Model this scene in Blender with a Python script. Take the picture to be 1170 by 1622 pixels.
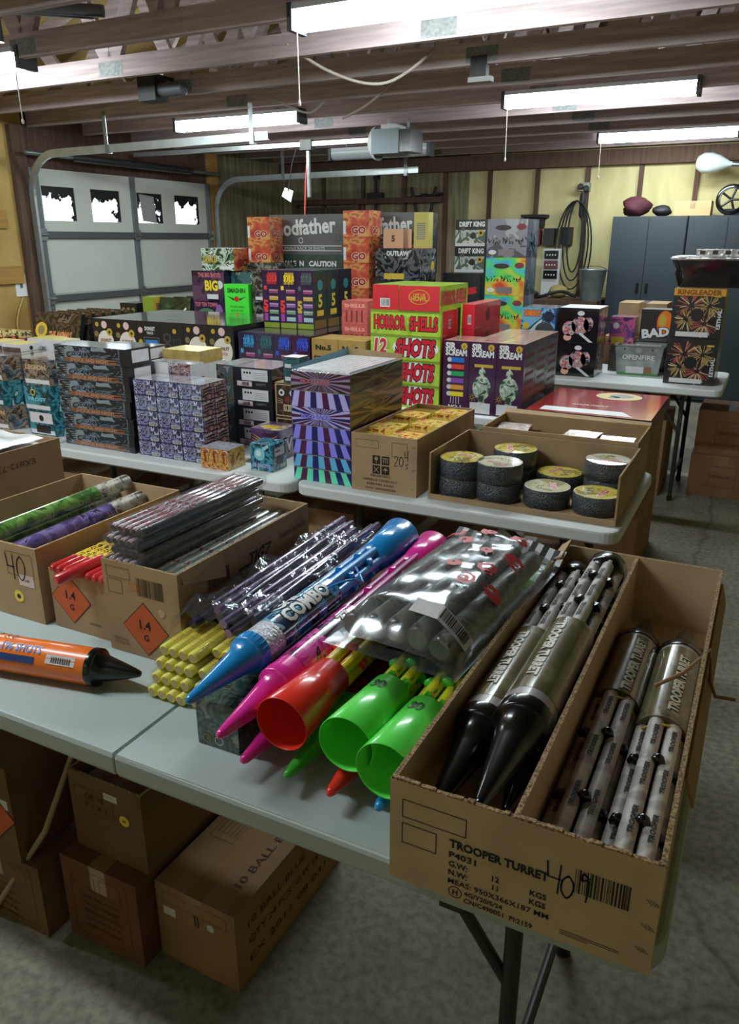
import bpy, bmesh, math, random
from math import sin, cos, pi, radians, sqrt, atan2
from mathutils import Vector, Matrix

for o in list(bpy.data.objects):
    bpy.data.objects.remove(o, do_unlink=True)
SC = bpy.context.scene
COL = SC.collection
random.seed(11)

# ------------------------------------------------------------------ camera
cam_d = bpy.data.cameras.new('camera')
cam = bpy.data.objects.new('camera', cam_d)
COL.objects.link(cam)
F_PX, PITCH, YAW, EYE = 1225.0, math.atan(431 / 1225.0), math.atan2(660, sqrt(1225.0 ** 2 + 431 ** 2)), 1.57
cam.location = (0, 0, EYE)
cam.rotation_euler = (pi / 2 - PITCH, 0, YAW)
cam_d.sensor_fit = 'VERTICAL'
cam_d.sensor_height = 24.0
cam_d.lens = 24.0 * F_PX / 1622.0
cam_d.clip_start = 0.02
cam_d.clip_end = 100
SC.camera = cam

# ------------------------------------------------------------------ world and exposure
SC.view_settings.view_transform = 'Standard'
SC.view_settings.look = 'None'
SC.view_settings.gamma = 1.0
SC.view_settings.use_curve_mapping = False
SC.view_settings.exposure = 0.0
TUBE = 62.0            # strength of the fluorescent lenses
W = bpy.data.worlds.new('daylight')
SC.world = W
W.use_nodes = True
W.node_tree.nodes['Background'].inputs[0].default_value = (0.86, 0.93, 1.0, 1)
W.node_tree.nodes['Background'].inputs[1].default_value = 3.0


# ------------------------------------------------------------------ materials
def lin(c):
    return tuple(((v / 255.0) / 12.92 if v / 255.0 <= 0.04045 else ((v / 255.0 + 0.055) / 1.055) ** 2.4) for v in c) + (1.0,)


MATS = {}


def new_mat(name):
    m = bpy.data.materials.new(name)
    m.use_nodes = True
    nt = m.node_tree
    return m, nt, nt.nodes['Principled BSDF'], nt.nodes, nt.links


def mat(name, col, rough=0.6, metal=0.0, var=0.0, scale=20.0, bump=0.0, coat=0.0, emis=0.0, col2=None, stretch=None, spec=None, detail=4.0, coord='Object'):
    """principled surface; var or col2 adds noise variation, bump adds fine relief"""
    if name in MATS:
        return MATS[name]
    m, nt, b, N, L = new_mat(name)
    c = lin(col)
    b.inputs['Base Color'].default_value = c
    b.inputs['Roughness'].default_value = rough
    b.inputs['Metallic'].default_value = metal
    b.inputs['Coat Weight'].default_value = coat
    b.inputs['Coat Roughness'].default_value = 0.12
    if spec is not None:
        b.inputs['Specular IOR Level'].default_value = spec
    if emis:
        b.inputs['Emission Color'].default_value = c
        b.inputs['Emission Strength'].default_value = emis
    if var or bump or col2:
        tc = N.new('ShaderNodeTexCoord')
        mp = N.new('ShaderNodeMapping')
        L.new(tc.outputs[coord], mp.inputs[0])
        if stretch:
            mp.inputs['Scale'].default_value = stretch
        no = N.new('ShaderNodeTexNoise')
        no.inputs['Scale'].default_value = scale
        no.inputs['Detail'].default_value = detail
        L.new(mp.outputs[0], no.inputs['Vector'])
        if var or col2:
            r = N.new('ShaderNodeValToRGB')
            c2 = lin(col2) if col2 else tuple(min(1, v * (1 - var)) for v in c[:3]) + (1,)
            c3 = c if col2 else tuple(min(1, v * (1 + var)) for v in c[:3]) + (1,)
            r.color_ramp.elements[0].position, r.color_ramp.elements[1].position = 0.36, 0.64
            r.color_ramp.elements[0].color, r.color_ramp.elements[1].color = c2, c3
            L.new(no.outputs[0], r.inputs[0])
            L.new(r.outputs[0], b.inputs['Base Color'])
        if bump:
            bp = N.new('ShaderNodeBump')
            bp.inputs['Strength'].default_value = bump
            bp.inputs['Distance'].default_value = 0.01
            L.new(no.outputs[0], bp.inputs['Height'])
            L.new(bp.outputs[0], b.inputs['Normal'])
    MATS[name] = m
    return m


def art(name, cols, scale=18.0, rough=0.3, coat=0.6, metal=0.0, seed=0, warp=1.5, hard=True, stretch=None):
    """printed illustration: warped noise broken into ink colours, laid out in face metres (UV)"""
    if name in MATS:
        return MATS[name]
    m, nt, b, N, L = new_mat(name)
    b.inputs['Roughness'].default_value = rough
    b.inputs['Metallic'].default_value = metal
    b.inputs['Coat Weight'].default_value = coat
    b.inputs['Coat Roughness'].default_value = 0.1
    tc = N.new('ShaderNodeTexCoord')
    mp = N.new('ShaderNodeMapping')
    mp.inputs['Location'].default_value = (seed * 3.71, seed * 1.93, seed * 0.7)
    if stretch:
        mp.inputs['Scale'].default_value = stretch
    L.new(tc.outputs['UV'], mp.inputs[0])
    no = N.new('ShaderNodeTexNoise')
    no.inputs['Scale'].default_value = scale * 0.72
    no.inputs['Detail'].default_value = 3.0
    no.inputs['Roughness'].default_value = 0.55
    no.inputs['Distortion'].default_value = warp * 0.6
    L.new(mp.outputs[0], no.inputs['Vector'])
    r = N.new('ShaderNodeValToRGB')
    r.color_ramp.interpolation = 'CONSTANT' if hard else 'LINEAR'
    el = r.color_ramp.elements
    n = len(cols)
    while len(el) < n:
        el.new(0.5)
    for i, c in enumerate(cols):
        el[i].position = 0.0 if i == 0 else 0.30 + 0.42 * i / n
        el[i].color = lin(c)
    L.new(no.outputs[0], r.inputs[0])
    L.new(r.outputs[0], b.inputs['Base Color'])
    MATS[name] = m
    return m


def film(name, tint=(235, 238, 240), clear=0.8, bump=0.5, scale=30.0, rough=0.12):
    """clear plastic film: mostly see-through with crinkled glossy reflections"""
    if name in MATS:
        return MATS[name]
    m, nt, b, N, L = new_mat(name)
    out = N['Material Output']
    tr = N.new('ShaderNodeBsdfTransparent')
    tr.inputs[0].default_value = lin(tint)
    mix = N.new('ShaderNodeMixShader')
    b.inputs['Base Color'].default_value = lin((200, 205, 210))
    b.inputs['Roughness'].default_value = rough
    b.inputs['Metallic'].default_value = 0.75
    tc = N.new('ShaderNodeTexCoord')
    no = N.new('ShaderNodeTexNoise')
    no.inputs['Scale'].default_value = scale
    no.inputs['Detail'].default_value = 3
    L.new(tc.outputs['Object'], no.inputs['Vector'])
    bp = N.new('ShaderNodeBump')
    bp.inputs['Strength'].default_value = bump
    bp.inputs['Distance'].default_value = 0.02
    L.new(no.outputs[0], bp.inputs['Height'])
    L.new(bp.outputs[0], b.inputs['Normal'])
    mix.inputs[0].default_value = 1 - clear
    L.new(tr.outputs[0], mix.inputs[1])
    L.new(b.outputs[0], mix.inputs[2])
    L.new(mix.outputs[0], out.inputs['Surface'])
    MATS[name] = m
    return m


CARD = mat('cardboard', (164, 136, 102), 0.85, var=0.10, scale=9, bump=0.05)
CARDD = mat('cardboard_brown', (146, 114, 82), 0.85, var=0.12, scale=8, bump=0.05)
CARDR = mat('cardboard_red_brown', (136, 98, 72), 0.85, var=0.12, scale=8, bump=0.05)
EDGE = mat('cut_cardboard_edge', (176, 146, 104), 0.9, col2=(96, 72, 46), scale=240, stretch=(1, 1, 1), detail=1)
INK = mat('black_ink', (26, 22, 20), 0.7)
BROWNINK = mat('brown_ink', (70, 50, 34), 0.8)
MARKER = mat('marker_ink', (18, 14, 16), 0.5)
ORANGEINK = mat('orange_hazard_print', (196, 92, 46), 0.8, var=0.06)
TAPE = mat('packing_tape', (150, 118, 80), 0.15, coat=0.8)
WHITE = mat('white_label', (222, 222, 222), 0.5)
PAPER = mat('off_white_print', (205, 203, 206), 0.5, var=0.05, scale=60)
BLACK = mat('black_print', (27, 27, 31), 0.35, coat=0.5)
BLACKP = mat('black_plastic', (14, 14, 16), 0.22, coat=0.3)
BLACKM = mat('matt_black', (20, 20, 22), 0.6)
STEEL = mat('galvanised_steel', (150, 156, 160), 0.38, metal=0.85, var=0.12, scale=14)
DSTEEL = mat('dark_steel_tube', (58, 57, 53), 0.45, metal=0.3)
RED = mat('red_print', (200, 28, 44), 0.4, coat=0.5)
YEL = mat('yellow_print', (232, 206, 52), 0.4, coat=0.4)
YELD = mat('mustard_print', (196, 164, 52), 0.4, coat=0.4)
ORANGE = mat('orange_print', (232, 112, 28), 0.35, coat=0.4)
GREEN = mat('green_print', (66, 140, 70), 0.4)
BLUE = mat('blue_print', (40, 96, 190), 0.4)
PURPLE = mat('purple_print', (92, 44, 120), 0.4)
GOLD = mat('gold_foil', (214, 176, 70), 0.25, metal=0.7)
SILVER = mat('silver_foil', (205, 205, 210), 0.22, metal=0.85, bump=0.4, scale=40)
TABLEW = mat('white_table_plastic', (204, 208, 208), 0.55, bump=0.03, scale=180, var=0.02)
TABLEDIM = mat('dimmed_white_table_plastic', (168, 179, 178), 0.5, bump=0.03, scale=180, var=0.02)  # white plastic toned down; the front tables' weaker light is in the colour
WOOD = mat('truss_timber', (166, 148, 148), 0.8, var=0.2, scale=5, stretch=(0.5, 8, 8), bump=0.05)
WOODD = mat('dark_timber', (84, 62, 50), 0.85, var=0.25, scale=5, stretch=(8, 8, 0.6), bump=0.05)
WOODY = mat('pale_timber', (160, 122, 62), 0.8, var=0.15, scale=5, stretch=(8, 0.6, 8))


# ------------------------------------------------------------------ mesh builder
class Frame:
    def __init__(s, o, u, v):
        s.o, s.u, s.v = Vector(o), Vector(u).normalized(), Vector(v).normalized()
        s.n = s.u.cross(s.v)

    def p(s, a, b, l=0.0):
        return s.o + s.u * a + s.v * b + s.n * l


TEXTS = {}


def fine_text(s, bold):
    """the same lettering cut into small pieces, so that it can be wrapped round a tube"""
    k = (s, bold, 'fine')
    if k not in TEXTS:
        v, f, w, h = text_mesh(s, bold)
        bm = bmesh.new()
        vs = [bm.verts.new((x, y, 0)) for x, y in v]
        for q in f:
            try:
                bm.faces.new([vs[i] for i in q])
            except ValueError:
                pass
        bmesh.ops.triangulate(bm, faces=bm.faces[:])
        for it in range(3):
            es = [e for e in bm.edges if e.calc_length() > 0.16]
            if es:
                bmesh.ops.subdivide_edges(bm, edges=es, cuts=1)
                bmesh.ops.triangulate(bm, faces=bm.faces[:])
        bm.verts.index_update()
        TEXTS[k] = ([(p.co.x, p.co.y) for p in bm.verts], [tuple(p.index for p in q.verts) for q in bm.faces], w, h)
        bm.free()
    return TEXTS[k]


def text_mesh(s, bold):
    k = (s, bold)
    if k not in TEXTS:
        c = bpy.data.curves.new('t', 'FONT')
        c.body = s
        c.size = 1.0
        c.resolution_u = 2
        c.offset = bold
        c.align_x = 'LEFT'
        o = bpy.data.objects.new('t', c)
        me = o.to_mesh()
        v = [(p.co.x, p.co.y) for p in me.vertices]
        f = [tuple(p.vertices) for p in me.polygons]
        o.to_mesh_clear()
        bpy.data.objects.remove(o)
        bpy.data.curves.remove(c)
        x0, x1 = min(p[0] for p in v), max(p[0] for p in v)
        y0, y1 = min(p[1] for p in v), max(p[1] for p in v)
        TEXTS[k] = ([(p[0] - (x0 + x1) / 2, p[1] - (y0 + y1) / 2) for p in v], f, x1 - x0, y1 - y0)
    return TEXTS[k]


class MB:
    def __init__(s):
        s.v, s.f, s.mi, s.uv, s.sm, s.mats = [], [], [], [], [], []

    def m_(s, m):
        if m not in s.mats:
            s.mats.append(m)
        return s.mats.index(m)

    def face(s, idx, m, uv=None, smooth=False):
        s.f.append(tuple(idx))
        s.mi.append(s.m_(m))
        s.uv.append(uv or [(0, 0)] * len(idx))
        s.sm.append(smooth)

    def poly(s, pts, m, uv=None, smooth=False):
        b = len(s.v)
        s.v += [Vector(p) for p in pts]
        s.face(range(b, b + len(pts)), m, uv, smooth)

    def box(s, lo, hi, m, M=None):
        """m: one material or a dict with keys F K L R T B and '*' ; UV in metres"""
        g = (lambda k: m.get(k, m.get('*'))) if isinstance(m, dict) else (lambda k: m)
        x0, y0, z0 = lo
        x1, y1, z1 = hi
        b = len(s.v)
        P = [Vector(p) for p in ((x0, y0, z0), (x1, y0, z0), (x1, y1, z0), (x0, y1, z0), (x0, y0, z1), (x1, y0, z1), (x1, y1, z1), (x0, y1, z1))]
        if M is not None:
            P = [M @ p for p in P]
        s.v += P
        w, d, h = x1 - x0, y1 - y0, z1 - z0

        def q(i, k, a, c):
            s.face([b + j for j in i], g(k), [(0, 0), (a, 0), (a, c), (0, c)])
        q((0, 1, 5, 4), 'F', w, h)
        q((1, 2, 6, 5), 'R', d, h)
        q((2, 3, 7, 6), 'K', w, h)
        q((3, 0, 4, 7), 'L', d, h)
        q((4, 5, 6, 7), 'T', w, d)
        q((3, 2, 1, 0), 'B', w, d)

    def loft(s, rings, m, closed=True, cap0=False, cap1=False, smooth=True, uvs=None):
        b = len(s.v)
        n = len(rings[0])
        for r in rings:
            s.v += [Vector(p) for p in r]
        for i in range(len(rings) - 1):
            for j in range(n if closed else n - 1):
                k = (j + 1) % n
                uv = None
                if uvs:
                    uv = [uvs(i, j), uvs(i, j + 1), uvs(i + 1, j + 1), uvs(i + 1, j)]
                s.face((b + i * n + j, b + i * n + k, b + (i + 1) * n + k, b + (i + 1) * n + j), m, uv, smooth)
        if cap0:
            s.poly(list(reversed([Vector(p) for p in rings[0]])), m if cap0 is True else cap0)
        if cap1:
            s.poly([Vector(p) for p in rings[-1]], m if cap1 is True else cap1)

    def lathe(s, o, ax, prof, m, seg=24, cap0=False, cap1=False, smooth=True):
        """prof: (distance along the axis, radius)"""
        o, ax = Vector(o), Vector(ax).normalized()
        a = Vector((0, 0, 1)) if abs(ax.z) < 0.9 else Vector((1, 0, 0))
        u = a.cross(ax).normalized()
        w = ax.cross(u)
        rings = [[o + ax * t + (u * cos(2 * pi * j / seg) + w * sin(2 * pi * j / seg)) * r for j in range(seg)] for t, r in prof]
        s.loft(rings, m, True, cap0, cap1, smooth, uvs=lambda i, j: (2 * pi * j / seg * max(prof[0][1], 0.02), prof[i][0]))

    def tube(s, path, r, m, seg=8, cap=True):
        path = [Vector(p) for p in path]
        rings = []
        up = None
        for i, p in enumerate(path):
            t = (path[min(i + 1, len(path) - 1)] - path[max(i - 1, 0)]).normalized()
            if up is None:
                up = Vector((0, 0, 1)) if abs(t.z) < 0.9 else Vector((1, 0, 0))
            x = up.cross(t).normalized()
            up = t.cross(x)
            rr = r[i] if isinstance(r, (list, tuple)) else r
            rings.append([p + (x * cos(2 * pi * j / seg) + up * sin(2 * pi * j / seg)) * rr for j in range(seg)])
        s.loft(rings, m, True, cap, cap)

    def rect(s, F, a, b, c, d, m, l=0.0006):
        s.poly([F.p(a, b, l), F.p(c, b, l), F.p(c, d, l), F.p(a, d, l)], m, [(0, 0), (c - a, 0), (c - a, d - b), (0, d - b)])

    def quad2(s, F, pts, m, l=0.0006):
        s.poly([F.p(a, b, l) for a, b in pts], m, [(a, b) for a, b in pts])

    def disc(s, F, a, b, r, m, l=0.0007, seg=20, ry=None, rin=None):
        ry = ry or r
        if rin:
            k = rin
            for i in range(seg):
                t0, t1 = 2 * pi * i / seg, 2 * pi * (i + 1) / seg
                s.poly([F.p(a + cos(t0) * r * k, b + sin(t0) * ry * k, l), F.p(a + cos(t0) * r, b + sin(t0) * ry, l),
                        F.p(a + cos(t1) * r, b + sin(t1) * ry, l), F.p(a + cos(t1) * r * k, b + sin(t1) * ry * k, l)], m)
        else:
            pts = [(a + cos(2 * pi * i / seg) * r, b + sin(2 * pi * i / seg) * ry) for i in range(seg)]
            s.quad2(F, pts, m, l)

    def outline(s, F, a, b, c, d, t, m, l=0.0006):
        s.rect(F, a, b, c, b + t, m, l)
        s.rect(F, a, d - t, c, d, m, l)
        s.rect(F, a, b + t, a + t, d - t, m, l)
        s.rect(F, c - t, b + t, c, d - t, m, l)

    def stroke(s, F, pts, w, m, l=0.0008, smooth=False):
        if smooth and len(pts) > 2:
            out = []
            for i in range(len(pts) - 1):
                p0, p1, p2, p3 = pts[max(i - 1, 0)], pts[i], pts[i + 1], pts[min(i + 2, len(pts) - 1)]
                for t in (0, 0.25, 0.5, 0.75):
                    out.append(tuple(0.5 * (2 * p1[k] + (p2[k] - p0[k]) * t + (2 * p0[k] - 5 * p1[k] + 4 * p2[k] - p3[k]) * t * t + (3 * p1[k] - p0[k] - 3 * p2[k] + p3[k]) * t ** 3) for k in (0, 1)))
            pts = out + [pts[-1]]
        for (a, b), (c, d) in zip(pts[:-1], pts[1:]):
            dx, dy = c - a, d - b
            n = sqrt(dx * dx + dy * dy) or 1e-6
            ex, ey = dx / n * w * 0.4, dy / n * w * 0.4
            nx, ny = -dy / n * w / 2, dx / n * w / 2
            s.quad2(F, [(a - ex + nx, b - ey + ny), (a - ex - nx, b - ey - ny), (c + ex - nx, d + ey - ny), (c + ex + nx, d + ey + ny)], m, l)

    def text(s, F, t, a, b, h, m, w=None, bold=0.0, skew=0.0, l=0.001, align='C', back=None, backb=0.06, rot=0.0, P=None):
        """lettering centred on (a, b); h = height of the capitals; w = squeeze to this width; P = own placing function"""
        bold = min(bold, 0.045)
        for mm, bo, dl in (([(back, bold + backb, -0.0003)] if back else []) + [(m, bold, 0)]):
            v, f, tw, th = fine_text(t, bo) if P else text_mesh(t, bo)
            sy = h / 0.72
            sx = sy if w is None else w / max(text_mesh(t, bold)[2], 1e-4)
            ox = 0 if align == 'C' else (tw * sx / 2 if align == 'L' else -tw * sx / 2)
            base = len(s.v)
            cr, sr = cos(rot), sin(rot)
            for x, y in v:
                px, py = x * sx + skew * y * sy + ox, y * sy
                px, py = px * cr - py * sr, px * sr + py * cr
                s.v.append(P(a + px, b + py, l + dl) if P else F.p(a + px, b + py, l + dl))
            for q in f:
                s.face([base + i for i in q], mm)

    def barcode(s, F, a, b, w, h, m=None, seed=3, l=0.0007, bg=None):
        m = m or INK
        if bg:
            s.rect(F, a - w * 0.08, b - h * 0.15, a + w * 1.08, b + h * 1.1, bg, l - 0.0002)
        r = random.Random(seed)
        x = a
        while x < a + w:
            t = w * r.choice((0.012, 0.012, 0.024, 0.036))
            s.rect(F, x, b, min(x + t, a + w), b + h, m, l)
            x += t + w * r.choice((0.012, 0.02, 0.03))

    def build(s, name, parent=None, loc=(0, 0, 0), rz=0.0):
        me = s.mesh(name)
        return link(name, me, parent, loc, rz)

    def mesh(s, name):
        me = bpy.data.meshes.new(name)
        me.from_pydata([tuple(p) for p in s.v], [], s.f)
        for m in s.mats:
            me.materials.append(m)
        ul = me.uv_layers.new(name='UVMap').data
        k = 0
        for i, p in enumerate(me.polygons):
            p.material_index = s.mi[i]
            p.use_smooth = s.sm[i]
            for q in s.uv[i]:
                ul[k].uv = q
                k += 1
        return me


def link(name, me, parent=None, loc=(0, 0, 0), rz=0.0):
    o = bpy.data.objects.new(name, me)
    COL.objects.link(o)
    o.location = loc
    if rz:
        o.rotation_euler = (0, 0, rz)
    if parent is not None:
        o.parent = parent
    return o


def tag(o, label, cat, group=None):
    o['label'] = label
    o['category'] = cat
    if group:
        o['group'] = group
    return o


def thing(name, label, cat, loc=(0, 0, 0), rz=0.0, group=None):
    o = bpy.data.objects.new(name, None)
    COL.objects.link(o)
    o.location = loc
    o.rotation_euler = (0, 0, rz)
    o.empty_display_size = 0.05
    return tag(o, label, cat, group)


def struct(o):
    o['kind'] = 'structure'
    return o


def dup_tree(root, loc, rz=None):
    r = root.copy()
    COL.objects.link(r)
    r.location = loc
    if rz is not None:
        r.rotation_euler = (0, 0, rz)
    for ch in list(root.children):
        c = ch.copy()
        COL.objects.link(c)
        c.parent = r
        for g in list(ch.children):
            d = g.copy()
            COL.objects.link(d)
            d.parent = c
    return r


CACHE = {}


def gbox(name, label, cat, x, y, z, mats, deco=None, group=None, rz=0.0, key=None):
    """a printed box: x, y, z = (low, high) in metres; deco(m, w, d, h, F, R, T) prints its front, its side facing +x and its top"""
    w, d, h = x[1] - x[0], y[1] - y[0], z[1] - z[0]
    k = (name, key, round(w, 4), round(d, 4), round(h, 4)) if key is not None else None
    if k is None or k not in CACHE:
        m = MB()
        m.box((-w / 2, -d / 2, 0), (w / 2, d / 2, h), mats)
        if deco:
            deco(m, w, d, h, Frame((-w / 2, -d / 2, 0), (1, 0, 0), (0, 0, 1)), Frame((w / 2, -d / 2, 0), (0, 1, 0), (0, 0, 1)), Frame((-w / 2, -d / 2, h), (1, 0, 0), (0, 1, 0)))
        me = m.mesh(name)
        if k is not None:
            CACHE[k] = me
    else:
        me = CACHE[k]
    o = link(name, me, None, ((x[0] + x[1]) / 2, (y[0] + y[1]) / 2, z[0]), rz)
    return tag(o, label, cat, group)


ORD = ['first', 'second', 'third', 'fourth', 'fifth', 'sixth', 'seventh', 'eighth', 'ninth', 'tenth']


def level(i, n):
    return 'bottom' if i == 0 else ('topmost' if i == n - 1 else ORD[i] + ' from the bottom')
# ------------------------------------------------------------------ the shell of the garage
XL, XR, YN, YF = -5.8, 2.2, -2.2, 9.0
m, nt, b, N, L = new_mat('concrete_floor')
tc = N.new('ShaderNodeTexCoord')
n1 = N.new('ShaderNodeTexNoise'); n1.inputs['Scale'].default_value = 1.6; n1.inputs['Detail'].default_value = 8; n1.inputs['Roughness'].default_value = 0.65
n2 = N.new('ShaderNodeTexNoise'); n2.inputs['Scale'].default_value = 45; n2.inputs['Detail'].default_value = 6
n3 = N.new('ShaderNodeTexVoronoi'); n3.feature = 'DISTANCE_TO_EDGE'; n3.inputs['Scale'].default_value = 0.55
n4 = N.new('ShaderNodeTexNoise'); n4.inputs['Scale'].default_value = 3.0; n4.inputs['Detail'].default_value = 6
for n in (n1, n2, n4):
    L.new(tc.outputs['Object'], n.inputs['Vector'])
mx = N.new('ShaderNodeMix'); mx.data_type = 'VECTOR'; mx.inputs[0].default_value = 0.16
L.new(tc.outputs['Object'], mx.inputs[4]); L.new(n4.outputs['Color'], mx.inputs[5]); L.new(mx.outputs[1], n3.inputs['Vector'])
r1 = N.new('ShaderNodeValToRGB')
r1.color_ramp.elements[0].position, r1.color_ramp.elements[1].position = 0.3, 0.7
r1.color_ramp.elements[0].color, r1.color_ramp.elements[1].color = lin((104, 100, 86)), lin((150, 146, 130))
L.new(n1.outputs[0], r1.inputs[0])
r2 = N.new('ShaderNodeValToRGB')
r2.color_ramp.elements[0].position, r2.color_ramp.elements[1].position = 0.34, 0.6
r2.color_ramp.elements[0].color, r2.color_ramp.elements[1].color = (0.62, 0.6, 0.57, 1), (1, 1, 1, 1)
L.new(n2.outputs[0], r2.inputs[0])
r3 = N.new('ShaderNodeValToRGB')
r3.color_ramp.elements[0].position, r3.color_ramp.elements[1].position = 0.0, 0.007
r3.color_ramp.elements[0].color, r3.color_ramp.elements[1].color = (0.6, 0.58, 0.55, 1), (1, 1, 1, 1)
L.new(n3.outputs['Distance'], r3.inputs[0])
ma = N.new('ShaderNodeMix'); ma.data_type = 'RGBA'; ma.blend_type = 'MULTIPLY'; ma.inputs[0].default_value = 1
mb_ = N.new('ShaderNodeMix'); mb_.data_type = 'RGBA'; mb_.blend_type = 'MULTIPLY'; mb_.inputs[0].default_value = 1
L.new(r1.outputs[0], ma.inputs[6]); L.new(r2.outputs[0], ma.inputs[7])
L.new(ma.outputs[2], mb_.inputs[6]); L.new(r3.outputs[0], mb_.inputs[7])
L.new(mb_.outputs[2], b.inputs['Base Color'])
b.inputs['Roughness'].default_value = 0.7
bp = N.new('ShaderNodeBump'); bp.inputs['Strength'].default_value = 0.15; bp.inputs['Distance'].default_value = 0.01
L.new(n2.outputs[0], bp.inputs['Height']); L.new(bp.outputs[0], b.inputs['Normal'])
CONC = m

FOAM = mat('yellow_sprayed_foam', (182, 154, 92), 0.9, col2=(148, 116, 62), scale=2.2, bump=0.6, detail=6)
BATT = mat('yellow_insulation_batt', (204, 194, 146), 0.85, col2=(184, 172, 122), scale=3, bump=0.3, stretch=(2, 2, 0.5), detail=6)
ROOFF = mat('roof_foam', (190, 166, 104), 0.9, col2=(140, 112, 66), scale=2.0, bump=0.5, detail=6)
PLANK = mat('weathered_plank_wall', (150, 138, 112), 0.9, col2=(108, 98, 78), scale=3, stretch=(7, 7, 0.5), detail=5)

q = MB(); q.box((XL - 0.2, YN, -0.1), (XR, YF + 0.2, 0), CONC); struct(q.build('floor'))
# wall with the garage door: opening y 5.03..7.42, z 0..2.14
DY0, DY1, DZ = 5.03, 7.43, 2.15
q = MB()
q.box((XL - 0.15, YN, 0), (XL, DY0, 2.68), FOAM)
q.box((XL - 0.15, DY1, 0), (XL, YF, 2.68), PLANK)
q.box((XL - 0.15, DY0, DZ), (XL, DY1, 2.68), WOODD)
struct(q.build('wall_left'))
q = MB()
q.box((XL, YF, 0), (-3.3, YF + 0.12, 2.6), PLANK)
q.box((-3.3, YF, 0), (XR, YF + 0.12, 2.6), BATT)
struct(q.build('wall_back'))
q = MB(); q.box((XR, YN, 0), (XR + 0.12, YF, 2.68), BATT); struct(q.build('wall_right'))
q = MB(); q.box((XL, YN - 0.12, 0), (XR, YN, 2.68), BATT); struct(q.build('wall_front'))
# roof deck, two slopes with the ridge along y
RX, RZ = (XL + XR) / 2, 4.15
q = MB()
for a, c in ((XL - 0.2, RX), (XR + 0.2, RX)):
    pts = [(a, YN - 0.2, 2.62), (c, YN - 0.2, RZ), (c, YF + 0.2, RZ), (a, YF + 0.2, 2.62)]
    q.poly(pts, ROOFF)
    q.poly([(x, y, z + 0.05) for x, y, z in reversed(pts)], ROOFF)
struct(q.build('ceiling'))
q = MB()
for y in (YN - 0.1, YF + 0.06):
    q.box((XL, y - 0.02, 2.58), (XR, y + 0.02, 2.66), PLANK)
    q.poly([(XL, y, 2.62), (XR, y, 2.62), (RX, y, RZ)], PLANK)
struct(q.build('wall_gable'))
# trusses
TY = [0.19 + 0.615 * k for k in range(-3, 15)]
tr = MB()
tr.box((XL, -0.019, 2.46), (XR, 0.019, 2.57), WOOD)
tw = MB()
nodes_b = [XL + 0.3 + i * (XR - XL - 0.6) / 8 for i in range(9)]
nodes_t = [XL + 0.9 + i * (XR - XL - 1.8) / 7 for i in range(8)]


def roof_z(x):
    return 2.60 + (RZ - 2.66) * (1 - abs(x - RX) / (XR - RX)) - 0.06


for i in range(8):
    for xb in (nodes_b[i], nodes_b[i + 1]):
        a, c = Vector((xb, 0, 2.51)), Vector((nodes_t[i], 0, max(2.64, roof_z(nodes_t[i]))))
        d = (c - a).normalized(); n = Vector((-d.z, 0, d.x)) * 0.045
        ring = lambda p: [p + n + Vector((0, -0.018, 0)), p - n + Vector((0, -0.018, 0)), p - n + Vector((0, 0.018, 0)), p + n + Vector((0, 0.018, 0))]
        tw.loft([ring(a), ring(c)], WOOD, cap0=True, cap1=True, smooth=False)
tp = MB()
for sx in (-1, 1):
    e = RX + sx * (XR - RX)
    a, c = Vector((e, 0, 2.57)), Vector((RX, 0, RZ - 0.06))
    ring = lambda p: [p + Vector((0, -0.019, -0.045)), p + Vector((0, -0.019, 0.035)), p + Vector((0, 0.019, 0.035)), p + Vector((0, 0.019, -0.045))]
    tp.loft([ring(a), ring(c)], WOOD, cap0=True, cap1=True, smooth=False)
pl = MB()
for x in (nodes_b[2], nodes_b[4] + 0.2, nodes_b[6]):
    pl.box((x - 0.09, -0.0205, 2.47), (x + 0.09, -0.0192, 2.545), mat('pressed_plate', (120, 122, 122), 0.6, metal=0.3, var=0.2, scale=60))
tme, wme, pme, gme = tr.mesh('bottom_chord'), tw.mesh('web'), tp.mesh('top_chord'), pl.mesh('gusset_plate')
for i, y in enumerate(TY):
    e = bpy.data.objects.new('roof_truss', None); COL.objects.link(e); e.location = (0, y, 0); struct(e)
    e['label'] = 'brown timber roof truss crossing the garage, one of a row'; e['group'] = 'roof trusses'
    link('bottom_chord', tme, e); link('web', wme, e); link('top_chord', pme, e); link('gusset_plate', gme, e)
# header over the back wall, studs, base
q = MB(); q.box((XL, YF - 0.10, 2.30), (XR, YF, 2.45), WOODD); struct(q.build('trim_1'))
for i, x in enumerate([-5.2, -4.65, -4.1, -3.58, -3.05, -2.51, -1.97, -1.43, -0.89, -0.35, 0.2, 0.75, 1.3, 1.85]):
    q = MB(); q.box((x - 0.022, YF - 0.04, 0), (x + 0.022, YF, 2.30), WOODD); struct(q.build('trim_%d' % (i + 2)))
# wooden jamb posts beside the door and a plank on the foam wall
q = MB(); q.box((XL - 0.02, DY0 - 0.16, 0), (XL + 0.05, DY0 - 0.02, 2.46), WOODD); struct(q.build('trim_20'))
q = MB(); q.box((XL - 0.02, DY1 + 0.02, 0), (XL + 0.05, DY1 + 0.16, 2.46), WOODY); struct(q.build('trim_21'))
q = MB(); q.box((XL, YN, 1.22), (XL + 0.03, DY0 - 0.2, 1.36), WOODY); struct(q.build('trim_22'))
q = MB(); q.box((XL, 3.0, 1.66), (XL + 0.02, 4.75, 1.80), WOODY); struct(q.build('trim_23'))
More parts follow.
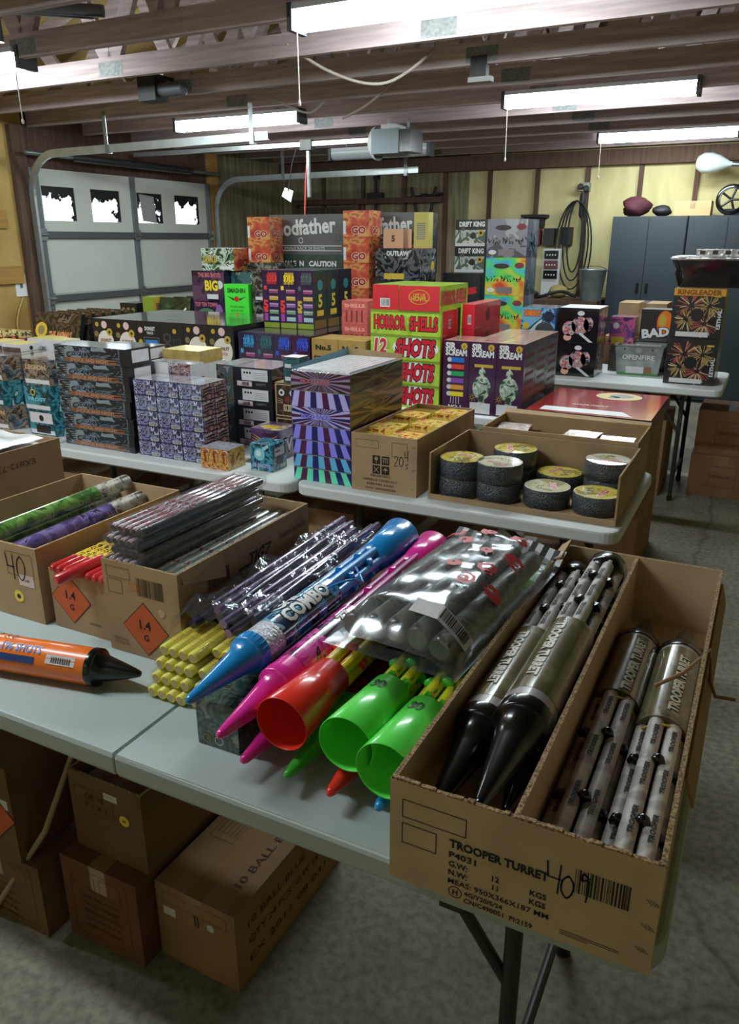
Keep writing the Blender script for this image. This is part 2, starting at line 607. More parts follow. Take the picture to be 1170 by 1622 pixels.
# back wall: dark shelf rail and plank door on the left part
q = MB(); q.box((-5.6, YF - 0.12, 1.98), (-3.6, YF - 0.04, 2.04), WOODD); struct(q.build('trim_24'))
q = MB()
q.box((-5.55, YF - 0.09, 0), (-4.75, YF - 0.05, 1.95), {'*': WOODD, 'F': mat('dark_door_boards', (70, 54, 44), 0.8, var=0.3, scale=4, stretch=(9, 9, 0.4))})
q.box((-5.62, YF - 0.10, 0), (-5.55, YF - 0.04, 1.99), WOODD); q.box((-4.75, YF - 0.10, 0), (-4.68, YF - 0.04, 1.99), WOODD)
struct(q.build('door_2'))

# ------------------------------------------------------------------ garage door
DPANEL = mat('white_door_panel', (196, 200, 192), 0.5, var=0.02, scale=6)
door = bpy.data.objects.new('door_1', None); COL.objects.link(door); door.location = (XL + 0.03, DY0, 0); struct(door)
DW = DY1 - DY0
sec = DZ / 4
m, nt, b, N, L = new_mat('window_film_remnants')
out = N['Material Output']
tc = N.new('ShaderNodeTexCoord')
no = N.new('ShaderNodeTexNoise'); no.inputs['Scale'].default_value = 9; no.inputs['Detail'].default_value = 8; no.inputs['Roughness'].default_value = 0.7
sep = N.new('ShaderNodeSeparateXYZ'); L.new(tc.outputs['UV'], sep.inputs[0]); L.new(tc.outputs['Object'], no.inputs['Vector'])
# distance from the pane's rim: black film still hangs along the edge and in the upper corner
mn = N.new('ShaderNodeMath'); mn.operation = 'MINIMUM'
sx_ = N.new('ShaderNodeMath'); sx_.operation = 'SUBTRACT'; sx_.inputs[0].default_value = 0.38; L.new(sep.outputs[0], sx_.inputs[1])
sy_ = N.new('ShaderNodeMath'); sy_.operation = 'SUBTRACT'; sy_.inputs[0].default_value = 0.26; L.new(sep.outputs[1], sy_.inputs[1])
L.new(sx_.outputs[0], mn.inputs[0]); L.new(sy_.outputs[0], mn.inputs[1])
ad = N.new('ShaderNodeMath'); ad.operation = 'MULTIPLY_ADD'; ad.inputs[1].default_value = -0.40; L.new(no.outputs[0], ad.inputs[0]); L.new(mn.outputs[0], ad.inputs[2])
gt = N.new('ShaderNodeMath'); gt.operation = 'GREATER_THAN'; gt.inputs[1].default_value = -0.125; L.new(ad.outputs[0], gt.inputs[0])
tr_ = N.new('ShaderNodeBsdfTransparent')
mixs = N.new('ShaderNodeMixShader')
b.inputs['Base Color'].default_value = lin((16, 17, 20)); b.inputs['Roughness'].default_value = 0.6
L.new(gt.outputs[0], mixs.inputs[0]); L.new(b.outputs[0], mixs.inputs[1]); L.new(tr_.outputs[0], mixs.inputs[2])
L.new(mixs.outputs[0], out.inputs['Surface'])
FILMW = m
GLASS = film('window_pane_glass', (245, 248, 248), 0.94, 0.0, rough=0.03)
wins = [(0.10, 0.47), (0.66, 1.03), (1.26, 1.63), (1.82, 2.22)]
WZ0, WZ1 = 1.73, 2.01
for i in range(4):
    q = MB()
    z0, z1 = i * sec + 0.004, (i + 1) * sec - 0.004
    if i < 3:
        q.box((-0.035, 0, z0), (-0.005, DW, z1), DPANEL)
        q.box((-0.005, 0.03, z0 + 0.035), (0.0, DW / 2 - 0.04, z1 - 0.035), DPANEL)
        q.box((-0.005, DW / 2 + 0.04, z0 + 0.035), (0.0, DW - 0.03, z1 - 0.035), DPANEL)
    else:
        q.box((-0.035, 0, z0), (-0.002, DW, WZ0), DPANEL); q.box((-0.035, 0, WZ1), (-0.002, DW, z1), DPANEL)
        ys = [0] + [v for w in wins for v in w] + [DW]
        for k in range(0, len(ys), 2):
            q.box((-0.035, ys[k], WZ0), (-0.002, ys[k + 1], WZ1), DPANEL)
    q.build('door_panel', door)
for z in (sec, 2 * sec, 3 * sec):
    q = MB(); q.box((0.002, 0.0, z - 0.028), (0.03, DW, z + 0.028), STEEL if z < 0 else mat('grey_door_rail', (88, 94, 96), 0.5, metal=0.3)); q.build('section_rail', door)
for y in (0.04, DW / 2, DW - 0.04):
    q = MB()
    q.box((0.002, y - 0.028, 0), (0.022, y + 0.028, DZ), mat('grey_door_stile', (112, 120, 122), 0.5, metal=0.3)); q.build('stile', door)
    for z in (sec, 2 * sec, 3 * sec):
        q = MB(); q.box((0.022, y - 0.035, z - 0.05), (0.036, y + 0.035, z + 0.05), STEEL); q.tube([(0.04, y - 0.04, z), (0.04, y + 0.04, z)], 0.012, STEEL); q.build('hinge', door)
for i, (a, c) in enumerate(wins):
    q = MB(); q.poly([(-0.02, a, WZ0), (-0.02, c, WZ0), (-0.02, c, WZ1), (-0.02, a, WZ1)], GLASS); p = q.build('window_pane', door)
    q = MB(); q.poly([(-0.012, a, WZ0), (-0.012, c, WZ0), (-0.012, c, WZ1), (-0.012, a, WZ1)], FILMW, [(0, 0), (0.37, 0), (0.37, 0.28), (0, 0.28)] if i != 2 else [(0.15, 0), (0.37, 0), (0.37, 0.28), (0.15, 0.28)])
    q.build('black_film', p)
    if i == 2:
        q = MB(); q.poly([(-0.008, a + 0.07, WZ0 + 0.02), (-0.008, a + 0.27, WZ0), (-0.008, a + 0.25, WZ1 - 0.03), (-0.008, a + 0.04, WZ1 - 0.01)], mat('grey_patch', (150, 150, 150), 0.8)); q.build('cardboard_patch', p)
q = MB(); q.tube([(0.10, -0.1, DZ + 0.10), (0.10, DW + 0.1, DZ + 0.10)], 0.016, STEEL)
q.tube([(0.10, 0.4, DZ + 0.10), (0.10, DW - 0.4, DZ + 0.10)], 0.034, mat('spring_steel', (84, 86, 88), 0.4, metal=0.8)); q.build('torsion_spring', door)

# the two curved roller tracks
TRK = mat('zinc_track', (176, 182, 182), 0.35, metal=0.7, var=0.08, scale=12)
for lab, y, zt, xe in (('curved steel roller track on the near side of the garage door', DY0 - 0.05, 2.235, -3.32), ('curved steel roller track on the far side of the garage door', DY1 + 0.05, 2.19, -3.27)):
    t = thing('door_track', lab, 'door track', (XL + 0.09, y, 0), group='garage door tracks')
    R = 0.32
    path = [(0, 0, 0.02), (0, 0, 1.0), (0, 0, zt - R)] + [(R - R * cos(a), 0, zt - R + R * sin(a)) for a in [k * pi / 16 for k in range(1, 9)]] + [(xe - XL - 0.09, 0, zt + 0.02)]
    q = MB()
    rings = []
    for i, p in enumerate(path):
        p = Vector(p); a = Vector(path[max(0, i - 1)]); c = Vector(path[min(len(path) - 1, i + 1)])
        d = (c - a).normalized(); n = Vector((d.z, 0, -d.x))
        rings.append([p + n * u + Vector((0, v, 0)) for u, v in ((-0.028, -0.012), (-0.028, 0.012), (-0.022, 0.012), (-0.022, -0.006), (0.022, -0.006), (0.022, 0.012), (0.028, 0.012), (0.028, -0.012))])
    q.loft(rings, TRK, cap0=True, cap1=True, smooth=False); q.build('rail', t)
    for xh in (0.9, xe - XL - 0.22):
        q = MB(); q.box((xh - 0.018, -0.02, zt - 0.02), (xh + 0.018, -0.016, 2.5), STEEL); q.box((xh - 0.018, -0.02, zt - 0.03), (xh + 0.018, 0.02, zt - 0.02), STEEL); q.build('hanger', t)

# ------------------------------------------------------------------ fluorescent lights
LENS = mat('glowing_lens', (236, 250, 252), 0.5, emis=TUBE)
LENSOFF = mat('unlit_lens', (170, 176, 180), 0.3)
HOUS = mat('white_light_housing', (170, 172, 176), 0.45)
CAPM = mat('dark_end_cap', (52, 54, 60), 0.5)
CORD = mat('pale_cord', (190, 186, 176), 0.6)


LENSNEW = mat('bright_glowing_lens', (236, 250, 252), 0.5, emis=TUBE * 1.3)
LENSOLD = mat('ageing_glowing_lens', (244, 248, 255), 0.5, emis=TUBE * 0.9)
LENSFILL = mat('added_fill_lens', (244, 248, 255), 0.5, emis=TUBE * 0.06)  # lens of the fill lamp added behind the camera


def light(label, x0, x1, y, z, cord_at=None, on=True, lens=None, cordlen=0.32, split=None):
    t = thing('fluorescent_light', label, 'light', ((x0 + x1) / 2, y, z), group='fluorescent shop lights')
    w = (x1 - x0) / 2
    q = MB(); q.box((-w, -0.055, 0.075), (w, 0.055, 0.10), HOUS); q.build('housing', t)
    for sx in (-1, 1):
        q = MB(); q.box((sx * w - 0.012, -0.062, -0.005), (sx * w + 0.012, 0.062, 0.10), CAPM); q.build('end_cap', t)
    prof = [(-0.055, 0.074), (-0.058, 0.045), (-0.045, 0.015), (-0.02, 0.0), (0.02, 0.0), (0.045, 0.015), (0.058, 0.045), (0.055, 0.074)]
    spans = [(-w + 0.013, w - 0.013)] if split is None else [(-w + 0.013, split - 0.012), (split + 0.012, w - 0.013)]
    for a, c in spans:
        q = MB(); q.loft([[(x, yy, zz) for yy, zz in prof] for x in (a, c)], (lens or LENS) if on else LENSOFF, closed=False, smooth=True)
        q.build('lens', t)
    if not on:
        for xx in (-w * 0.7, w * 0.7):
            q = MB(); q.tube([(xx, 0, 0.10), (xx, 0, 0.20)], 0.003, STEEL, 5); q.build('chain', t)
    if cord_at is not None:
        q = MB(); xx = -w + 0.03 if cord_at < 0 else w - 0.03
        q.tube([(xx, -0.05, 0.02), (xx + 0.004, -0.05, -cordlen)], 0.0028, CORD, 6); q.lathe((xx + 0.004, -0.05, -cordlen), (0, 0, -1), [(0, 0.003), (0.01, 0.007), (0.022, 0.007), (0.026, 0.002)], CORD, 8, True, True); q.build('pull_cord', t)
    return t


light('glowing shop light nearest the camera, crossing the top of the picture', -2.03, -0.75, 3.30, 2.42, -1, cordlen=0.27)
light('glowing shop light behind the nearest one, its end cut off by the picture edge', -4.95, -3.70, 3.30, 2.42, 1, cordlen=0.24)
light('glowing shop light over the middle of the room with a short pull cord', -1.86, -0.62, 5.72, 2.42, -1, cordlen=0.31)
light('glowing shop light closest to the yellow back wall and black cabinets', -1.70, -0.50, 8.07, 2.42, -1, cordlen=0.28)
light('glowing shop light beside the garage door track, in two segments', -4.66, -3.46, 5.66, 2.42, None, split=0.08)
light('unlit pale light fixture hanging below the garage door opener', -3.95, -2.95, 7.0, 2.28, None, on=False)
light('glowing shop light to the side of the front table, outside the picture', -4.95, -3.70, 0.62, 2.42, 1, lens=LENSOLD)
light('glowing shop light over the front table, just outside the picture', -2.75, -1.50, 0.63, 2.42, -1, lens=LENSNEW)
light('dim added fill light behind the camera, outside the picture', -1.9, -0.65, -1.66, 2.42, None, lens=LENSFILL)  # unseen fill, added to lift faces turned to the camera
# ------------------------------------------------------------------ folding tables
def slab(m, x0, x1, y0, y1, z0, z1, r, mt, corners=(1, 1, 1, 1), round_=0.008):
    """table top with rounded corners (front-left, front-right, back-right, back-left) and a softened rim"""
    def ring(ins, z):
        pts = []
        for (cx, cy, a0, on) in ((x0, y0, pi, corners[0]), (x1, y0, 1.5 * pi, corners[1]), (x1, y1, 0, corners[2]), (x0, y1, 0.5 * pi, corners[3])):
            rr = r if on else 0.004
            ox = cx + (rr if cx == x0 else -rr); oy = cy + (rr if cy == y0 else -rr)
            for k in range(7):
                a = a0 + k * pi / 12
                pts.append((ox + cos(a) * (rr - min(ins, rr * 0.9)), oy + sin(a) * (rr - min(ins, rr * 0.9)), z))
        return pts
    m.loft([ring(round_, z0), ring(0, z0 + round_), ring(0, z1 - round_), ring(round_ * 0.3, z1 - round_ * 0.3), ring(round_, z1)], mt, cap0=True, cap1=True, smooth=False)


def table(label, x0, x1, y0, y1, mt, legs, folds=(), corners=(1, 1, 1, 1), z=0.74, group='folding tables'):
    cx, cy = (x0 + x1) / 2, (y0 + y1) / 2
    t = thing('folding_table', label, 'table', (cx, cy, 0), group=group)
    xs = [x0] + list(folds) + [x1]
    for i in range(len(xs) - 1):
        q = MB()
        a, c = xs[i] + (0.0007 if i else 0), xs[i + 1] - (0.0007 if i < len(xs) - 2 else 0)
        slab(q, a - cx, c - cx, y0 - cy, y1 - cy, z - 0.045, z, 0.055, mt, (i == 0 and corners[0], i == len(xs) - 2 and corners[1], i == len(xs) - 2 and corners[2], i == 0 and corners[3]))
        q.build('tabletop', t)
    for x, sgn in legs:
        for y in (y0 + 0.13, y1 - 0.13):
            q = MB(); q.tube([(x - cx, y - cy, 0.02), (x - cx, y - cy, z - 0.045)], 0.014, DSTEEL, 10); q.lathe((x - cx, y - cy, 0), (0, 0, 1), [(0, 0.017), (0.03, 0.017)], BLACKM, 10, True, True); q.build('leg', t)
            q = MB(); q.tube([(x - cx, y - cy, z - 0.30), (x - cx + sgn * 0.10, y - cy, z - 0.155), (x - cx + sgn * 0.24, y - cy, z - 0.05)], 0.010, DSTEEL, 8)
            q.box((x - cx + sgn * 0.10 - 0.02, y - cy - 0.015, z - 0.175), (x - cx + sgn * 0.10 + 0.02, y - cy + 0.015, z - 0.135), DSTEEL); q.build('brace', t)
        q = MB(); q.tube([(x - cx, y0 + 0.13 - cy, 0.16), (x - cx, y1 - 0.13 - cy, 0.16)], 0.010, DSTEEL, 8); q.build('cross_bar', t); q = MB(); q.tube([(x - cx, y0 + 0.13 - cy, z - 0.08), (x - cx, y1 - 0.13 - cy, z - 0.08)], 0.010, DSTEEL, 8); q.build('cross_bar', t)
    return t


AY0, AY1 = 0.79, 1.55
table('folding table in front, with a centre fold seam, under the rockets', -1.81, 0.0, AY0, AY1, TABLEDIM, [(-1.70, 1), (-0.215, -1)], [-0.893])
table('folding table beside the front one, under the tall carton with blue bags', -3.05, -1.83, AY0 + 0.12, AY1 + 0.12, TABLEDIM, [(-2.8, 1), (-2.05, -1)])
BY0, BY1 = 2.24, 3.0
table('white folding table under the stack of flat wrapped boxes and the blue-violet cubes', -2.67, -1.463, BY0, BY1, TABLEW, [(-2.45, 1), (-1.68, -1)])
table('white folding table under the striped foil trays and the carton of black discs', -1.457, -0.315, BY0 + 0.015, BY1, TABLEW, [(-1.25, 1), (-0.50, -1)])
table('white folding table under the teal boxes, its end against the middle table', -4.0, -2.70, BY0 + 0.06, BY1 + 0.06, TABLEW, [(-3.8, 1), (-2.95, -1)])
DYa, DYb = 3.62, 4.38
table('white folding table under the purple boxes and the lime green stack', -2.50, -1.0, DYa, DYb, TABLEW, [(-2.2, 1), (-1.2, -1)])
table('white folding table under the long row of black boxes with round white stickers', -4.0, -2.52, DYa, DYb, TABLEW, [(-3.75, 1), (-2.75, -1)])
table('white folding table near the garage door under the leaning black packs', -5.5, -4.02, DYa - 0.1, DYb - 0.1, TABLEW, [(-5.3, 1), (-4.2, -1)])
CYa, CYb = 4.92, 5.68
table('white folding table by the aisle under the boxes with chrysanthemum bursts', -1.72, -0.20, CYa, CYb, TABLEW, [(-1.45, 1), (-0.42, -1)])
table('white folding table under the tall grey and black display boxes', -3.25, -1.74, CYa, CYb, TABLEW, [(-3.0, 1), (-2.0, -1)])
table('white folding table under the flame boxes and the green tag box', -4.75, -3.27, CYa - 0.1, CYb - 0.1, TABLEW, [(-4.5, 1), (-3.5, -1)])
table('white folding table farthest along the aisle, mostly outside the picture', -0.10, 1.3, 6.0, 6.76, TABLEW, [(0.1, 1), (1.05, -1)])


# ------------------------------------------------------------------ open cartons
def carton(name, label, x, y, z, t=0.006, front=None, side=None, fh=None, mt=CARD, edge=EDGE, divider=None, back_z=None, rim_drop=None, cat='carton', group=None, rz=0.0):
    """an open-topped carton; front/side(m, F, w, h) print the front panel and the panel facing +x"""
    x0, x1 = x; y0, y1 = y; z0, z1 = z
    cx, cy = (x0 + x1) / 2, (y0 + y1) / 2
    w, d, h = x1 - x0, y1 - y0, z1 - z0
    T = thing(name, label, cat, (cx, cy, z0), rz, group)
    mm = {'*': mt, 'T': edge}
    fz = fh or h
    bz = back_z or h
    q = MB(); q.box((-w / 2, -d / 2, 0), (w / 2, -d / 2 + t, fz), mm)
    if front:
        front(q, Frame((-w / 2, -d / 2, 0), (1, 0, 0), (0, 0, 1)), w, fz)
    q.build('front_panel', T)
    q = MB(); q.box((-w / 2, d / 2 - t, 0), (w / 2, d / 2, bz), mm); q.build('back_panel', T)
    for s in (-1, 1):
        q = MB()
        a, c = (-w / 2, -w / 2 + t) if s < 0 else (w / 2 - t, w / 2)
        y_a, y_b = -d / 2 + t, d / 2 - t
        # top edge may slope from the front height to the back height
        P = [(a, y_a, 0), (c, y_a, 0), (c, y_b, 0), (a, y_b, 0), (a, y_a, fz if rim_drop else h), (c, y_a, fz if rim_drop else h), (c, y_b, h), (a, y_b, h)]
        bi = len(q.v); q.v += [Vector(p) for p in P]
        for idx, k in (((0, 1, 5, 4), mt), ((1, 2, 6, 5), mt), ((2, 3, 7, 6), mt), ((3, 0, 4, 7), mt), ((4, 5, 6, 7), edge), ((3, 2, 1, 0), mt)):
            q.face([bi + i for i in idx], k)
        if s > 0 and side:
            side(q, Frame((w / 2, -d / 2, 0), (0, 1, 0), (0, 0, 1)), d, h)
        q.build('side_panel', T)
    q = MB(); q.box((-w / 2 + t, -d / 2 + t, 0), (w / 2 - t, d / 2 - t, t), mt); q.build('bottom_panel', T)
    if divider is not None:
        q = MB(); q.box((divider - cx - t / 2, -d / 2 + t, t), (divider - cx + t / 2, d / 2 - t, h - 0.002), mm); q.build('divider', T)
    return T


def flap(T, pts, mt=CARD, t=0.004, name='flap'):
    """a hanging or folded carton flap given by four corner points, given some thickness"""
    a, b_, c, d = [Vector(p) for p in pts]
    n = (b_ - a).cross(d - a).normalized() * t
    q = MB(); q.loft([[a, b_, c, d], [a + n, b_ + n, c + n, d + n]], mt, cap0=True, cap1=True, smooth=False)
    q.build(name, T)


def digit_strokes(q, F, s, a, b, h, w, m=MARKER):
    """hand-drawn marker figures"""
    G = {'4': [[(0.0, 1.0), (0.05, 0.5), (0.55, 0.5)], [(0.5, 1.0), (0.45, 0.0)]],
         '0': [[(0.3, 1), (0.05, 0.75), (0.0, 0.3), (0.25, 0), (0.5, 0.25), (0.55, 0.7), (0.3, 1)]],
         '3': [[(0.05, 0.9), (0.35, 1.0), (0.5, 0.8), (0.25, 0.55), (0.5, 0.3), (0.3, 0.02), (0.0, 0.12)]],
         '2': [[(0.0, 0.8), (0.25, 1.0), (0.5, 0.75), (0.02, 0.02), (0.55, 0.05)]],
         '5': [[(0.5, 1), (0.1, 1), (0.05, 0.6), (0.4, 0.55), (0.45, 0.2), (0.0, 0.02)]],
         's': [[(0.4, 1.35), (0.15, 1.3), (0.3, 1.05), (0.1, 0.8)]],
         'q': [[(0.5, 1.3), (0.2, 1.45), (0.15, 1.1), (0.5, 1.15), (0.45, 0.1)]],
         '1': [[(0.2, 1), (0.15, 0)]]}
    x = a
    for ch in s:
        for st in G.get(ch, []):
            q.stroke(F, [(x + p[0] * h * 0.75, b + p[1] * h) for p in st], w, m, smooth=ch != '4')
        x += h * 0.55


# --- the long carton at the front corner of the table
def turret_front(q, F, w, h):
    q.outline(F, 0.018, h - 0.055, 0.108, h - 0.026, 0.0013, INK)
    q.outline(F, 0.018, h - 0.097, 0.068, h - 0.064, 0.0013, INK)
    y = h - 0.070
    q.text(F, 'TROOPER TURRET', 0.086, y, 0.0125, INK, w=0.130, bold=0.04, align='L')
    for t, a, dy, ww in (('P4031', 0.086, 0.018, 0.037), ('G.W:', 0.086, 0.033, 0.026), ('N.W:', 0.086, 0.047, 0.026)):
        q.text(F, t, a, y - dy, 0.0092, INK, w=ww, bold=0.025, align='L')
    q.text(F, '12', 0.150, y - 0.0325, 0.0085, INK, bold=0.025); q.text(F, 'KGS', 0.205, y - 0.0325, 0.0085, INK, bold=0.025)
    q.text(F, '11', 0.150, y - 0.0465, 0.0085, INK, bold=0.025); q.text(F, 'KGS', 0.205, y - 0.0465, 0.0085, INK, bold=0.025)
    q.text(F, 'MEAS: 950X366X187 MM', 0.086, y - 0.061, 0.0085, INK, w=0.134, bold=0.012, align='L')
    q.disc(F, 0.0965, y - 0.078, 0.0095, INK, rin=0.86); q.text(F, 'H', 0.0965, y - 0.078, 0.0085, INK, bold=0.03)
    q.text(F, '4G/Y20/S/24', 0.109, y - 0.074, 0.0075, INK, w=0.052, bold=0.02, align='L')
    q.text(F, 'CN/C490051  PI:2159', 0.109, y - 0.0855, 0.0075, INK, w=0.092, bold=0.02, align='L')
    q.barcode(F, 0.247, h - 0.078, 0.064, 0.036)
    for k, (dx, dz) in enumerate(((0.335, 0.055), (0.333, 0.092), (0.330, 0.128))):
        for j in range(3):
            q.stroke(F, [(dx + j * 0.004 - 0.006, h - dz + 0.004), (dx + j * 0.004 + 0.001, h - dz - 0.003)], 0.0008, INK)
    q.rect(F, 0.235, 0.0155, 0.307, 0.0165, BROWNINK); q.rect(F, 0.235, 0.0185, 0.307, 0.0195, BROWNINK); q.rect(F, 0.235, 0.0125, 0.270, 0.0135, BROWNINK)
    digit_strokes(q, F, '4', 0.213, h - 0.089, 0.044, 0.0022)
    digit_strokes(q, F, '0', 0.232, h - 0.091, 0.034, 0.0022)
    digit_strokes(q, F, 'q', 0.252, h - 0.090, 0.030, 0.0022)


BX0, BX1, BZ = -0.358, -0.014, 0.162
TB = carton('rocket_carton', 'long open cardboard carton with a divider at the table corner, holding camouflage rockets', (BX0, BX1), (0.765, 1.70), (0.74, 0.74 + BZ), t=0.007,
            front=turret_front, divider=-0.19, mt=mat('light_brightened_cardboard', (188, 164, 130), 0.85, var=0.08, scale=9, bump=0.05))  # cardboard colour brightened to stand in for light on the front panel
# torn corrugated lip and end flap of that carton
q = MB(); r = random.Random(5)
xx = -0.17
while xx < 0.165:
    wq = r.uniform(0.006, 0.016)
    q.box((xx, -0.4675 + 0.0005, BZ), (min(xx + wq, 0.168), -0.4675 + 0.0065, BZ + r.uniform(0.0005, 0.004)), EDGE); xx += wq
q.build('torn_lip', TB)
flap(TB, [(-0.172, 0.36, BZ), (-0.172, 0.455, BZ), (-0.150, 0.455, BZ + 0.02), (-0.150, 0.36, BZ + 0.012)])
flap(TB, [(0.172, 0.468, BZ - 0.03), (0.172, -0.25, BZ - 0.03), (0.186, -0.25, BZ - 0.075), (0.184, 0.468, BZ - 0.075)])
q = MB(); q.tube([(0.10, 0.02, BZ - 0.055), (0.14, 0.04, BZ - 0.03), (0.176, 0.08, BZ + 0.004), (0.183, 0.05, BZ - 0.04), (0.195, 0.03, BZ - 0.055), (0.225, 0.04, BZ - 0.058)], 0.0035, CARDD, 6); q.build('paper_string', TB)


# ------------------------------------------------------------------ rockets (nose at y = 0, tail towards +y)
def cyl_place(ox, oz, r):
    """wrap lettering round a tube lying along y: a = along the tube, b = round it from the top towards +x"""
    def P(a, b, l):
        t = -b / r
        return Vector((ox + sin(t) * (r + l), a, oz + cos(t) * (r + l)))
    return P


def rocket(name, label, loc, rz, nose, body, stick, cup, wrap=None, L=(0.19, 0.05, 0.26, 0.19, 0.15), r=0.037, rs=0.0115, cupr=(0.030, 0.046), ns=6, band=None, group=None, cordm=None, tilt=0.0, ticks=False, swrap=None):
    """L: nose cone, band, printed body, bare sticks, tail cup"""
    T = thing(name, label, 'rocket', loc, rz, group)
    if tilt:
        T.rotation_euler = (tilt, 0, rz)
    c = (0, 0, r)
    y0, y1 = L[0], L[0] + L[1] + L[2]
    y2 = y1 + L[3]; y3 = y2 + L[4]
    q = MB()
    q.lathe((0, 0, r), (0, 1, 0), [(0.0, 0.002), (0.002, 0.0055), (0.008, 0.008), (L[0] * 0.30, r * 0.40), (L[0] * 0.62, r * 0.63), (L[0] * 0.86, r * 0.80), (L[0] * 0.865, r * 0.97), (L[0] * 0.88, r * 1.03), (L[0], r * 1.03)], nose, 28, cap0=True, cap1=True)
    if band and ticks:
        for k in range(24):
            a = 2 * pi * k / 24
            q.tube([(sin(a) * r * 1.0, L[0] * 0.90, r + cos(a) * r * 1.0), (sin(a) * r * 1.02, L[0] * 0.995, r + cos(a) * r * 1.02)], 0.0018, nose, 4)
    q.build('nose_cone', T)
    if L[1]:
        q = MB(); q.lathe((0, y0, r), (0, 1, 0), [(0, r * 0.99), (L[1], r * 0.99)], band or nose, 28); q.build('band', T)
    q = MB(); q.lathe((0, y0 + L[1], r), (0, 1, 0), [(0, r), (L[2], r)], body, 28, cap1=True)
    if wrap:
        wrap(q, y0 + L[1], L[2], r)
    q.build('body_tube', T)
    for k in range(ns):
        a = 2 * pi * k / ns + 0.3
        ex = r * 0.66
        q = MB(); q.lathe((sin(a) * ex, y1 - 0.02, r + cos(a) * ex), (0, 1, 0), [(0, rs), (L[3] + 0.05, rs)], stick, 12, True, True)
        if swrap and cos(a) > -0.2:
            swrap(q, sin(a) * ex, r + cos(a) * ex, y1)
        q.build('launch_tube', T)
    for f in (0.3, 0.72):
        q = MB()
        for k in range(ns):
            a = 2 * pi * k / ns + 0.3 + pi / ns
            q.lathe((sin(a) * r * 0.80, y1 + L[3] * f, r + cos(a) * r * 0.80), (0, 1, 0), [(0, rs * 0.75), (0.010, rs * 0.9), (0.011, 0.002)], cup, 10, True, True)
        q.lathe((0, y1 + L[3] * f, r), (0, 1, 0), [(0, r * 0.5), (0.006, r * 0.5)], cup, 12, True, True)
        q.build('tube_clip', T)
    q = MB()
    a0, a1 = cupr
    q.lathe((0, y2, r), (0, 1, 0), [(0, 0.004), (0.0005, a0), (L[4] * 0.5, (a0 + a1) / 2), (L[4], a1), (L[4] + 0.0015, a1 - 0.001), (L[4] - 0.001, a1 - 0.0022), (0.004, a0 - 0.0022), (0.003, 0.003)], cup, 32)
    q.build('tail_cup', T)
    if cordm:
        pts = []
        for k in range(15):
            t = k / 14
            pts.append((0.020 + 0.045 * sin(pi * t), y1 - 0.03 + 0.10 * t * 1.2, r + 0.030 + 0.012 * sin(2 * pi * t)))
        q = MB(); q.tube(pts, 0.0024, cordm, 6); q.build('cord', T)
    return T


def wrapped(cols, seed, words=(), tm=WHITE, back=INK, rot=0.0):
    def f(q, y, l, r):
        P = cyl_place(0, r, r)
        for t, fr, h, b in words:
            q.text(None, t, y + l * fr, b, h, tm, bold=0.05, back=back, backb=0.05, P=P, l=0.0012, rot=rot)
    return f


PINKP = mat('pink_plastic', (232, 44, 158), 0.22, coat=0.5)
BLUEP = mat('blue_plastic', (24, 140, 214), 0.22, coat=0.5)
GREENP = mat('green_plastic', (92, 236, 84), 0.3, coat=0.4)
GREENPD = mat('deep_green_plastic', (58, 170, 48), 0.3, coat=0.4)
REDP = mat('red_plastic', (236, 50, 36), 0.25, coat=0.5)
BLUEST = mat('blue_stick', (70, 150, 216), 0.3, coat=0.4)
PINKST = mat('pink_stick', (190, 40, 140), 0.3, coat=0.4, col2=(112, 20, 86), scale=16)
YELST = art('yellow_flame_stick', [(214, 60, 30), (232, 200, 40), (240, 214, 60), (200, 160, 30)], 26, 0.35, 0.3, seed=2, stretch=(1, 0.35, 1))
GRST = art('green_yellow_spiral_stick', [(40, 130, 40), (60, 180, 50), (214, 214, 50), (70, 170, 50)], 34, 0.35, 0.3, seed=5, stretch=(1, 0.5, 1))
BLUEW = art('blue_cartoon_wrap', [(20, 30, 48), (40, 110, 180), (90, 176, 226), (30, 60, 90), (160, 200, 220)], 22, 0.15, 0.9, seed=8)
PINKW = art('pink_cartoon_wrap', [(120, 20, 90), (214, 40, 150), (226, 90, 180), (60, 24, 70), (214, 60, 160)], 18, 0.15, 0.9, seed=11)
CAMO = art('camouflage_wrap', [(66, 60, 44), (98, 90, 64), (124, 116, 88), (84, 76, 54), (110, 104, 78)], 10, 0.2, 0.7, seed=14, hard=False)
SNOWC = art('grey_camouflage_stick', [(96, 84, 78), (150, 142, 136), (184, 178, 172), (168, 160, 154)], 22, 0.55, 0.0, seed=17, hard=False)
TBAND = mat('grey_band', (150, 140, 138), 0.35, coat=0.5)
SILB = mat('silver_embossed_band', (190, 192, 200), 0.3, metal=0.6, var=0.2, scale=160, bump=0.6)

ZT = 0.741
# under layer, lying on the table, noses towards the aisle edge
for lab, x, y, n_, bd, st in (('pink-nosed rocket under the pink one, lying on the table', -0.655, 0.835, PINKP, PINKW, PINKST),
                              ('green-nosed rocket on the table under the red cup and green cup', -0.572, 0.835, GREENPD, art('dark_red_wrap', [(60, 16, 16), (120, 26, 24), (150, 40, 30), (40, 30, 30)], 20, 0.2, 0.7, seed=3), GRST),
                              ('red-nosed rocket on the table under the green cup marked 30', -0.492, 0.83, REDP, art('dark_red_wrap', [], 20), YELST),
                              ('blue-nosed rocket on the table against the long carton', -0.412, 0.835, BLUEP, BLUEW, BLUEST)):
    rocket('toy_rocket', lab, (x, y, ZT), 0, n_, bd, st, n_, L=(0.19, 0.02, 0.27, 0.18, 0.13), r=0.036, group='rockets on the front table')
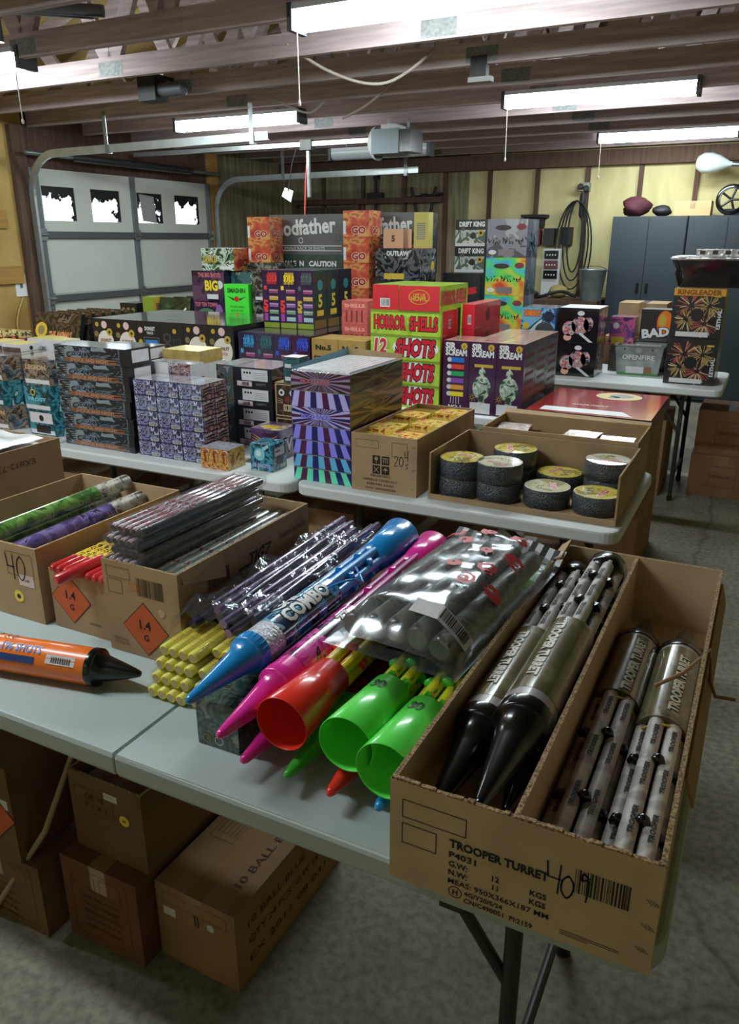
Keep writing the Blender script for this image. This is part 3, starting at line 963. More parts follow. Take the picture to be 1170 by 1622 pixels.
# upper layer
rocket('toy_rocket', 'blue rocket on top, nose out, with silver band and blue cord', (-0.738, 0.812, 0.842), 0, BLUEP, BLUEW, BLUEST, BLUEP,
       wrapped(None, 0, [('COMBO', 0.50, 0.030, -0.016), ('CHI', 0.36, 0.030, 0.020)]), L=(0.185, 0.05, 0.21, 0.20, 0.165), r=0.036, rs=0.010, cupr=(0.033, 0.050), band=SILB, cordm=BLUEP, ticks=True, group='rockets on the front table')
rocket('toy_rocket', 'pink rocket, nose out, between the blue rocket and the red cup', (-0.662, 0.79, 0.818), 0, PINKP, PINKW, PINKST, PINKP,
       wrapped(None, 0, [('ZZ', 0.8, 0.02, -0.01)]), L=(0.18, 0.03, 0.22, 0.28, 0.15), r=0.034, cupr=(0.030, 0.046), group='rockets on the front table')


def marked(T, s, L):
    """marker figures on a tail cup"""
    c = [o for o in T.children if o.name.startswith('tail_cup')][0]
    return c


for lab, x, y, z, n_, bd, st, cp, mk in (('rocket turned round, its red tail cup open towards the camera', -0.598, 0.868, 0.812, YEL, art('dark_red_wrap', [], 20), YELST, REDP, None),
                                         ('rocket turned round, its whole green tail cup marked 30', -0.482, 0.868, 0.812, GREENP, art('green_camo_wrap', [(40, 80, 30), (70, 120, 40), (120, 150, 50), (50, 60, 30)], 20, 0.2, 0.7, seed=6), GRST, GREENP, '30'),
                                         ('rocket turned round, its green tail cup half hidden by the long carton', -0.405, 0.845, 0.806, GREENP, art('green_camo_wrap', [], 20), GRST, GREENP, '30')):
    Lr = (0.17, 0.02, 0.22, 0.25, 0.160)
    tot = sum(Lr)
    T = rocket('toy_rocket', lab, (x, y + tot, z), pi, n_, bd, st, cp, L=Lr, r=0.034, rs=0.012, cupr=(0.036, 0.0475), ns=5, group='rockets on the front table')
    if mk:
        q = MB(); yb = sum(Lr[:4])
        rr = lambda a: 0.036 + (0.0475 - 0.036) * (a - yb) / Lr[4]
        def Pc(a, b_, l):
            R = rr(a) + l
            return Vector((sin(b_ / 0.036) * R, a, 0.034 + cos(b_ / 0.036) * R))
        class FF:  # frame that wraps strokes round the cup; reversed so that it reads from the open end
            def p(s, a, b_, l=0): return Pc(yb + 0.060 - b_, 0.0 - a, l + 0.0006)
        digit_strokes(q, FF(), mk, -0.014, 0.012, 0.020, 0.0028)
        q.build('marker_figures', T)

# camouflage rockets in the long carton
TURW = wrapped(None, 0, [('TROOPER TURRET', 0.52, 0.017, 0.012)], mat('pale_print', (188, 180, 160), 0.4), mat('dark_brown_print', (50, 42, 34), 0.5), rot=pi)


def turret(lab, loc, rz, L=(0.215, 0.024, 0.26, 0.30, 0.05), tilt=0.0):
    def sw(q, cx_, cz_, y1):
        P = cyl_place(cx_, cz_, 0.0125)
        for j in range(3):
            q.text(None, 'TROOPER', y1 + 0.05 + j * (L[3] - 0.03) / 3, 0.003, 0.007, INK, w=0.06, bold=0.04, P=P, l=0.0008, rot=pi)
    T = rocket('camouflage_rocket', lab, loc, rz, BLACKP, CAMO, SNOWC, BLACKP, TURW, L=L, r=0.043, rs=0.0125, cupr=(0.040, 0.043), ns=6, band=TBAND, group='camouflage rockets in the long carton', tilt=tilt, swrap=sw)
    y1 = L[0] + L[1] + L[2]
    q = MB()
    pts = [(sin(a) * 0.034, y1 + 0.012 + 0.006 * sin(3 * a), 0.043 + cos(a) * 0.034) for a in [k * 2 * pi / 20 for k in range(21)]]
    q.tube(pts, 0.0022, mat('yellow_string', (196, 168, 74), 0.7), 6); q.build('string', T)
    return T


turret('camouflage rocket in the long carton, nose towards the table, against its near wall', (-0.311, 0.80, 0.800), 0)
turret('camouflage rocket lying highest in the long carton, nose over the front rim', (-0.243, 0.785, 0.842), 0)
turret('camouflage rocket at the bottom of the long carton, under two others', (-0.2375, 0.90, 0.7475), 0, L=(0.17, 0.02, 0.22, 0.24, 0.05))
turret('camouflage rocket turned round in the long carton, beside the divider', (-0.1445, 1.615, 0.7475), pi, L=(0.15, 0.01, 0.22, 0.40, 0.04))
turret('camouflage rocket turned round in the long carton, against the outer wall', (-0.0625, 1.605, 0.7475), pi, L=(0.15, 0.01, 0.26, 0.35, 0.04))

# plastic bag of short camouflage rockets on top of the others
T = thing('rocket_bag', 'clear plastic bag of grey camouflage tubes with red marks, on the rockets', 'bag', (-0.482, 1.335, 0.884), -0.07)
for k in range(5):
    xx = -0.086 + k * 0.043
    q = MB(); rr = 0.0235
    q.lathe((xx, -0.255, 0.032 + 0.016 * cos((k - 2) * 0.6)), (0, 1, 0), [(0, 0.018), (0.004, rr), (0.44, rr), (0.445, 0.02)], art('grey_woodland_wrap', [(44, 44, 42), (84, 84, 78), (120, 120, 112), (62, 62, 58), (100, 96, 86)], 14, 0.4, 0.3, seed=21), 18, True, True); q.build('camouflage_tube', T)
q = MB(); rng = random.Random(4)
nx, ny = 26, 34
def bag_pt(i, j, top):
    u, v = i / nx, j / ny
    x = (u - 0.5) * 0.262; y = -0.285 + v * 0.54
    e = min(1, 4.2 * min(u, 1 - u)) ** 0.5 * min(1, 7 * min(v + 0.02, 1 - v)) ** 0.5
    h = 0.082 * e * (0.85 + 0.15 * sin(u * pi))
    j_ = 0.0016 * sin(i * 1.3 + j * 0.5) + 0.0016 * sin(j * 0.9 - i * 0.4)
    return (x, y, 0.006 + (h + j_ * e if top else 0.0))
q.loft([[bag_pt(i, j, True) for i in range(nx + 1)] for j in range(ny + 1)], film('bag_film', (228, 231, 232), 0.72, 0.22, 6, 0.16), closed=False)
q.loft([[bag_pt(i, j, False) for i in range(nx + 1)] for j in range(ny + 1)], film('bag_film'), closed=False)
bg = q.build('bag_film', T)
q = MB(); rng = random.Random(9)
def bag_surface(a, b_, l=0):
    u, v = a / 0.262 + 0.5, (b_ + 0.285) / 0.54
    e = min(1, 4.2 * min(u, 1 - u)) ** 0.5 * min(1, 7 * min(v + 0.02, 1 - v)) ** 0.5
    return Vector((a, b_, 0.010 + 0.082 * e * (0.85 + 0.15 * sin(u * pi)) + l))
class BF:
    def p(s, a, b_, l=0): return bag_surface(a, b_, l + 0.002)
REDM = mat('red_bag_print', (196, 44, 56), 0.5)
q = None
for cx_, cy_ in ((0.0, -0.02), (0.065, 0.0), (0.03, 0.07), (0.09, 0.08), (0.045, -0.075), (0.098, -0.06), (-0.03, 0.10), (0.0, 0.17), (0.07, 0.16), (-0.07, 0.14)):
    q = MB()
    for s_ in range(5):
        a = rng.uniform(0, 6.28); rad = rng.uniform(0.006, 0.020)
        q.stroke(BF(), [(cx_ + cos(a + t) * rad, cy_ + sin(a + t) * rad * 1.1) for t in (0, 0.7, 1.4, 2.1)], rng.uniform(0.006, 0.010), REDM)
    q.build('red_mark', bg)
q = MB()
for i in range(6):
    q.quad2(BF(), [(0.015 + i * 0.018, -0.235), (0.033 + i * 0.018, -0.235), (0.033 + i * 0.018, -0.200), (0.015 + i * 0.018, -0.200)], PAPER, 0.001)
q.barcode(BF(), 0.068, -0.230, 0.05, 0.026, l=0.002)
q.build('barcode_label', bg)
q = MB()
for k in range(20):
    x0 = -0.131 + k * 0.0131
    hz = lambda v: 0.018 + 0.006 * sin(v * 40)
    q.poly([(x0, 0.245, hz(x0)), (x0 + 0.0131, 0.245, hz(x0 + 0.0131)), (x0 + 0.0131, 0.295, hz(x0 + 0.0131) + 0.018), (x0, 0.295, hz(x0) + 0.018)], mat('header_white', (214, 214, 214), 0.25, coat=0.6) if k % 2 else BLACK)
q.build('header_strip', bg)
# ------------------------------------------------------------------ the rest of the front table
# orange rocket lying along the table edge, its black nose towards the seam
def orange_wrap(q, y, l, r):
    P = lambda a, b, l_: Vector((sin(-b / r) * (r + l_), a, r + cos(-b / r) * (r + l_)))
    q.text(None, '196 SHOTS', y + 0.145, 0.021, 0.017, BLUE, w=0.090, bold=0.0, back=WHITE, backb=0.03, P=P, l=0.0014, rot=pi)
    q.text(None, 'W', y + 0.26, 0.006, 0.075, BLUE, w=0.085, bold=0.04, back=WHITE, backb=0.06, P=P, l=0.0014, rot=pi)
    class FF:
        def p(s, a, b_, l_=0): return P(y + 0.20 - a, 0.012 - b_, l_ + 0.001)
    digit_strokes(q, FF(), '3', 0.0, 0.010, 0.017, 0.002)
    digit_strokes(q, FF(), '0', 0.018, 0.010, 0.015, 0.002)
    for a0, a1, b0, b1, mm in ((0.02, 0.085, -0.044, -0.026, PAPER), (0.11, 0.24, -0.050, -0.036, mat('dark_blue_strip', (30, 60, 120), 0.4))):
        for k in range(6):
            aa, ab = y + a0 + (a1 - a0) * k / 6, y + a0 + (a1 - a0) * (k + 1) / 6
            q.poly([P(aa, -b0, .001), P(ab, -b0, .001), P(ab, -b1, .001), P(aa, -b1, .001)][::-1], mm)
    for k in range(9):
        aa = y + 0.03 + k * 0.005
        q.poly([P(aa, 0.030, .0016), P(aa + .002, 0.030, .0016), P(aa + .002, 0.041, .0016), P(aa, 0.041, .0016)], INK)


rocket('toy_rocket', 'orange rocket with a black nose lying along the table front edge', (-0.985, 0.965, ZT), pi / 2 + 0.20, BLACKP, ORANGE, YELST, BLACKP, orange_wrap, L=(0.105, 0.0, 0.40, 0.12, 0.10), r=0.037, group='rockets on the front table')

# yellow-tipped candle bundles: two side by side, four layers high
YT = mat('yellow_tube_paper', (244, 232, 84), 0.4, coat=0.4)
ZEB = art('pink_zebra_paper', [(58, 30, 62), (200, 90, 140), (230, 170, 200), (90, 40, 90)], 60, 0.3, 0.5, seed=31, stretch=(1, 0.5, 1))
CLAYT = mat('clay_tube_end', (188, 168, 120), 0.5, coat=0.5)
RR = 0.0114
proto = None
for lay in range(4):
    for cidx in range(2):
        x0 = -0.965 + cidx * 0.098 + lay * 0.002
        y0 = 0.955 + lay * 0.012 + cidx * 0.006 + (0.03 if cidx and lay == 3 else 0)
        side = 'outer' if cidx == 0 else 'inner'
        lab = 'flat bundle of yellow-tipped candles, %s layer of the %s stack' % (level(lay, 4), 'stack nearer the orange rocket' if cidx == 0 else 'stack under the blue rocket')
        lab = 'flat pack of yellow-tipped tubes, %s of the pile %s' % (level(lay, 4), 'beside the orange rocket' if cidx == 0 else 'under the blue rocket')
        if proto is None:
            T = thing('candle_pack', lab, 'firework tubes', (x0, y0, ZT + lay * 0.0245), group='yellow-tipped tube packs')
            for k in range(4):
                q = MB(); cx = 0.012 + k * 0.0228
                q.lathe((cx, 0, 0.012), (0, 1, 0), [(0, RR * 0.75), (0.002, RR), (0.125, RR)], YT, 14, cap0=CLAYT)
                for j in range(3):
                    q.text(None, 'MAGIC BALL', 0.065, -0.006 + j * 0.006, 0.0028, ORANGEINK, w=0.09, P=cyl_place(cx, 0.012, RR), l=0.0006, rot=pi)
                q.lathe((cx, 0.125, 0.012), (0, 1, 0), [(0, RR * 1.01), (0.43, RR * 1.01)], ZEB, 14, cap1=True)
                q.build('tube', T)
            q = MB(); hw = 0.0935
            q.loft([[(0, y, 0.0005), (hw, y, 0.0005), (hw, y, 0.0235), (0, y, 0.0235)] for y in (-0.002, 0.2, 0.4, 0.557)], film('shrink_wrap', (250, 250, 248), 0.88, 0.5, 60, 0.1), smooth=False); q.build('shrink_wrap', T)
            proto = T
        else:
            T = dup_tree(proto, (x0, y0, ZT + lay * 0.0245))
            T['label'] = lab
            T.rotation_euler = (0, 0, random.uniform(-0.02, 0.02))

# dark green box under the pink nose
DKG = art('dark_green_fog_print', [(14, 24, 22), (40, 62, 54), (84, 104, 92), (24, 36, 34), (120, 134, 124)], 26, 0.22, 0.8, seed=41, hard=False)
def fogbox(q, w, d, h, F, R, T):
    q.rect(T, 0.012, d - 0.05, 0.035, d - 0.012, PAPER)
    for i in range(4): q.rect(T, 0.014, d - 0.046 + i * 0.009, 0.033, d - 0.043 + i * 0.009, mat('fine_print', (120, 120, 118), 0.6), 0.0009)
    q.disc(F, 0.02, 0.016, 0.009, mat('olive_print', (130, 116, 70), 0.5), rin=0.7); q.disc(F, 0.045, 0.016, 0.009, PAPER, rin=0.8)
    q.text(R, 'KRAKEN', d * 0.5, h * 0.55, 0.02, mat('dim_red_print', (120, 40, 40), 0.5), w=d * 0.7, bold=0.05, back=BLACK)
gbox('firework_box', 'dark green foggy box under the pink rocket nose', 'firework box', (-0.786, -0.700), (0.885, 1.03), (ZT, 0.832), {'*': DKG}, fogbox, rz=0.02)

# bag of purple sticks on the yellow packs
T = thing('stick_bundle', 'loose clear bag of dark purple sticks on the yellow-tipped packs', 'firework sticks', (-0.868, 1.33, 0.842))
PSTK = art('purple_stick_paper', [(40, 30, 64), (84, 66, 116), (150, 120, 160), (56, 40, 84)], 50, 0.2, 0.8, seed=51, stretch=(1, 0.3, 1))
BSTK = mat('dark_violet_stick', (44, 36, 74), 0.2, coat=0.8)
k = 0
for row in range(2):
    for i in range(7 - row):
        q = MB(); xx = -0.062 + i * 0.0215 + row * 0.0105
        q.lathe((xx, -0.27 + 0.02 * ((i * 7 + row * 3) % 4), 0.012 + row * 0.0185), (0.03 * sin(i * 2.1), 1, 0.02), [(0, 0.0095), (0.54, 0.0095)], BSTK if (i + row) % 3 == 0 else PSTK, 10, True, True); q.build('stick', T)
q = MB(); nx, ny = 18, 22
pts = []
for j in range(ny + 1):
    row = []
    for i in range(nx + 1):
        u, v = i / nx, j / ny
        e = min(1, 6 * min(u, 1 - u)) ** 0.5
        row.append(((u - 0.5) * 0.19 * (1 + 0.12 * sin(v * 5)), -0.30 + v * 0.58, 0.004 + e * (0.046 + 0.010 * sin(i * 1.9 + j * 1.3) + 0.010 * sin(j * 0.8))))
    pts.append(row)
q.loft(pts, film('loose_bag_film', (240, 238, 242), 0.88, 0.5, 22, 0.1), closed=False); q.build('bag_film', T)

# ---- open cartons along the back of the front table
def hazard(q, F, a, b, r, t2='G'):
    q.quad2(F, [(a - r, b), (a, b - r), (a + r, b), (a, b + r)], INK, 0.0006)
    k = r * 0.96
    q.quad2(F, [(a - k, b), (a, b - k), (a + k, b), (a, b + k)], ORANGEINK, 0.0009)
    q.text(F, '1.4', a, b + r * 0.16, r * 0.34, INK, bold=0.02, l=0.0013)
    q.text(F, t2, a, b - r * 0.32, r * 0.24, INK, bold=0.02, l=0.0013)


def f14(q, F, w, h):
    q.outline(F, 0.012, h - 0.036, 0.075, h - 0.012, 0.0009, BROWNINK); q.outline(F, 0.012, h - 0.072, 0.052, h - 0.040, 0.0009, BROWNINK)
    q.barcode(F, 0.092, h - 0.066, 0.068, 0.040, BROWNINK)
    q.rect(F, 0.070, h - 0.058, 0.110, h - 0.040, TAPE, 0.0004)
    hazard(q, F, 0.105, 0.068, 0.062)
    q.disc(F, 0.152, 0.115, 0.009, mat('clear_sticker', (196, 176, 150), 0.15, coat=0.8))
    for i, t in enumerate(('FIREWORKS', 'HANDLE WITH CARE')):
        q.text(F, t, 0.035, 0.030 - i * 0.009, 0.005, BROWNINK, w=0.04)


def s14(q, F, w, h):
    q.barcode(F, 0.09, 0.135, 0.075, 0.036, BROWNINK)
    q.text(F, 'TJG', 0.265, 0.150, 0.026, INK, w=0.06, bold=0.03, skew=0.3)
    q.stroke(F, [(0.200, 0.142), (0.238, 0.142), (0.222, 0.118)], 0.005, INK); q.stroke(F, [(0.222, 0.118), (0.26, 0.128), (0.290, 0.132), (0.325, 0.166)], 0.005, INK)
    q.stroke(F, [(0.200, 0.142), (0.212, 0.122), (0.222, 0.118)], 0.004, INK); q.stroke(F, [(0.290, 0.168), (0.325, 0.166)], 0.004, INK)
    q.text(F, 'EX#2013070258', 0.42, 0.165, 0.012, BROWNINK, w=0.115)


CTN = carton('carton', 'open cardboard carton with an orange hazard diamond, full of candle packs', (-1.165, -0.965), (1.065, 1.56), (ZT, 0.95), front=f14, side=s14)
flap(CTN, [(0.100, -0.235, 0.206), (0.100, -0.10, 0.206), (0.107, -0.10, 0.150), (0.107, -0.235, 0.185)], CARD, 0.003)
# content: rows of printed tubes filling the carton
GT = art('grey_teal_tube_paper', [(112, 60, 76), (176, 176, 170), (140, 168, 160), (206, 204, 196), (150, 90, 110)], 70, 0.25, 0.6, seed=61, stretch=(1, 0.6, 1))
for lay in range(2):
    for k in range(7):
        q = MB(); rr = 0.0125
        q.lathe((-1.147 + k * 0.0272, 1.08, 0.888 + lay * 0.0262), (0, 1, 0), [(0, rr), (0.462, rr)], GT, 12, True, True)
        if lay == 0: pass
        o = q.build('candle_tube'); 
        tag(o, 'pale printed tube, %s row in the hazard diamond carton, %s from its near side' % ('lower' if lay == 0 else 'upper', ORD[k]), 'firework tube', 'tubes filling the carton with the hazard diamond')
q = MB(); q.box((-0.09, -0.235, 0.006), (0.09, 0.235, 0.133), mat('packed_tubes_below', (120, 96, 84), 0.7, var=0.2, scale=60)); q.build('inner_pack', CTN)
# four foil-wrapped candle slabs stacked on top
SLAB = art('red_silver_script_wrap', [(60, 56, 64), (150, 146, 154), (164, 66, 80), (196, 188, 194), (90, 80, 90)], 60, 0.18, 0.95, seed=63, stretch=(1, 0.45, 1))
DSL = mat('dark_wrapped_side', (44, 42, 50), 0.18, coat=0.9, var=0.4, scale=40)
SLW = film('slab_wrap', (248, 248, 250), 0.88, 0.5, 50, 0.12)
proto = None
for lay in range(4):
    zz = 0.931 + lay * 0.0230
    lab = 'flat wrapped pack of silver tubes, %s of four on the full carton' % level(lay, 4)
    if proto is None:
        T = thing('candle_slab', lab, 'firework pack', (-1.106, 1.278, zz), -0.02, 'wrapped tube packs on the carton')
        for k in range(5):
            q = MB(); q.lathe((-0.038 + k * 0.0190, -0.205, 0.0108), (0, 1, 0), [(0, 0.007), (0.004, 0.0094), (0.41, 0.0094), (0.414, 0.007)], SLAB if k < 4 else DSL, 10, DSL, DSL); q.build('tube', T)
        q = MB(); hw = 0.0485
        q.loft([[(-hw, y, 0.0006), (hw, y, 0.0006), (hw, y, 0.0218), (-hw, y, 0.0218)] for y in (-0.212, -0.08, 0.08, 0.218)], SLW, smooth=False, cap0=True, cap1=True); q.build('shrink_wrap', T)
        proto = T
    else:
        T = dup_tree(proto, (-1.106 + (0.003, -0.003, 0.002)[lay - 1], 1.278 + (0.010, 0.004, 0.016)[lay - 1], zz), -0.02 + random.uniform(-0.01, 0.01)); T['label'] = lab

def fmid(q, F, w, h):
    hazard(q, F, 0.060, 0.078, 0.060); q.text(F, 'DANGER', 0.125, 0.03, 0.006, BROWNINK)
CT2 = carton('carton', 'low open carton with a faded hazard diamond between two larger ones', (-1.352, -1.170), (1.085, 1.58), (ZT, 0.885), front=fmid)
RPK = mat('red_pack_paper', (196, 40, 48), 0.25, coat=0.8); YPK = art('yellow_black_tube_print', [(60, 40, 20), (228, 190, 50), (238, 206, 70), (120, 70, 20)], 90, 0.2, 0.8, seed=66)
for i, (a, lay) in enumerate(((0, 0), (1, 0), (0, 1), (1, 1))):
    T = thing('tube_pack', 'red and yellow pack of tubes in the low carton, %s layer, %s' % ('lower' if lay == 0 else 'upper', 'beside the candle tubes' if a == 0 else 'beside the stacked slabs'), 'firework pack', (-1.300 + a * 0.085, 1.30, 0.850 + lay * 0.0285), 0.0, 'red and yellow tube packs')
    for k in range(4):
        q = MB(); q.lathe((-0.03 + k * 0.0195, -0.205 - 0.02 * lay, 0.0105), (0, 1, 0), [(0, 0.006), (0.006, 0.0095), (0.07, 0.0095)], RPK, 10, True, False); q.lathe((-0.03 + k * 0.0195, -0.135 - 0.02 * lay, 0.0105), (0, 1, 0), [(0, 0.0095), (0.34, 0.0095)], YPK, 10, False, True); q.build('tube', T)
q = MB(); q.box((-0.08, -0.235, 0.006), (0.08, 0.235, 0.105), mat('packed_red_tubes_below', (126, 50, 44), 0.6, var=0.2, scale=50)); q.build('inner_pack', CT2)
q = MB(); q.lathe((-1.255, 1.02, 0.897), (0.12, 1, 0.05), [(0, 0.008), (0.004, 0.013), (0.12, 0.013)], RPK, 12, True, True); tag(q.build('loose_tube'), 'loose red tube with a round end poking over the rim of the low carton', 'firework tube')

def fcand(q, F, w, h):
    q.outline(F, w - 0.10, h - 0.075, w - 0.015, h - 0.018, 0.0009, BROWNINK)
    digit_strokes(q, F, '40', w - 0.10, h - 0.085, 0.06, 0.003)
    q.rect(F, w - 0.066, h - 0.098, w - 0.018, h - 0.070, mat('pink_white_sticker', (212, 190, 188), 0.4))
    q.text(F, '240', w - 0.04, h - 0.083, 0.008, mat('dim_red_print', (120, 40, 40), 0.5))
    q.disc(F, w - 0.075, h - 0.128, 0.015, YEL); q.disc(F, w - 0.075, h - 0.128, 0.006, INK, 0.0012)
CT3 = carton('carton', 'open carton with a yellow round sticker, holding thick green and purple tubes', (-1.74, -1.375), (1.075, 1.56), (ZT, 0.925), front=fcand)
TG = art('green_tube_wrap', [(60, 96, 48), (88, 132, 62), (120, 156, 84), (54, 78, 42)], 24, 0.15, 0.9, seed=71)
TPp = art('purple_tube_wrap', [(64, 44, 92), (92, 74, 130), (120, 106, 156), (56, 40, 76)], 24, 0.15, 0.9, seed=72)
TM = art('maroon_tube_wrap', [(90, 50, 60), (130, 80, 96), (70, 60, 60), (100, 100, 90)], 24, 0.15, 0.9, seed=73)
TE = art('silver_tube_end_wrap', [(70, 66, 60), (150, 146, 138), (190, 184, 170), (110, 100, 90)], 40, 0.2, 0.8, seed=74)
for lab, dx, dz, mt_ in (('green', 0.0, 0.152, TG), ('violet', 0.048, 0.112, TPp), ('maroon', 0.052, 0.068, TM), ('lilac', 0.112, 0.060, TPp), ('lime', -0.050, 0.108, TG), ('plum', -0.004, 0.070, TM), ('pale violet', 0.150, 0.020, TPp)):
    q = MB(); rr = 0.0215
    q.lathe((-1.555 + dx, 1.10, ZT + 0.025 + dz), (0, 1, 0.02), [(0, rr), (0.33, rr)], mt_, 16, True)
    q.lathe((-1.555 + dx, 1.43, ZT + 0.0316 + dz), (0, 1, 0.02), [(0, rr), (0.118, rr)], TE, 16, False, True)
    o = q.build('candle_tube')
    o2 = q
    tag(o, {'green': 'thick green tube lying topmost in the carton with a yellow sticker', 'violet': 'violet tube just below the topmost green one', 'maroon': 'maroon tube under the violet tube', 'lilac': 'lilac tube lying beside the maroon one, nearest the low carton, second layer',
            'lime': 'lime tube at the far side of the carton, beside the topmost tube', 'plum': 'plum tube buried under the topmost green tube', 'pale violet': 'pale violet tube at the carton floor, against its wall'}[lab], 'firework tube', 'thick tubes in the carton with a yellow sticker')
    if lab in ('green', 'violet', 'maroon'):
        m2 = MB(); P = cyl_place(0, 0, rr)
        m2.text(None, 'BOOMERS', 0.17, -0.012, 0.012, PAPER, w=0.09, bold=0.04, P=P, l=0.001)
        m2.text(None, '6' if lab == 'violet' else 'G', 0.30, -0.010, 0.03, YEL, bold=0.1, back=INK, P=P, l=0.001)
        m2.build('lettering', o, (-1.555 + dx, 1.10, ZT + 0.025 + dz))
q = MB(); q.box((-0.02, -0.23, 0.006), (0.17, 0.23, 0.017), TM); q.build('inner_pack', CT3)

def sblue(q, F, w, h):
    q.text(F, 'EX#12-7325', w * 0.66, h - 0.045, 0.018, BROWNINK, w=0.16, rot=pi)
CT4 = carton('carton', 'tall open carton with upside-down figures on its side, holding blue bags', (-2.16, -1.86), (1.08, 1.60), (ZT, 1.008), side=sblue, mt=CARDD)
for i, (dx, dy, c, lab) in enumerate(((0.05, 0.1, mat('blue_foil_bag', (30, 80, 200), 0.2, coat=0.8, var=0.5, scale=30), 'crumpled blue foil bag in the tall carton'), (-0.03, 0.12, mat('white_poly_sheet', (206, 208, 212), 0.25, coat=0.5, var=0.1, scale=12), 'white plastic sheet lying over the blue bag in the tall carton'))):
    q = MB(); rows = []
    for j in range(13):
        row = []
        for k in range(13):
            u, v = k / 12 - 0.5, j / 12 - 0.5
            row.append((u * 0.24, v * 0.34, 0.20 + 0.035 * i + 0.05 * (0.5 - max(abs(u), abs(v))) + (0.012 if i == 0 else 0.003) * sin(k * 0.9 + j) + (0.01 if i == 0 else 0.004) * sin(j * 1.1)))
        rows.append(row)
    q.loft(rows, c, closed=False); q.loft([[(x, y, z - 0.02) for x, y, z in r_] for r_ in rows], c, closed=False)
    o = q.build('plastic_bag', None, (-2.01, 1.34 + dy * 0.5, ZT + (0.0 if i == 0 else 0.035))); tag(o, lab, 'bag')
q = MB(); q.box((-0.14, -0.25, 0.006), (0.14, 0.25, 0.175), CARDR); q.build('inner_pack', CT4)

# ------------------------------------------------------------------ cartons on the floor under the front table
CARDF = mat('shade_darkened_cardboard', (112, 84, 60), 0.9, var=0.14, scale=8)  # cardboard darkened: the shade under the table is put into the colour
CARDFR = mat('shade_darkened_red_cardboard', (108, 70, 50), 0.9, var=0.14, scale=8)  # redder cardboard with the same shade in its colour


def big_front(q, F, w, h):
    q.rect(F, 0.02, h - 0.085, 0.055, h - 0.062, PAPER); q.disc(F, 0.155, h - 0.065, 0.010, PAPER)
    q.outline(F, 0.02, h - 0.05, 0.2, h - 0.02, 0.001, BROWNINK); q.rect(F, 0.11, h - 0.08, 0.114, h - 0.05, INK); q.rect(F, 0.118, h - 0.08, 0.122, h - 0.05, INK)


def closed_carton(label, x, y, z, mt=CARD, deco=None, rz=0.0, name='carton', flaps=True, group=None):
    w, d, h = x[1] - x[0], y[1] - y[0], z[1] - z[0]
    T = thing(name, label, 'carton', ((x[0] + x[1]) / 2, (y[0] + y[1]) / 2, z[0]), rz, group)
    F = Frame((-w / 2, -d / 2, 0), (1, 0, 0), (0, 0, 1)); R = Frame((w / 2, -d / 2, 0), (0, 1, 0), (0, 0, 1)); TT = Frame((-w / 2, -d / 2, h), (1, 0, 0), (0, 1, 0))
    q = MB(); q.box((-w / 2, -d / 2, 0), (w / 2, d / 2, h - 0.006), mt)
    tq = MB()
    if flaps:
        for s in (-1, 1):
            a, c = (-w / 2, -0.001) if s < 0 else (0.001, w / 2)
            tq.box((a, -d / 2, h - 0.006), (c, d / 2, h), mt)
        tq.rect(TT, w / 2 - 0.024, 0, w / 2 + 0.024, d, TAPE, 0.0004)
        q.rect(F, w / 2 - 0.024, h - 0.07, w / 2 + 0.024, h, TAPE, 0.0004)
    if deco:
        deco(q, tq, w, d, h, F, R, TT)
    q.build('body', T)
    if flaps:
        tq.build('top_flap', T)
    return T


def bigdeco(q, tq, w, d, h, F, R, T):
    big_front(q, F, w, h)
    tq.text(T, '10 BALL BLUE TRI', w * 0.80, d * 0.52, 0.020, BROWNINK, w=d * 0.72, rot=pi / 2, l=0.0012)
    tq.outline(T, 0.02, d * 0.38, w * 0.40, d * 0.80, 0.001, BROWNINK)
    for i in range(5): tq.rect(T, 0.03 + i * 0.012, d * 0.42, 0.034 + i * 0.012, d * 0.76, mat('faded_ink', (116, 90, 62), 0.8), 0.0007)
    for i, t in enumerate(('10 BALL BLUE TRICK', 'QTY 24 PCS  G.W 14 KGS', 'EX 2011 08 0317')):
        q.text(R, t, d * 0.5, h * 0.72 - i * 0.05, 0.02, BROWNINK, w=d * 0.8)


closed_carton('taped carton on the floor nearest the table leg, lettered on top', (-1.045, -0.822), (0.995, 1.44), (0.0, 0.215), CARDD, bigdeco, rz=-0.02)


def redco(q, tq, w, d, h, F, R, T):
    q.outline(F, 0.025, 0.02, w - 0.03, h - 0.02, 0.001, BROWNINK); q.outline(F, 0.035, h - 0.07, 0.10, h - 0.035, 0.001, BROWNINK); q.outline(F, 0.115, h - 0.08, w - 0.05, h - 0.03, 0.001, BROWNINK)
    for i in range(5): q.text(F, ('KEEP FIRE AWAY', 'HANDLE CAREFULLY', 'FIREWORKS', 'UN0336', 'MADE IN CHINA')[i], w * 0.5, h - 0.095 - i * 0.022, 0.010, BROWNINK, w=0.11)


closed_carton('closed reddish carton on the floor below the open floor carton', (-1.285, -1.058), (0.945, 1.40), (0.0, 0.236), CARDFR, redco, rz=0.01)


def nfront(q, F, w, h):
    q.rect(F, 0.105, h - 0.045, 0.145, h - 0.027, PAPER); q.disc(F, 0.160, h - 0.085, 0.014, YEL); q.text(F, 'H', 0.16, h - 0.085, 0.009, INK, bold=0.08)
    q.text(F, 'GR 18', 0.075, h - 0.055, 0.016, BROWNINK); q.text(F, 'P 4 X 2', 0.078, h - 0.080, 0.016, BROWNINK); q.outline(F, 0.015, h - 0.10, 0.13, h - 0.035, 0.0008, BROWNINK)


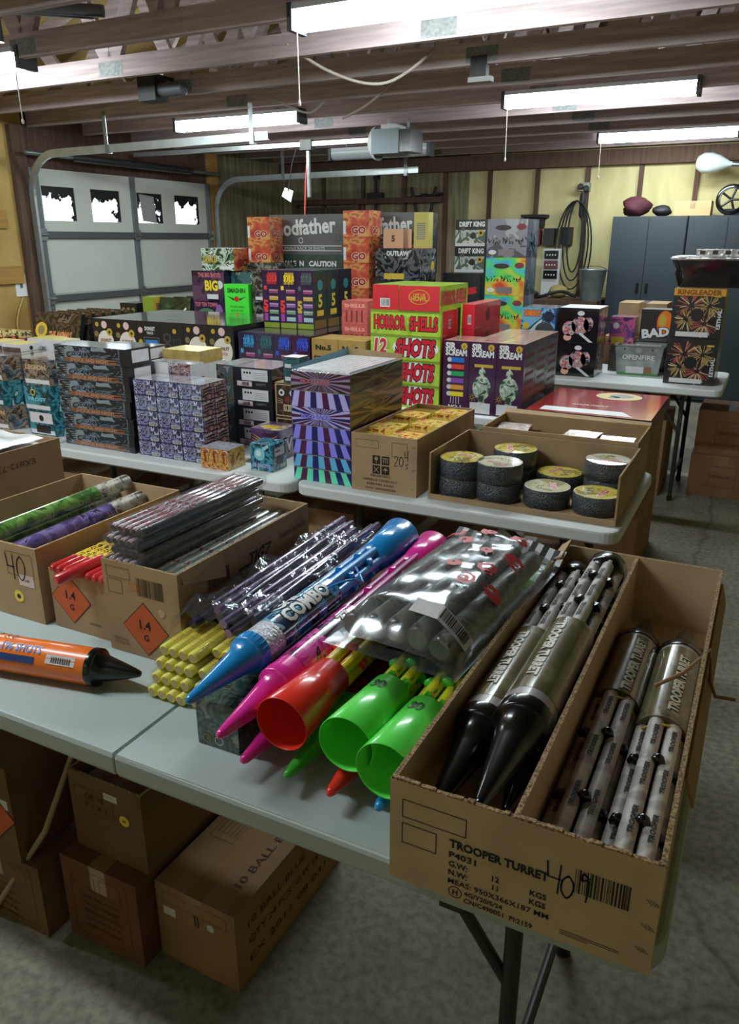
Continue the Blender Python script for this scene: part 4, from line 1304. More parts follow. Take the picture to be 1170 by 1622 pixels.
CT5 = carton('carton', 'open carton stacked under the table, filled with crumpled paper and sticks', (-1.265, -1.050), (0.985, 1.42), (0.238, 0.448), front=nfront, mt=CARDF)
for i, (dx, dy, c) in enumerate(((0.03, -0.10, (190, 168, 150)), (0.075, -0.02, (176, 150, 110)), (-0.04, -0.03, (120, 90, 80)))):
    q = MB(); rr = random.Random(i)
    rings = []
    for j in range(7):
        a = pi * j / 6
        rings.append([(sin(a) * 0.036 * cos(t) * rr.uniform(0.7, 1.2), sin(a) * 0.036 * sin(t) * rr.uniform(0.7, 1.2), -cos(a) * 0.03) for t in [k * 2 * pi / 10 for k in range(10)]])
    q.loft(rings, mat('crumpled_paper_%s' % ('pale', 'tan', 'mauve')[i], c, 0.8)); o = q.build('crumpled_paper', None, (-1.155 + dx, 1.20 + dy, 0.440))
    tag(o, ('pale', 'tan', 'mauve')[i] + ' crumpled paper in the open carton under the table', 'packing paper')
q = MB(); q.box((-0.095, -0.20, 0.006), (0.095, 0.20, 0.168), CARDR); q.build('inner_pack', CT5)
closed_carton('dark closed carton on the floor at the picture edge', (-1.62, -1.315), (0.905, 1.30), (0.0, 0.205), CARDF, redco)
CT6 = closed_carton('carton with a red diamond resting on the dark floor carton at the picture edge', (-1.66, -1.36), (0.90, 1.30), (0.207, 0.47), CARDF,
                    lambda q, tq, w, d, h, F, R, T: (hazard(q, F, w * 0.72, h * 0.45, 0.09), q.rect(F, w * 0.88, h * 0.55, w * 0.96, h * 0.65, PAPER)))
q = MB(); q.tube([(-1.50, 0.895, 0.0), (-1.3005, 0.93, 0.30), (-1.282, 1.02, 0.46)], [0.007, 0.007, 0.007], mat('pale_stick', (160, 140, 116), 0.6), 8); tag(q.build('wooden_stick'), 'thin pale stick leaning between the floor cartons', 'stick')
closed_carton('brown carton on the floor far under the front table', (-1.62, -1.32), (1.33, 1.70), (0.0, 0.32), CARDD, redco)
# ------------------------------------------------------------------ goods on the middle white tables
ZB = 0.741
NIGHT = art('night_jungle_print', [(24, 28, 34), (58, 70, 82), (92, 106, 118), (36, 42, 50), (128, 138, 146), (70, 60, 54)], 24, 0.1, 1.0, seed=101, stretch=(0.5, 1.4, 1))
RUST = mat('rust_title_print', (128, 82, 62), 0.25, coat=0.9)
WRAPT = mat('wrapped_dark_top', (70, 74, 80), 0.08, coat=1.0, var=0.4, scale=14)


def flatbox(q, w, d, h, F, R, T):
    for k in range(5):
        q.stroke(F, [(0.01, h * (0.25 + 0.15 * k)), (0.06, h * (0.40 + 0.12 * k))], 0.004, BLACK)
        q.stroke(F, [(w - 0.10, h * (0.2 + 0.15 * k)), (w - 0.04, h * (0.25 + 0.13 * k))], 0.004, BLACK)
    q.quad2(F, [(0.06, 0.004), (w - 0.05, 0.004), (w - 0.05, h * 0.36), (0.06, h * 0.30)], RUST)
    q.text(F, 'SHOCK AND NIGHT', w * 0.5, h * 0.19, h * 0.2, mat('orange_letter', (168, 122, 92), 0.4), w=w * 0.55, bold=0.03)
    q.text(F, '500 GRAM', w * 0.36, h * 0.55, h * 0.26, BLACK, w=w * 0.22, bold=0.06, back=mat('pale_blue_letter', (150, 170, 186), 0.4))
    q.rect(R, d * 0.25, h * 0.18, d * 0.92, h * 0.88, PAPER)
    q.rect(F, w - 0.03, 0, w, h, BLACK, 0.0004)


for i in range(6):
    dx = (0.0, 0.004, -0.003, 0.003, 0.0, -0.002)[i]
    gbox('flat_firework_box', 'long flat shrink-wrapped box, %s of the tall stack on the table end' % level(i, 6), 'firework box', (-2.645 + dx, -2.250 + dx), (2.31, 2.452), (ZB + i * 0.0705, ZB + i * 0.0705 + 0.069), {'*': BLACK, 'F': NIGHT, 'T': WRAPT}, flatbox, 'flat wrapped boxes in the tall stack', rz=random.uniform(-0.012, 0.012), key=1)
for i in range(6):
    gbox('flat_firework_box', 'long flat wrapped box, %s of the second stack behind the tall stack' % level(i, 6), 'firework box', (-2.66, -2.385), (2.560, 2.700), (ZB + i * 0.0655, ZB + i * 0.0655 + 0.064), {'*': BLACK, 'F': NIGHT, 'T': WRAPT}, flatbox, 'flat wrapped boxes in the second stack', key=2)
# blue-violet cubes: three along the front, two deep, five high
VIO = art('blue_violet_face_print', [(38, 36, 66), (78, 80, 124), (128, 132, 170), (54, 50, 88), (176, 178, 204), (30, 28, 50)], 34, 0.14, 0.9, seed=111)
VIOR = art('rust_violet_face_print', [(60, 50, 66), (138, 92, 84), (160, 140, 150), (84, 60, 70), (190, 170, 170), (120, 74, 60)], 34, 0.14, 0.9, seed=112, stretch=(0.6, 1.4, 1))
VTOP = mat('silvery_wrap_top', (178, 178, 190), 0.12, metal=0.3, coat=0.8, var=0.2, scale=30)


def cube(q, w, d, h, F, R, T):
    q.text(F, 'FX 99', w * 0.5, h * 0.55, h * 0.28, BLACK, w=w * 0.55, bold=0.08, skew=0.2, back=mat('lavender_letter', (176, 176, 206), 0.3))
    q.barcode(F, w * 0.6, h * 0.06, w * 0.3, h * 0.18, bg=PAPER)
    for fr, ww in ((F, w), (R, d)): q.outline(fr, 0, 0, ww, h, 0.0016, BLACK, 0.0008)
    for k in range(3):
        q.stroke(R, [(d * 0.2, h * (0.3 + k * 0.2)), (d * 0.5, h * (0.38 + k * 0.18)), (d * 0.8, h * (0.34 + k * 0.2))], 0.005, BLACK)


for lv in range(5):
    for cx in range(3):
        for cy in range(2):
            x0 = -2.232 + cx * 0.114; y0 = 2.315 + cy * 0.078
            colname = ('leftmost', 'middle', 'rightmost')[cx]
            where = ('column beside the flat boxes', 'middle column', 'corner column')[cx]
            gbox('firework_cube', 'small violet cube, %s in the %s, %s row' % (level(lv, 5), where, ('front', 'back')[cy]), 'firework box', (x0, x0 + 0.112), (y0, y0 + 0.076), (ZB + lv * 0.0622, ZB + lv * 0.0622 + 0.061), {'*': VIO, 'R': VIOR, 'T': VTOP}, cube, 'blue-violet cubes in the block', key=1)
for i, (x0, w_, z0) in enumerate(((-2.290, 0.105, 0), (-2.182, 0.112, 0))):
    for lv in range(6):
        gbox('firework_cube', 'violet cube at the back, %s, %s' % (level(lv, 6), ('column nearer the flat boxes', 'column nearer the black boxes')[i]), 'firework box', (x0, x0 + w_), (2.475, 2.56), (ZB + lv * 0.0592, ZB + lv * 0.0592 + 0.058), {'*': VIO, 'R': VIO, 'F': (PAPER if i == 0 and lv == 5 else VIOR), 'R': (PAPER if i == 1 and lv == 5 else VIO), 'T': VTOP}, None, 'blue-violet cubes in the back row', key=(i, lv == 5))
# yellow-topped box behind, on a plain white one
gbox('firework_box', 'white cube box under the yellow-topped box, behind the violet cubes', 'firework box', (-2.37, -2.17), (2.64, 2.84), (ZB, 1.062), {'*': PAPER}, None)
gbox('firework_box', 'yellow-topped tan box on the white one behind the violet cubes', 'firework box', (-2.375, -2.172), (2.66, 2.82), (1.063, 1.118), {'*': mat('tan_print', (176, 150, 88), 0.4, coat=0.3, var=0.15, scale=40), 'T': mat('pale_yellow_top', (222, 206, 110), 0.35, coat=0.5)})
# small orange and gold pack, in three bricks
OGP = art('orange_gold_print', [(120, 60, 40), (190, 100, 60), (206, 160, 80), (150, 80, 60), (220, 190, 140)], 40, 0.2, 0.8, seed=121)
for i in range(3):
    gbox('firework_brick', 'small orange and gold brick at the table front, %s' % ('beside the violet cubes', 'between its two twins', 'nearest the teal box')[i], 'firework box', (-1.882 + i * 0.043, -1.840 + i * 0.043), (2.272, 2.38), (ZB, 0.822), {'*': OGP, 'T': VTOP, 'R': art('gold_side_print', [(170, 130, 60), (206, 170, 90), (150, 90, 50)], 30, 0.3, 0.7, seed=7)},
         lambda q, w, d, h, F, R, T: q.text(F, 'SALUTE', w * 0.5, h * 0.55, 0.010, mat('dark_red_letter', (120, 30, 24), 0.4), w=w * 0.85, bold=0.06, rot=pi / 2), 'orange bricks', key=1)
# teal saturn box, purple bird box, owl boxes, small teal boxes
TEAL = art('teal_nebula_print', [(14, 40, 52), (24, 84, 104), (60, 140, 160), (20, 60, 76), (150, 200, 206)], 22, 0.12, 0.9, seed=131)


def tealbox(q, w, d, h, F, R, T):
    q.text(F, '18 SHOTS', w * 0.5, h * 0.2, 0.014, mat('pale_blue_letter', (150, 170, 186), 0.4), w=w * 0.8, bold=0.06, back=BLUE)
    q.disc(F, w * 0.42, h * 0.62, 0.024, mat('pale_teal', (120, 190, 206), 0.4)); q.disc(F, w * 0.38, h * 0.66, 0.012, mat('moon_white', (206, 216, 214), 0.4), 0.0012)
    q.rect(R, d * 0.15, h * 0.55, d * 0.85, h * 0.85, PAPER); q.rect(R, d * 0.3, h * 0.22, d * 0.75, h * 0.48, BLACK); q.rect(R, d * 0.55, h * 0.06, d * 0.9, h * 0.2, PAPER)
    for k in range(3): q.disc(R, d * (0.25 + k * 0.12), h * 0.72, 0.004, INK, 0.001)


gbox('firework_box', 'small teal box standing alone at the table front', 'firework box', (-1.695, -1.595), (2.335, 2.430), (ZB, 0.845), {'*': TEAL}, tealbox)
PBIRD = art('purple_tribal_print', [(46, 24, 60), (80, 44, 100), (58, 30, 76), (150, 130, 60)], 14, 0.15, 0.9, seed=133)


def bird(q, w, d, h, F, R, T):
    c = w / 2
    for s in (-1, 1):
        for k in range(4):
            q.quad2(F, [(c + s * 0.01, h * 0.40 + k * 0.008), (c + s * 0.065, h * (0.55 + k * 0.1)), (c + s * 0.012, h * 0.47 + k * 0.008)][::s], YELD, 0.0008)
    q.disc(F, c, h * 0.6, 0.014, YELD); q.quad2(F, [(c - 0.006, h * 0.64), (c - 0.004, h * 0.52), (c + 0.008, h * 0.6)], INK, 0.001)
    q.disc(T, c, d * 0.35, 0.045, YELD, ry=0.03); q.text(R, 'IV', d * 0.5, h * 0.45, 0.05, PAPER, bold=0.1, back=INK)


gbox('firework_box', 'purple box with a yellow bird crest behind the small teal box', 'firework box', (-1.79, -1.655), (2.475, 2.605), (ZB, 0.865), {'*': PBIRD, 'T': art('pale_yellow_purple', [(210, 200, 150), (120, 90, 140), (200, 190, 110)], 16, 0.3, 0.7, seed=2)}, bird)


def owl(q, w, d, h, F, R, T):
    tan = mat('tan_line', (196, 172, 128), 0.5)
    q.outline(F, 0.004, 0.004, w - 0.004, h - 0.004, 0.004, tan)
    for s in (0.28, 0.72):
        q.disc(F, w * s, h * 0.72, 0.014, PAPER); q.disc(F, w * s, h * 0.72, 0.006, INK, 0.0012)
    q.disc(F, w * 0.5, h * 0.52, 0.012, mat('dim_red_print', (120, 40, 40), 0.5))
    q.outline(F, w * 0.34, h * 0.18, w * 0.66, h * 0.38, 0.006, tan); q.rect(F, w * 0.42, h * 0.2, w * 0.46, h * 0.34, PAPER, 0.001); q.rect(F, w * 0.54, h * 0.2, w * 0.58, h * 0.34, PAPER, 0.001)
    for s in (-1, 1):
        for k in range(3): q.stroke(F, [(w * (0.5 + s * 0.18), h * (0.50 - k * 0.04)), (w * (0.5 + s * 0.42), h * (0.56 - k * 0.07))], 0.0016, tan)


OWLM = art('brown_fur_print', [(40, 30, 24), (74, 56, 44), (54, 40, 32), (96, 76, 58)], 30, 0.3, 0.5, seed=135)
for i in range(2):
    gbox('firework_box', 'brown box with a grimacing monster face, %s' % ('lower one of two', 'upper one of two under the small teal cartons')[i], 'firework box', (-1.775, -1.655), (2.635, 2.755), (ZB + i * 0.141, ZB + i * 0.141 + 0.14), {'*': OWLM, 'T': CARD}, owl, 'monster face boxes', key=1)
for i in range(2):
    gbox('firework_brick', 'tiny teal carton on the monster face boxes, %s' % ('lower', 'upper')[i], 'firework box', (-1.735, -1.66), (2.645, 2.72), (1.024 + i * 0.052, 1.075 + i * 0.052), {'*': mat('dull_teal_print', (40, 84, 92), 0.3, coat=0.6, var=0.3, scale=50), 'T': mat('pink_white_top', (206, 180, 184), 0.4)},
         lambda q, w, d, h, F, R, T: q.rect(F, w * 0.1, h * 0.15, w * 0.5, h * 0.45, PAPER), 'tiny teal cartons', key=1)


def blacklab(q, w, d, h, F, R, T):
    q.rect(F, 0.045, h * 0.35, w - 0.02, h * 0.92, PAPER)
    for k in range(3): q.disc(F, 0.060 + k * 0.014, h * 0.74, 0.005, INK, 0.001)
    for k in range(4): q.rect(F, 0.105, h * (0.46 + k * 0.09), w - 0.03, h * (0.48 + k * 0.09), mat('fine_print', (120, 120, 118), 0.6), 0.001)
    q.rect(F, 0.02, h * 0.05, 0.095, h * 0.30, mat('pink_white_sticker', (212, 190, 188), 0.4)); q.barcode(F, 0.045, h * 0.08, 0.035, h * 0.18, l=0.0012)
    q.text(F, 'SAFETY', w * 0.72, h * 0.18, 0.010, mat('dim_white', (140, 140, 142), 0.5), w=0.05)


for i in range(4):
    gbox('firework_box', 'black box with white caution label on its front, %s of four' % level(i, 4), 'firework box', (-1.985, -1.79), (2.64, 2.86), (ZB + i * 0.083, ZB + i * 0.083 + 0.082), {'*': BLACK, 'R': art('dark_maroon_print', [(30, 20, 24), (60, 30, 36), (110, 70, 64)], 16, 0.2, 0.8, seed=3), 'T': VTOP}, blacklab, 'black boxes with white caution labels', key=1)
for i in range(4):
    gbox('firework_box', 'speckled teal-brown box beside the caution label boxes, %s of four' % level(i, 4), 'firework box', (-2.085, -1.99), (2.66, 2.86), (ZB + i * 0.083, ZB + i * 0.083 + 0.082), {'*': art('teal_brown_print', [(36, 32, 30), (96, 84, 70), (60, 90, 94), (140, 130, 120)], 40, 0.2, 0.8, seed=138), 'T': VTOP}, None, 'speckled boxes behind the cubes', key=1)

# ---- striped foil trays
def tray(i, z0, z1, stripes, side, label):
    w, d, h = 0.238, 0.425, z1 - z0
    T = thing('foil_tray_box', label, 'display box', (-1.368, 2.525, z0), random.uniform(-0.008, 0.008), 'striped foil trays')
    q = MB(); F = Frame((-w / 2, -d / 2, 0), (1, 0, 0), (0, 0, 1)); R = Frame((w / 2, -d / 2, 0), (0, 1, 0), (0, 0, 1))
    q.box((-w / 2, -d / 2, 0), (w / 2, d / 2, h), {'*': side[0], 'F': stripes[1], 'T': SILVER})
    if stripes[0] == 'bars':
        n = 9
        for k in range(n):
            f0, f1 = k / n, (k + 1) / n
            bow = lambda f: (0.5 + (f - 0.5) * 1.0, 0.5 + (f - 0.5) * 0.84)
            a0, t0 = bow(f0); a1, t1 = bow(f1)
            q.quad2(F, [(a0 * w, 0.0), (a1 * w, 0.0), (t1 * w - 0.004, h), (t0 * w - 0.004, h)], stripes[2 + (k % 2) * (1 + (k // 2) % 2)], 0.0006)
        q.rect(F, 0, h - 0.003, w, h, SILVER, 0.0009)
    else:
        rr = random.Random(i)
        for k in range(34):
            a = 2 * pi * k / 34 + rr.uniform(-0.04, 0.04)
            b0, b1 = a - 0.05, a + 0.05
            pts = []
            for t, fr in ((b0, 0.32), (b1, 0.32), (b1, 1.0), (b0, 1.0)):
                cx, cy = cos(t), sin(t)
                s_ = min((w / 2) / max(abs(cx), 1e-4), (h / 2) / max(abs(cy), 1e-4)) * fr
                pts.append((w / 2 + cx * s_, h / 2 + cy * s_))
            q.quad2(F, pts, stripes[2 + k % 2], 0.0006)
        q.text(F, 'HOLO RACK', w * 0.42, h * 0.5, h * 0.2, stripes[4], w=w * 0.5, bold=0.04, back=stripes[2])
    rr = random.Random(i + 5)
    for k in range(30):
        a = 2 * pi * k / 30 + rr.uniform(-0.05, 0.05)
        pts = []
        for t, fr in ((a - 0.05, 0.25), (a + 0.05, 0.25), (a + 0.05, 1), (a - 0.05, 1)):
            cx, cy = cos(t), sin(t)
            s_ = min((d / 2) / max(abs(cx), 1e-4), (h / 2) / max(abs(cy), 1e-4)) * fr
            pts.append((d / 2 + cx * s_, h / 2 + cy * s_))
        q.quad2(R, pts, side[1], 0.0006)
    q.build('sleeve', T)
    return T


def foil(n, c, r=0.28, me=0.12):
    return mat(n, c, r, metal=me, coat=0.4)


VIO1, VIO2, NAVY, PLUM = foil('violet_foil', (146, 142, 255)), foil('lavender_foil', (186, 178, 240)), foil('navy_foil', (34, 38, 104)), foil('plum_foil', (84, 32, 76))
TEA1, GRN1 = foil('teal_blue_foil', (104, 190, 240)), foil('sea_green_foil', (104, 232, 190))
BRNF = foil('bronze_foil', (150, 122, 78)); DKF = foil('dark_bronze_foil', (46, 38, 34)); GRYV = foil('grey_violet_foil', (150, 132, 160)); PINKF = foil('rose_foil', (198, 110, 122)); DGRF = foil('green_bronze_foil', (86, 96, 70))
BARS = [('bars', NAVY, GRN1, PLUM, NAVY), ('bars', NAVY, TEA1, PLUM, NAVY), ('bars', NAVY, VIO1, PLUM, NAVY), ('bars', NAVY, VIO1, PLUM, NAVY), ('rays', VIO2, NAVY, PLUM, VIO1), ('bars', NAVY, VIO2, PLUM, NAVY), ('rays', GRYV, DKF, PLUM, PINKF)]
zz = ZB
for i in range(7):
    hh = (0.050, 0.050, 0.053, 0.055, 0.063, 0.060, 0.066)[i]
    side = ((PLUM, NAVY), (PLUM, NAVY), (PLUM, NAVY), (PLUM, DKF), (BRNF, DKF), (BRNF, DGRF), (DGRF, DKF))[i]
    T = tray(i, zz, zz + hh - 0.0015, BARS[i], side, 'foil tray box with %s, %s of seven in the stack' % ('green stripes' if i == 0 else 'teal stripes' if i == 1 else 'rays' if BARS[i][0] == 'rays' else 'violet stripes', level(i, 7)))
    if i == 6:
        flap(T, [(-0.119, -0.20, hh), (-0.119, 0.21, hh), (-0.123, 0.21, hh + 0.028), (-0.123, -0.20, hh + 0.010)], foil('blue_teal_flap', (90, 130, 150)), 0.003, 'side_wall')
        flap(T, [(0.119, 0.21, hh), (-0.119, 0.21, hh), (-0.119, 0.214, hh + 0.028), (0.119, 0.214, hh + 0.018)], CARD, 0.003, 'back_wall')
        q = MB()
        for k in range(9): q.box((-0.105 + k * 0.0235, -0.19, hh - 0.004), (-0.084 + k * 0.0235, 0.19, hh + 0.004), {'*': mat('white_tube_pack', (196, 192, 196), 0.35, coat=0.5, var=0.15, scale=50)})
        q.build('packed_tubes', T)
    zz += hh

# ---- carton marked 20 with handling marks, full of gold and red packs
def f20(q, F, w, h):
    q.outline(F, 0.018, h - 0.048, 0.105, h - 0.020, 0.001, INK); q.outline(F, 0.155, h - 0.068, 0.212, h - 0.020, 0.001, INK)
    digit_strokes(q, F, '20', 0.165, h - 0.100, 0.034, 0.0018); q.stroke(F, [(0.202, h - 0.045), (0.205, h - 0.066), (0.216, h - 0.066)], 0.0016, MARKER); q.stroke(F, [(0.216, h - 0.045), (0.214, h - 0.078)], 0.0016, MARKER); q.stroke(F, [(0.216, h - 0.088), (0.208, h - 0.094), (0.214, h - 0.102), (0.206, h - 0.108)], 0.0016, MARKER)
    for i, (a, b_) in enumerate(((0.082, 0.090), (0.117, 0.090), (0.082, 0.055), (0.117, 0.055))):
        b_ += 0.012
        q.rect(F, a, b_, a + 0.029, b_ + 0.030, INK)
        if i == 0: q.disc(F, a + 0.0145, b_ + 0.019, 0.007, CARD, 0.001); q.rect(F, a + 0.013, b_ + 0.004, a + 0.016, b_ + 0.014, CARD, 0.001)
        if i == 1:
            for s in (0.007, 0.0145, 0.022): q.rect(F, a + s - 0.0015, b_ + 0.006, a + s + 0.0015, b_ + 0.020, CARD, 0.001)
            q.rect(F, a + 0.004, b_ + 0.021, a + 0.025, b_ + 0.024, CARD, 0.001)
        if i == 2: q.stroke(F, [(a + 0.006, b_ + 0.006), (a + 0.023, b_ + 0.024)], 0.003, CARD, 0.001); q.stroke(F, [(a + 0.023, b_ + 0.006), (a + 0.006, b_ + 0.024)], 0.003, CARD, 0.001)
        if i == 3: q.quad2(F, [(a + 0.005, b_ + 0.015), (a + 0.024, b_ + 0.015), (a + 0.0145, b_ + 0.025)], CARD, 0.001); q.rect(F, a + 0.0135, b_ + 0.005, a + 0.0155, b_ + 0.015, CARD, 0.001)
    for i, (t, ww) in enumerate((('FIREWORKS', 0.075), ('HANDLE CAREFULLY', 0.130), ('KEEP FIRE AWAY', 0.105), ('EXH: 2005020250', 0.115))):
        q.text(F, t, 0.113, 0.060 - i * 0.0155, 0.0088, INK, w=ww, bold=0.0)
    for b_ in (h - 0.03, h - 0.11, 0.03):
        for j in range(3): q.stroke(F, [(w - 0.02 + j * 0.004, b_ - 0.003), (w - 0.014 + j * 0.004, b_ + 0.003)], 0.0007, INK)


def s20(q, F, w, h):
    q.barcode(F, 0.30, 0.06, 0.045, 0.06, INK)


CT = carton('carton', 'open carton with four black handling marks and a hand-written 20', (-1.238, -0.990), (2.298, 2.86), (ZB, 0.945), front=f20, side=s20)
GRT = art('gold_red_pack_print', [(150, 40, 44), (190, 70, 60), (226, 196, 84), (236, 214, 110), (180, 50, 50)], 26, 0.15, 0.9, seed=151)
q = MB(); q.box((-0.117, -0.272, 0.006), (0.117, 0.272, 0.135), CARDR); q.build('inner_pack', CT)
for i in range(2):
    for j in range(5):
        c = (i + j) % 2
        gbox('gold_pack', 'gold and red pack in the carton marked 20, %s row, %s' % (ORD[j], ('trays side', 'discs side')[i]), 'firework pack', (-1.230 + i * 0.116, -1.118 + i * 0.116), (2.306 + j * 0.108, 2.410 + j * 0.108), (0.878, 0.928 + 0.012 * c), {'*': GRT, 'T': GRT if c else mat('gold_wrap_top', (206, 176, 84), 0.14, metal=0.5, coat=0.7, var=0.3, scale=30)}, None, 'packs in the carton marked 20', key=c, rz=random.uniform(-0.03, 0.03))

# ---- tray carton of round black discs
def puck(label, x, y, z, top):
    T = thing('ground_disc', label, 'firework disc', (x, y, z), random.uniform(0, 6), 'round black discs')
    q = MB(); r_ = 0.077
    q.lathe((0, 0, 0), (0, 0, 1), [(0, r_ * 0.95), (0.004, r_), (0.030, r_ * 1.005), (0.058, r_), (0.063, r_ * 0.965)], mat('black_mesh_wrap', (38, 42, 48), 0.35, coat=0.4, col2=(84, 90, 98), scale=260, bump=0.5, detail=0), 36, cap0=True); q.build('body', T)
    q = MB(); F = Frame((0, 0, 0.063), (1, 0, 0), (0, 1, 0)); q.disc(F, 0, 0, r_ * 0.965, top, 0.0005, 36)
    q.disc(F, 0, 0.030, 0.030, art('disc_picture', [(60, 54, 40), (150, 140, 70), (206, 200, 150), (90, 80, 60)], 40, 0.2, 0.8, seed=5), 0.001, ry=0.018)
    q.text(F, 'BUZZ', 0.0, -0.020, 0.016, RED, w=0.07, bold=0.08, back=WHITE, l=0.0015); q.disc(F, 0, 0, r_ * 0.93, mat('disc_ring', (120, 108, 50), 0.3), 0.0008, 36, rin=0.965)
    q.build('top_label', T)
    return T


YTOP = art('yellow_disc_print', [(150, 130, 60), (210, 190, 80), (222, 206, 110), (190, 160, 80)], 18, 0.12, 0.9, seed=161)
PTOP = art('pale_disc_print', [(160, 150, 110), (206, 200, 160), (216, 212, 186), (180, 160, 130)], 18, 0.12, 0.9, seed=162)
STOP = art('silver_disc_print', [(176, 170, 140), (220, 218, 206), (226, 226, 220), (190, 184, 150)], 12, 0.1, 1.0, seed=163)
CT = carton('carton', 'low-fronted carton of round black discs at the table end', (-0.955, -0.335), (2.315, 2.700), (ZB, 0.900), fh=0.018, rim_drop=None)
zt = ZB + 0.0065
for lab, x, y, lv, tp in (('black disc under another, in the carton end near the carton marked 20', -0.860, 2.405, 0, PTOP), ('black disc topmost of the stack nearest the carton marked 20', -0.858, 2.407, 1, YTOP),
                          ('black disc under another, second stack from the carton marked 20', -0.692, 2.412, 0, PTOP), ('black disc topmost of the second stack, pale label', -0.690, 2.410, 1, PTOP),
                          ('black disc under another, back row of the carton', -0.735, 2.600, 0, PTOP), ('black disc topmost of the stack standing in the back row', -0.735, 2.598, 1, YTOP),
                          ('single black disc in the middle of the carton, red and yellow label', -0.570, 2.590, 0, YTOP), ('single black disc at the carton front, pale yellow label', -0.535, 2.418, 0, PTOP),
                          ('single black disc at the front corner, yellow label with red print', -0.418 + 0.0, 2.425 - 0.035, 0, YTOP),
                          ('black disc under the silver-topped one in the back corner', -0.420, 2.604, 0, PTOP), ('black disc with a silvery label, topmost in the back corner', -0.421, 2.602, 1, STOP)):
    if 'front corner' in lab: x, y = -0.4165, 2.445 - 0.02
    if lab.startswith('single black disc at the carton front'): x, y = -0.577 + 0.0, 2.420
    if lab.startswith('single black disc in the middle'): x, y = -0.580, 2.600
    if 'second stack' in lab: x = -0.738
    if 'back row' in lab: x, y = -0.742, 2.602
    if 'carton marked 20' in lab and 'second' not in lab: x = -0.866 - 0.004 + 0.0
    puck(lab, x, y, zt + lv * 0.0645, tp)

CT = carton('carton', 'carton of silver packs behind the carton of discs', (-0.905, -0.345), (2.705, 2.985), (ZB, 0.915))
flap(CT, [(-0.28, 0.14, 0.174), (0.28, 0.14, 0.174), (0.28, 0.165, 0.182), (-0.28, 0.165, 0.186)], CARD, 0.003)
q = MB(); q.box((-0.27, -0.13, 0.006), (0.27, 0.13, 0.10), CARDD); q.build('inner_pack', CT)
SPK = mat('silver_pack_wrap', (196, 180, 172), 0.15, metal=0.45, coat=0.9, var=0.35, scale=40, bump=0.4)
for i, (x0, y0, y1) in enumerate(((-0.885, 2.745, 2.93), (-0.625, 2.73, 2.90), (-0.495, 2.725, 2.88))):
    gbox('silver_pack', 'shiny silver wrapped pack in the carton behind the discs, %s' % ('alone at one end', 'middle one of three', 'at the aisle end')[i], 'firework pack', (x0, x0 + 0.12), (y0, y1), (0.842, 0.890 + 0.004 * (i == 1)), {'*': mat('brown_pack_side', (96, 60, 50), 0.3, coat=0.7, var=0.3, scale=50), 'T': SPK}, None, 'silver packs', rz=(0.12, -0.06, 0.04)[i])

# ------------------------------------------------------------------ goods on the table by the yellow wall end (teal hexagon boxes and neighbours)
TEALH = art('teal_frost_print', [(20, 52, 62), (34, 96, 112), (70, 140, 154), (26, 70, 84), (150, 190, 194)], 20, 0.15, 0.9, seed=171)
BRH = art('brown_crowd_print', [(44, 36, 34), (96, 78, 66), (140, 124, 110), (70, 90, 110), (60, 48, 44)], 44, 0.15, 0.9, seed=172)


def hexbox(label, x, y, z, w, d, h, mt, key):
    def hx(i):
        c = 0.30
        return [(-w / 2, -d / 2 + d * 0.32), (-w / 2 + w * c, -d / 2), (w / 2 - w * c * 0.5, -d / 2), (w / 2, -d / 2 + d * 0.32), (w / 2, d / 2), (-w / 2, d / 2)][i]
    k = ('hex', key)
    if k not in CACHE:
        q = MB(); n = 6
        for i in range(n):
            a, b_ = hx(i), hx((i + 1) % n)
            L_ = sqrt((a[0] - b_[0]) ** 2 + (a[1] - b_[1]) ** 2)
            q.poly([(a[0], a[1], 0), (b_[0], b_[1], 0), (b_[0], b_[1], h), (a[0], a[1], h)], mt, [(i * .3, 0), (i * .3 + L_, 0), (i * .3 + L_, h), (i * .3, h)])
        q.poly([(hx(i)[0], hx(i)[1], h) for i in range(n)], mt, [(0, 0)] * n); q.poly([(hx(i)[0], hx(i)[1], 0) for i in range(n)][::-1], BLACK)
        F = Frame((-w / 2 + w * 0.3, -d / 2, 0), (1, 0, 0), (0, 0, 1)); fw = w * 0.55
        q.rect(F, 0.005, 0.006, fw - 0.005, h * 0.22, PAPER)
        if key == 'teal':
            q.disc(F, fw * 0.35, h * 0.72, 0.014, YEL); q.disc(F, fw * 0.35, h * 0.72, 0.010, INK, 0.001); q.text(F, 'FROST', fw * 0.5, h * 0.45, 0.016, mat('pale_teal', (120, 190, 206), 0.4), w=fw * 0.7, bold=0.05)
        if key == 'tealb':
            q.rect(F, 0.008, h * 0.5, fw - 0.01, h * 0.92, PAPER, 0.0008); q.rect(F, fw * 0.25, h * 0.1, fw * 0.8, h * 0.42, BLACK, 0.001); q.disc(F, fw * 0.5, h * 0.7, 0.014, BLACK, 0.0012)
        if key == 'brown':
            q.text(F, 'LEGION', fw * 0.5, h * 0.7, 0.02, mat('sand_letter', (190, 160, 120), 0.4), w=fw * 0.8, bold=0.05)
        CACHE[k] = q.mesh('firework_box')
    return tag(link('firework_box', CACHE[k], None, (x, y, z)), label, 'firework box', 'six-sided boxes near the yellow wall')


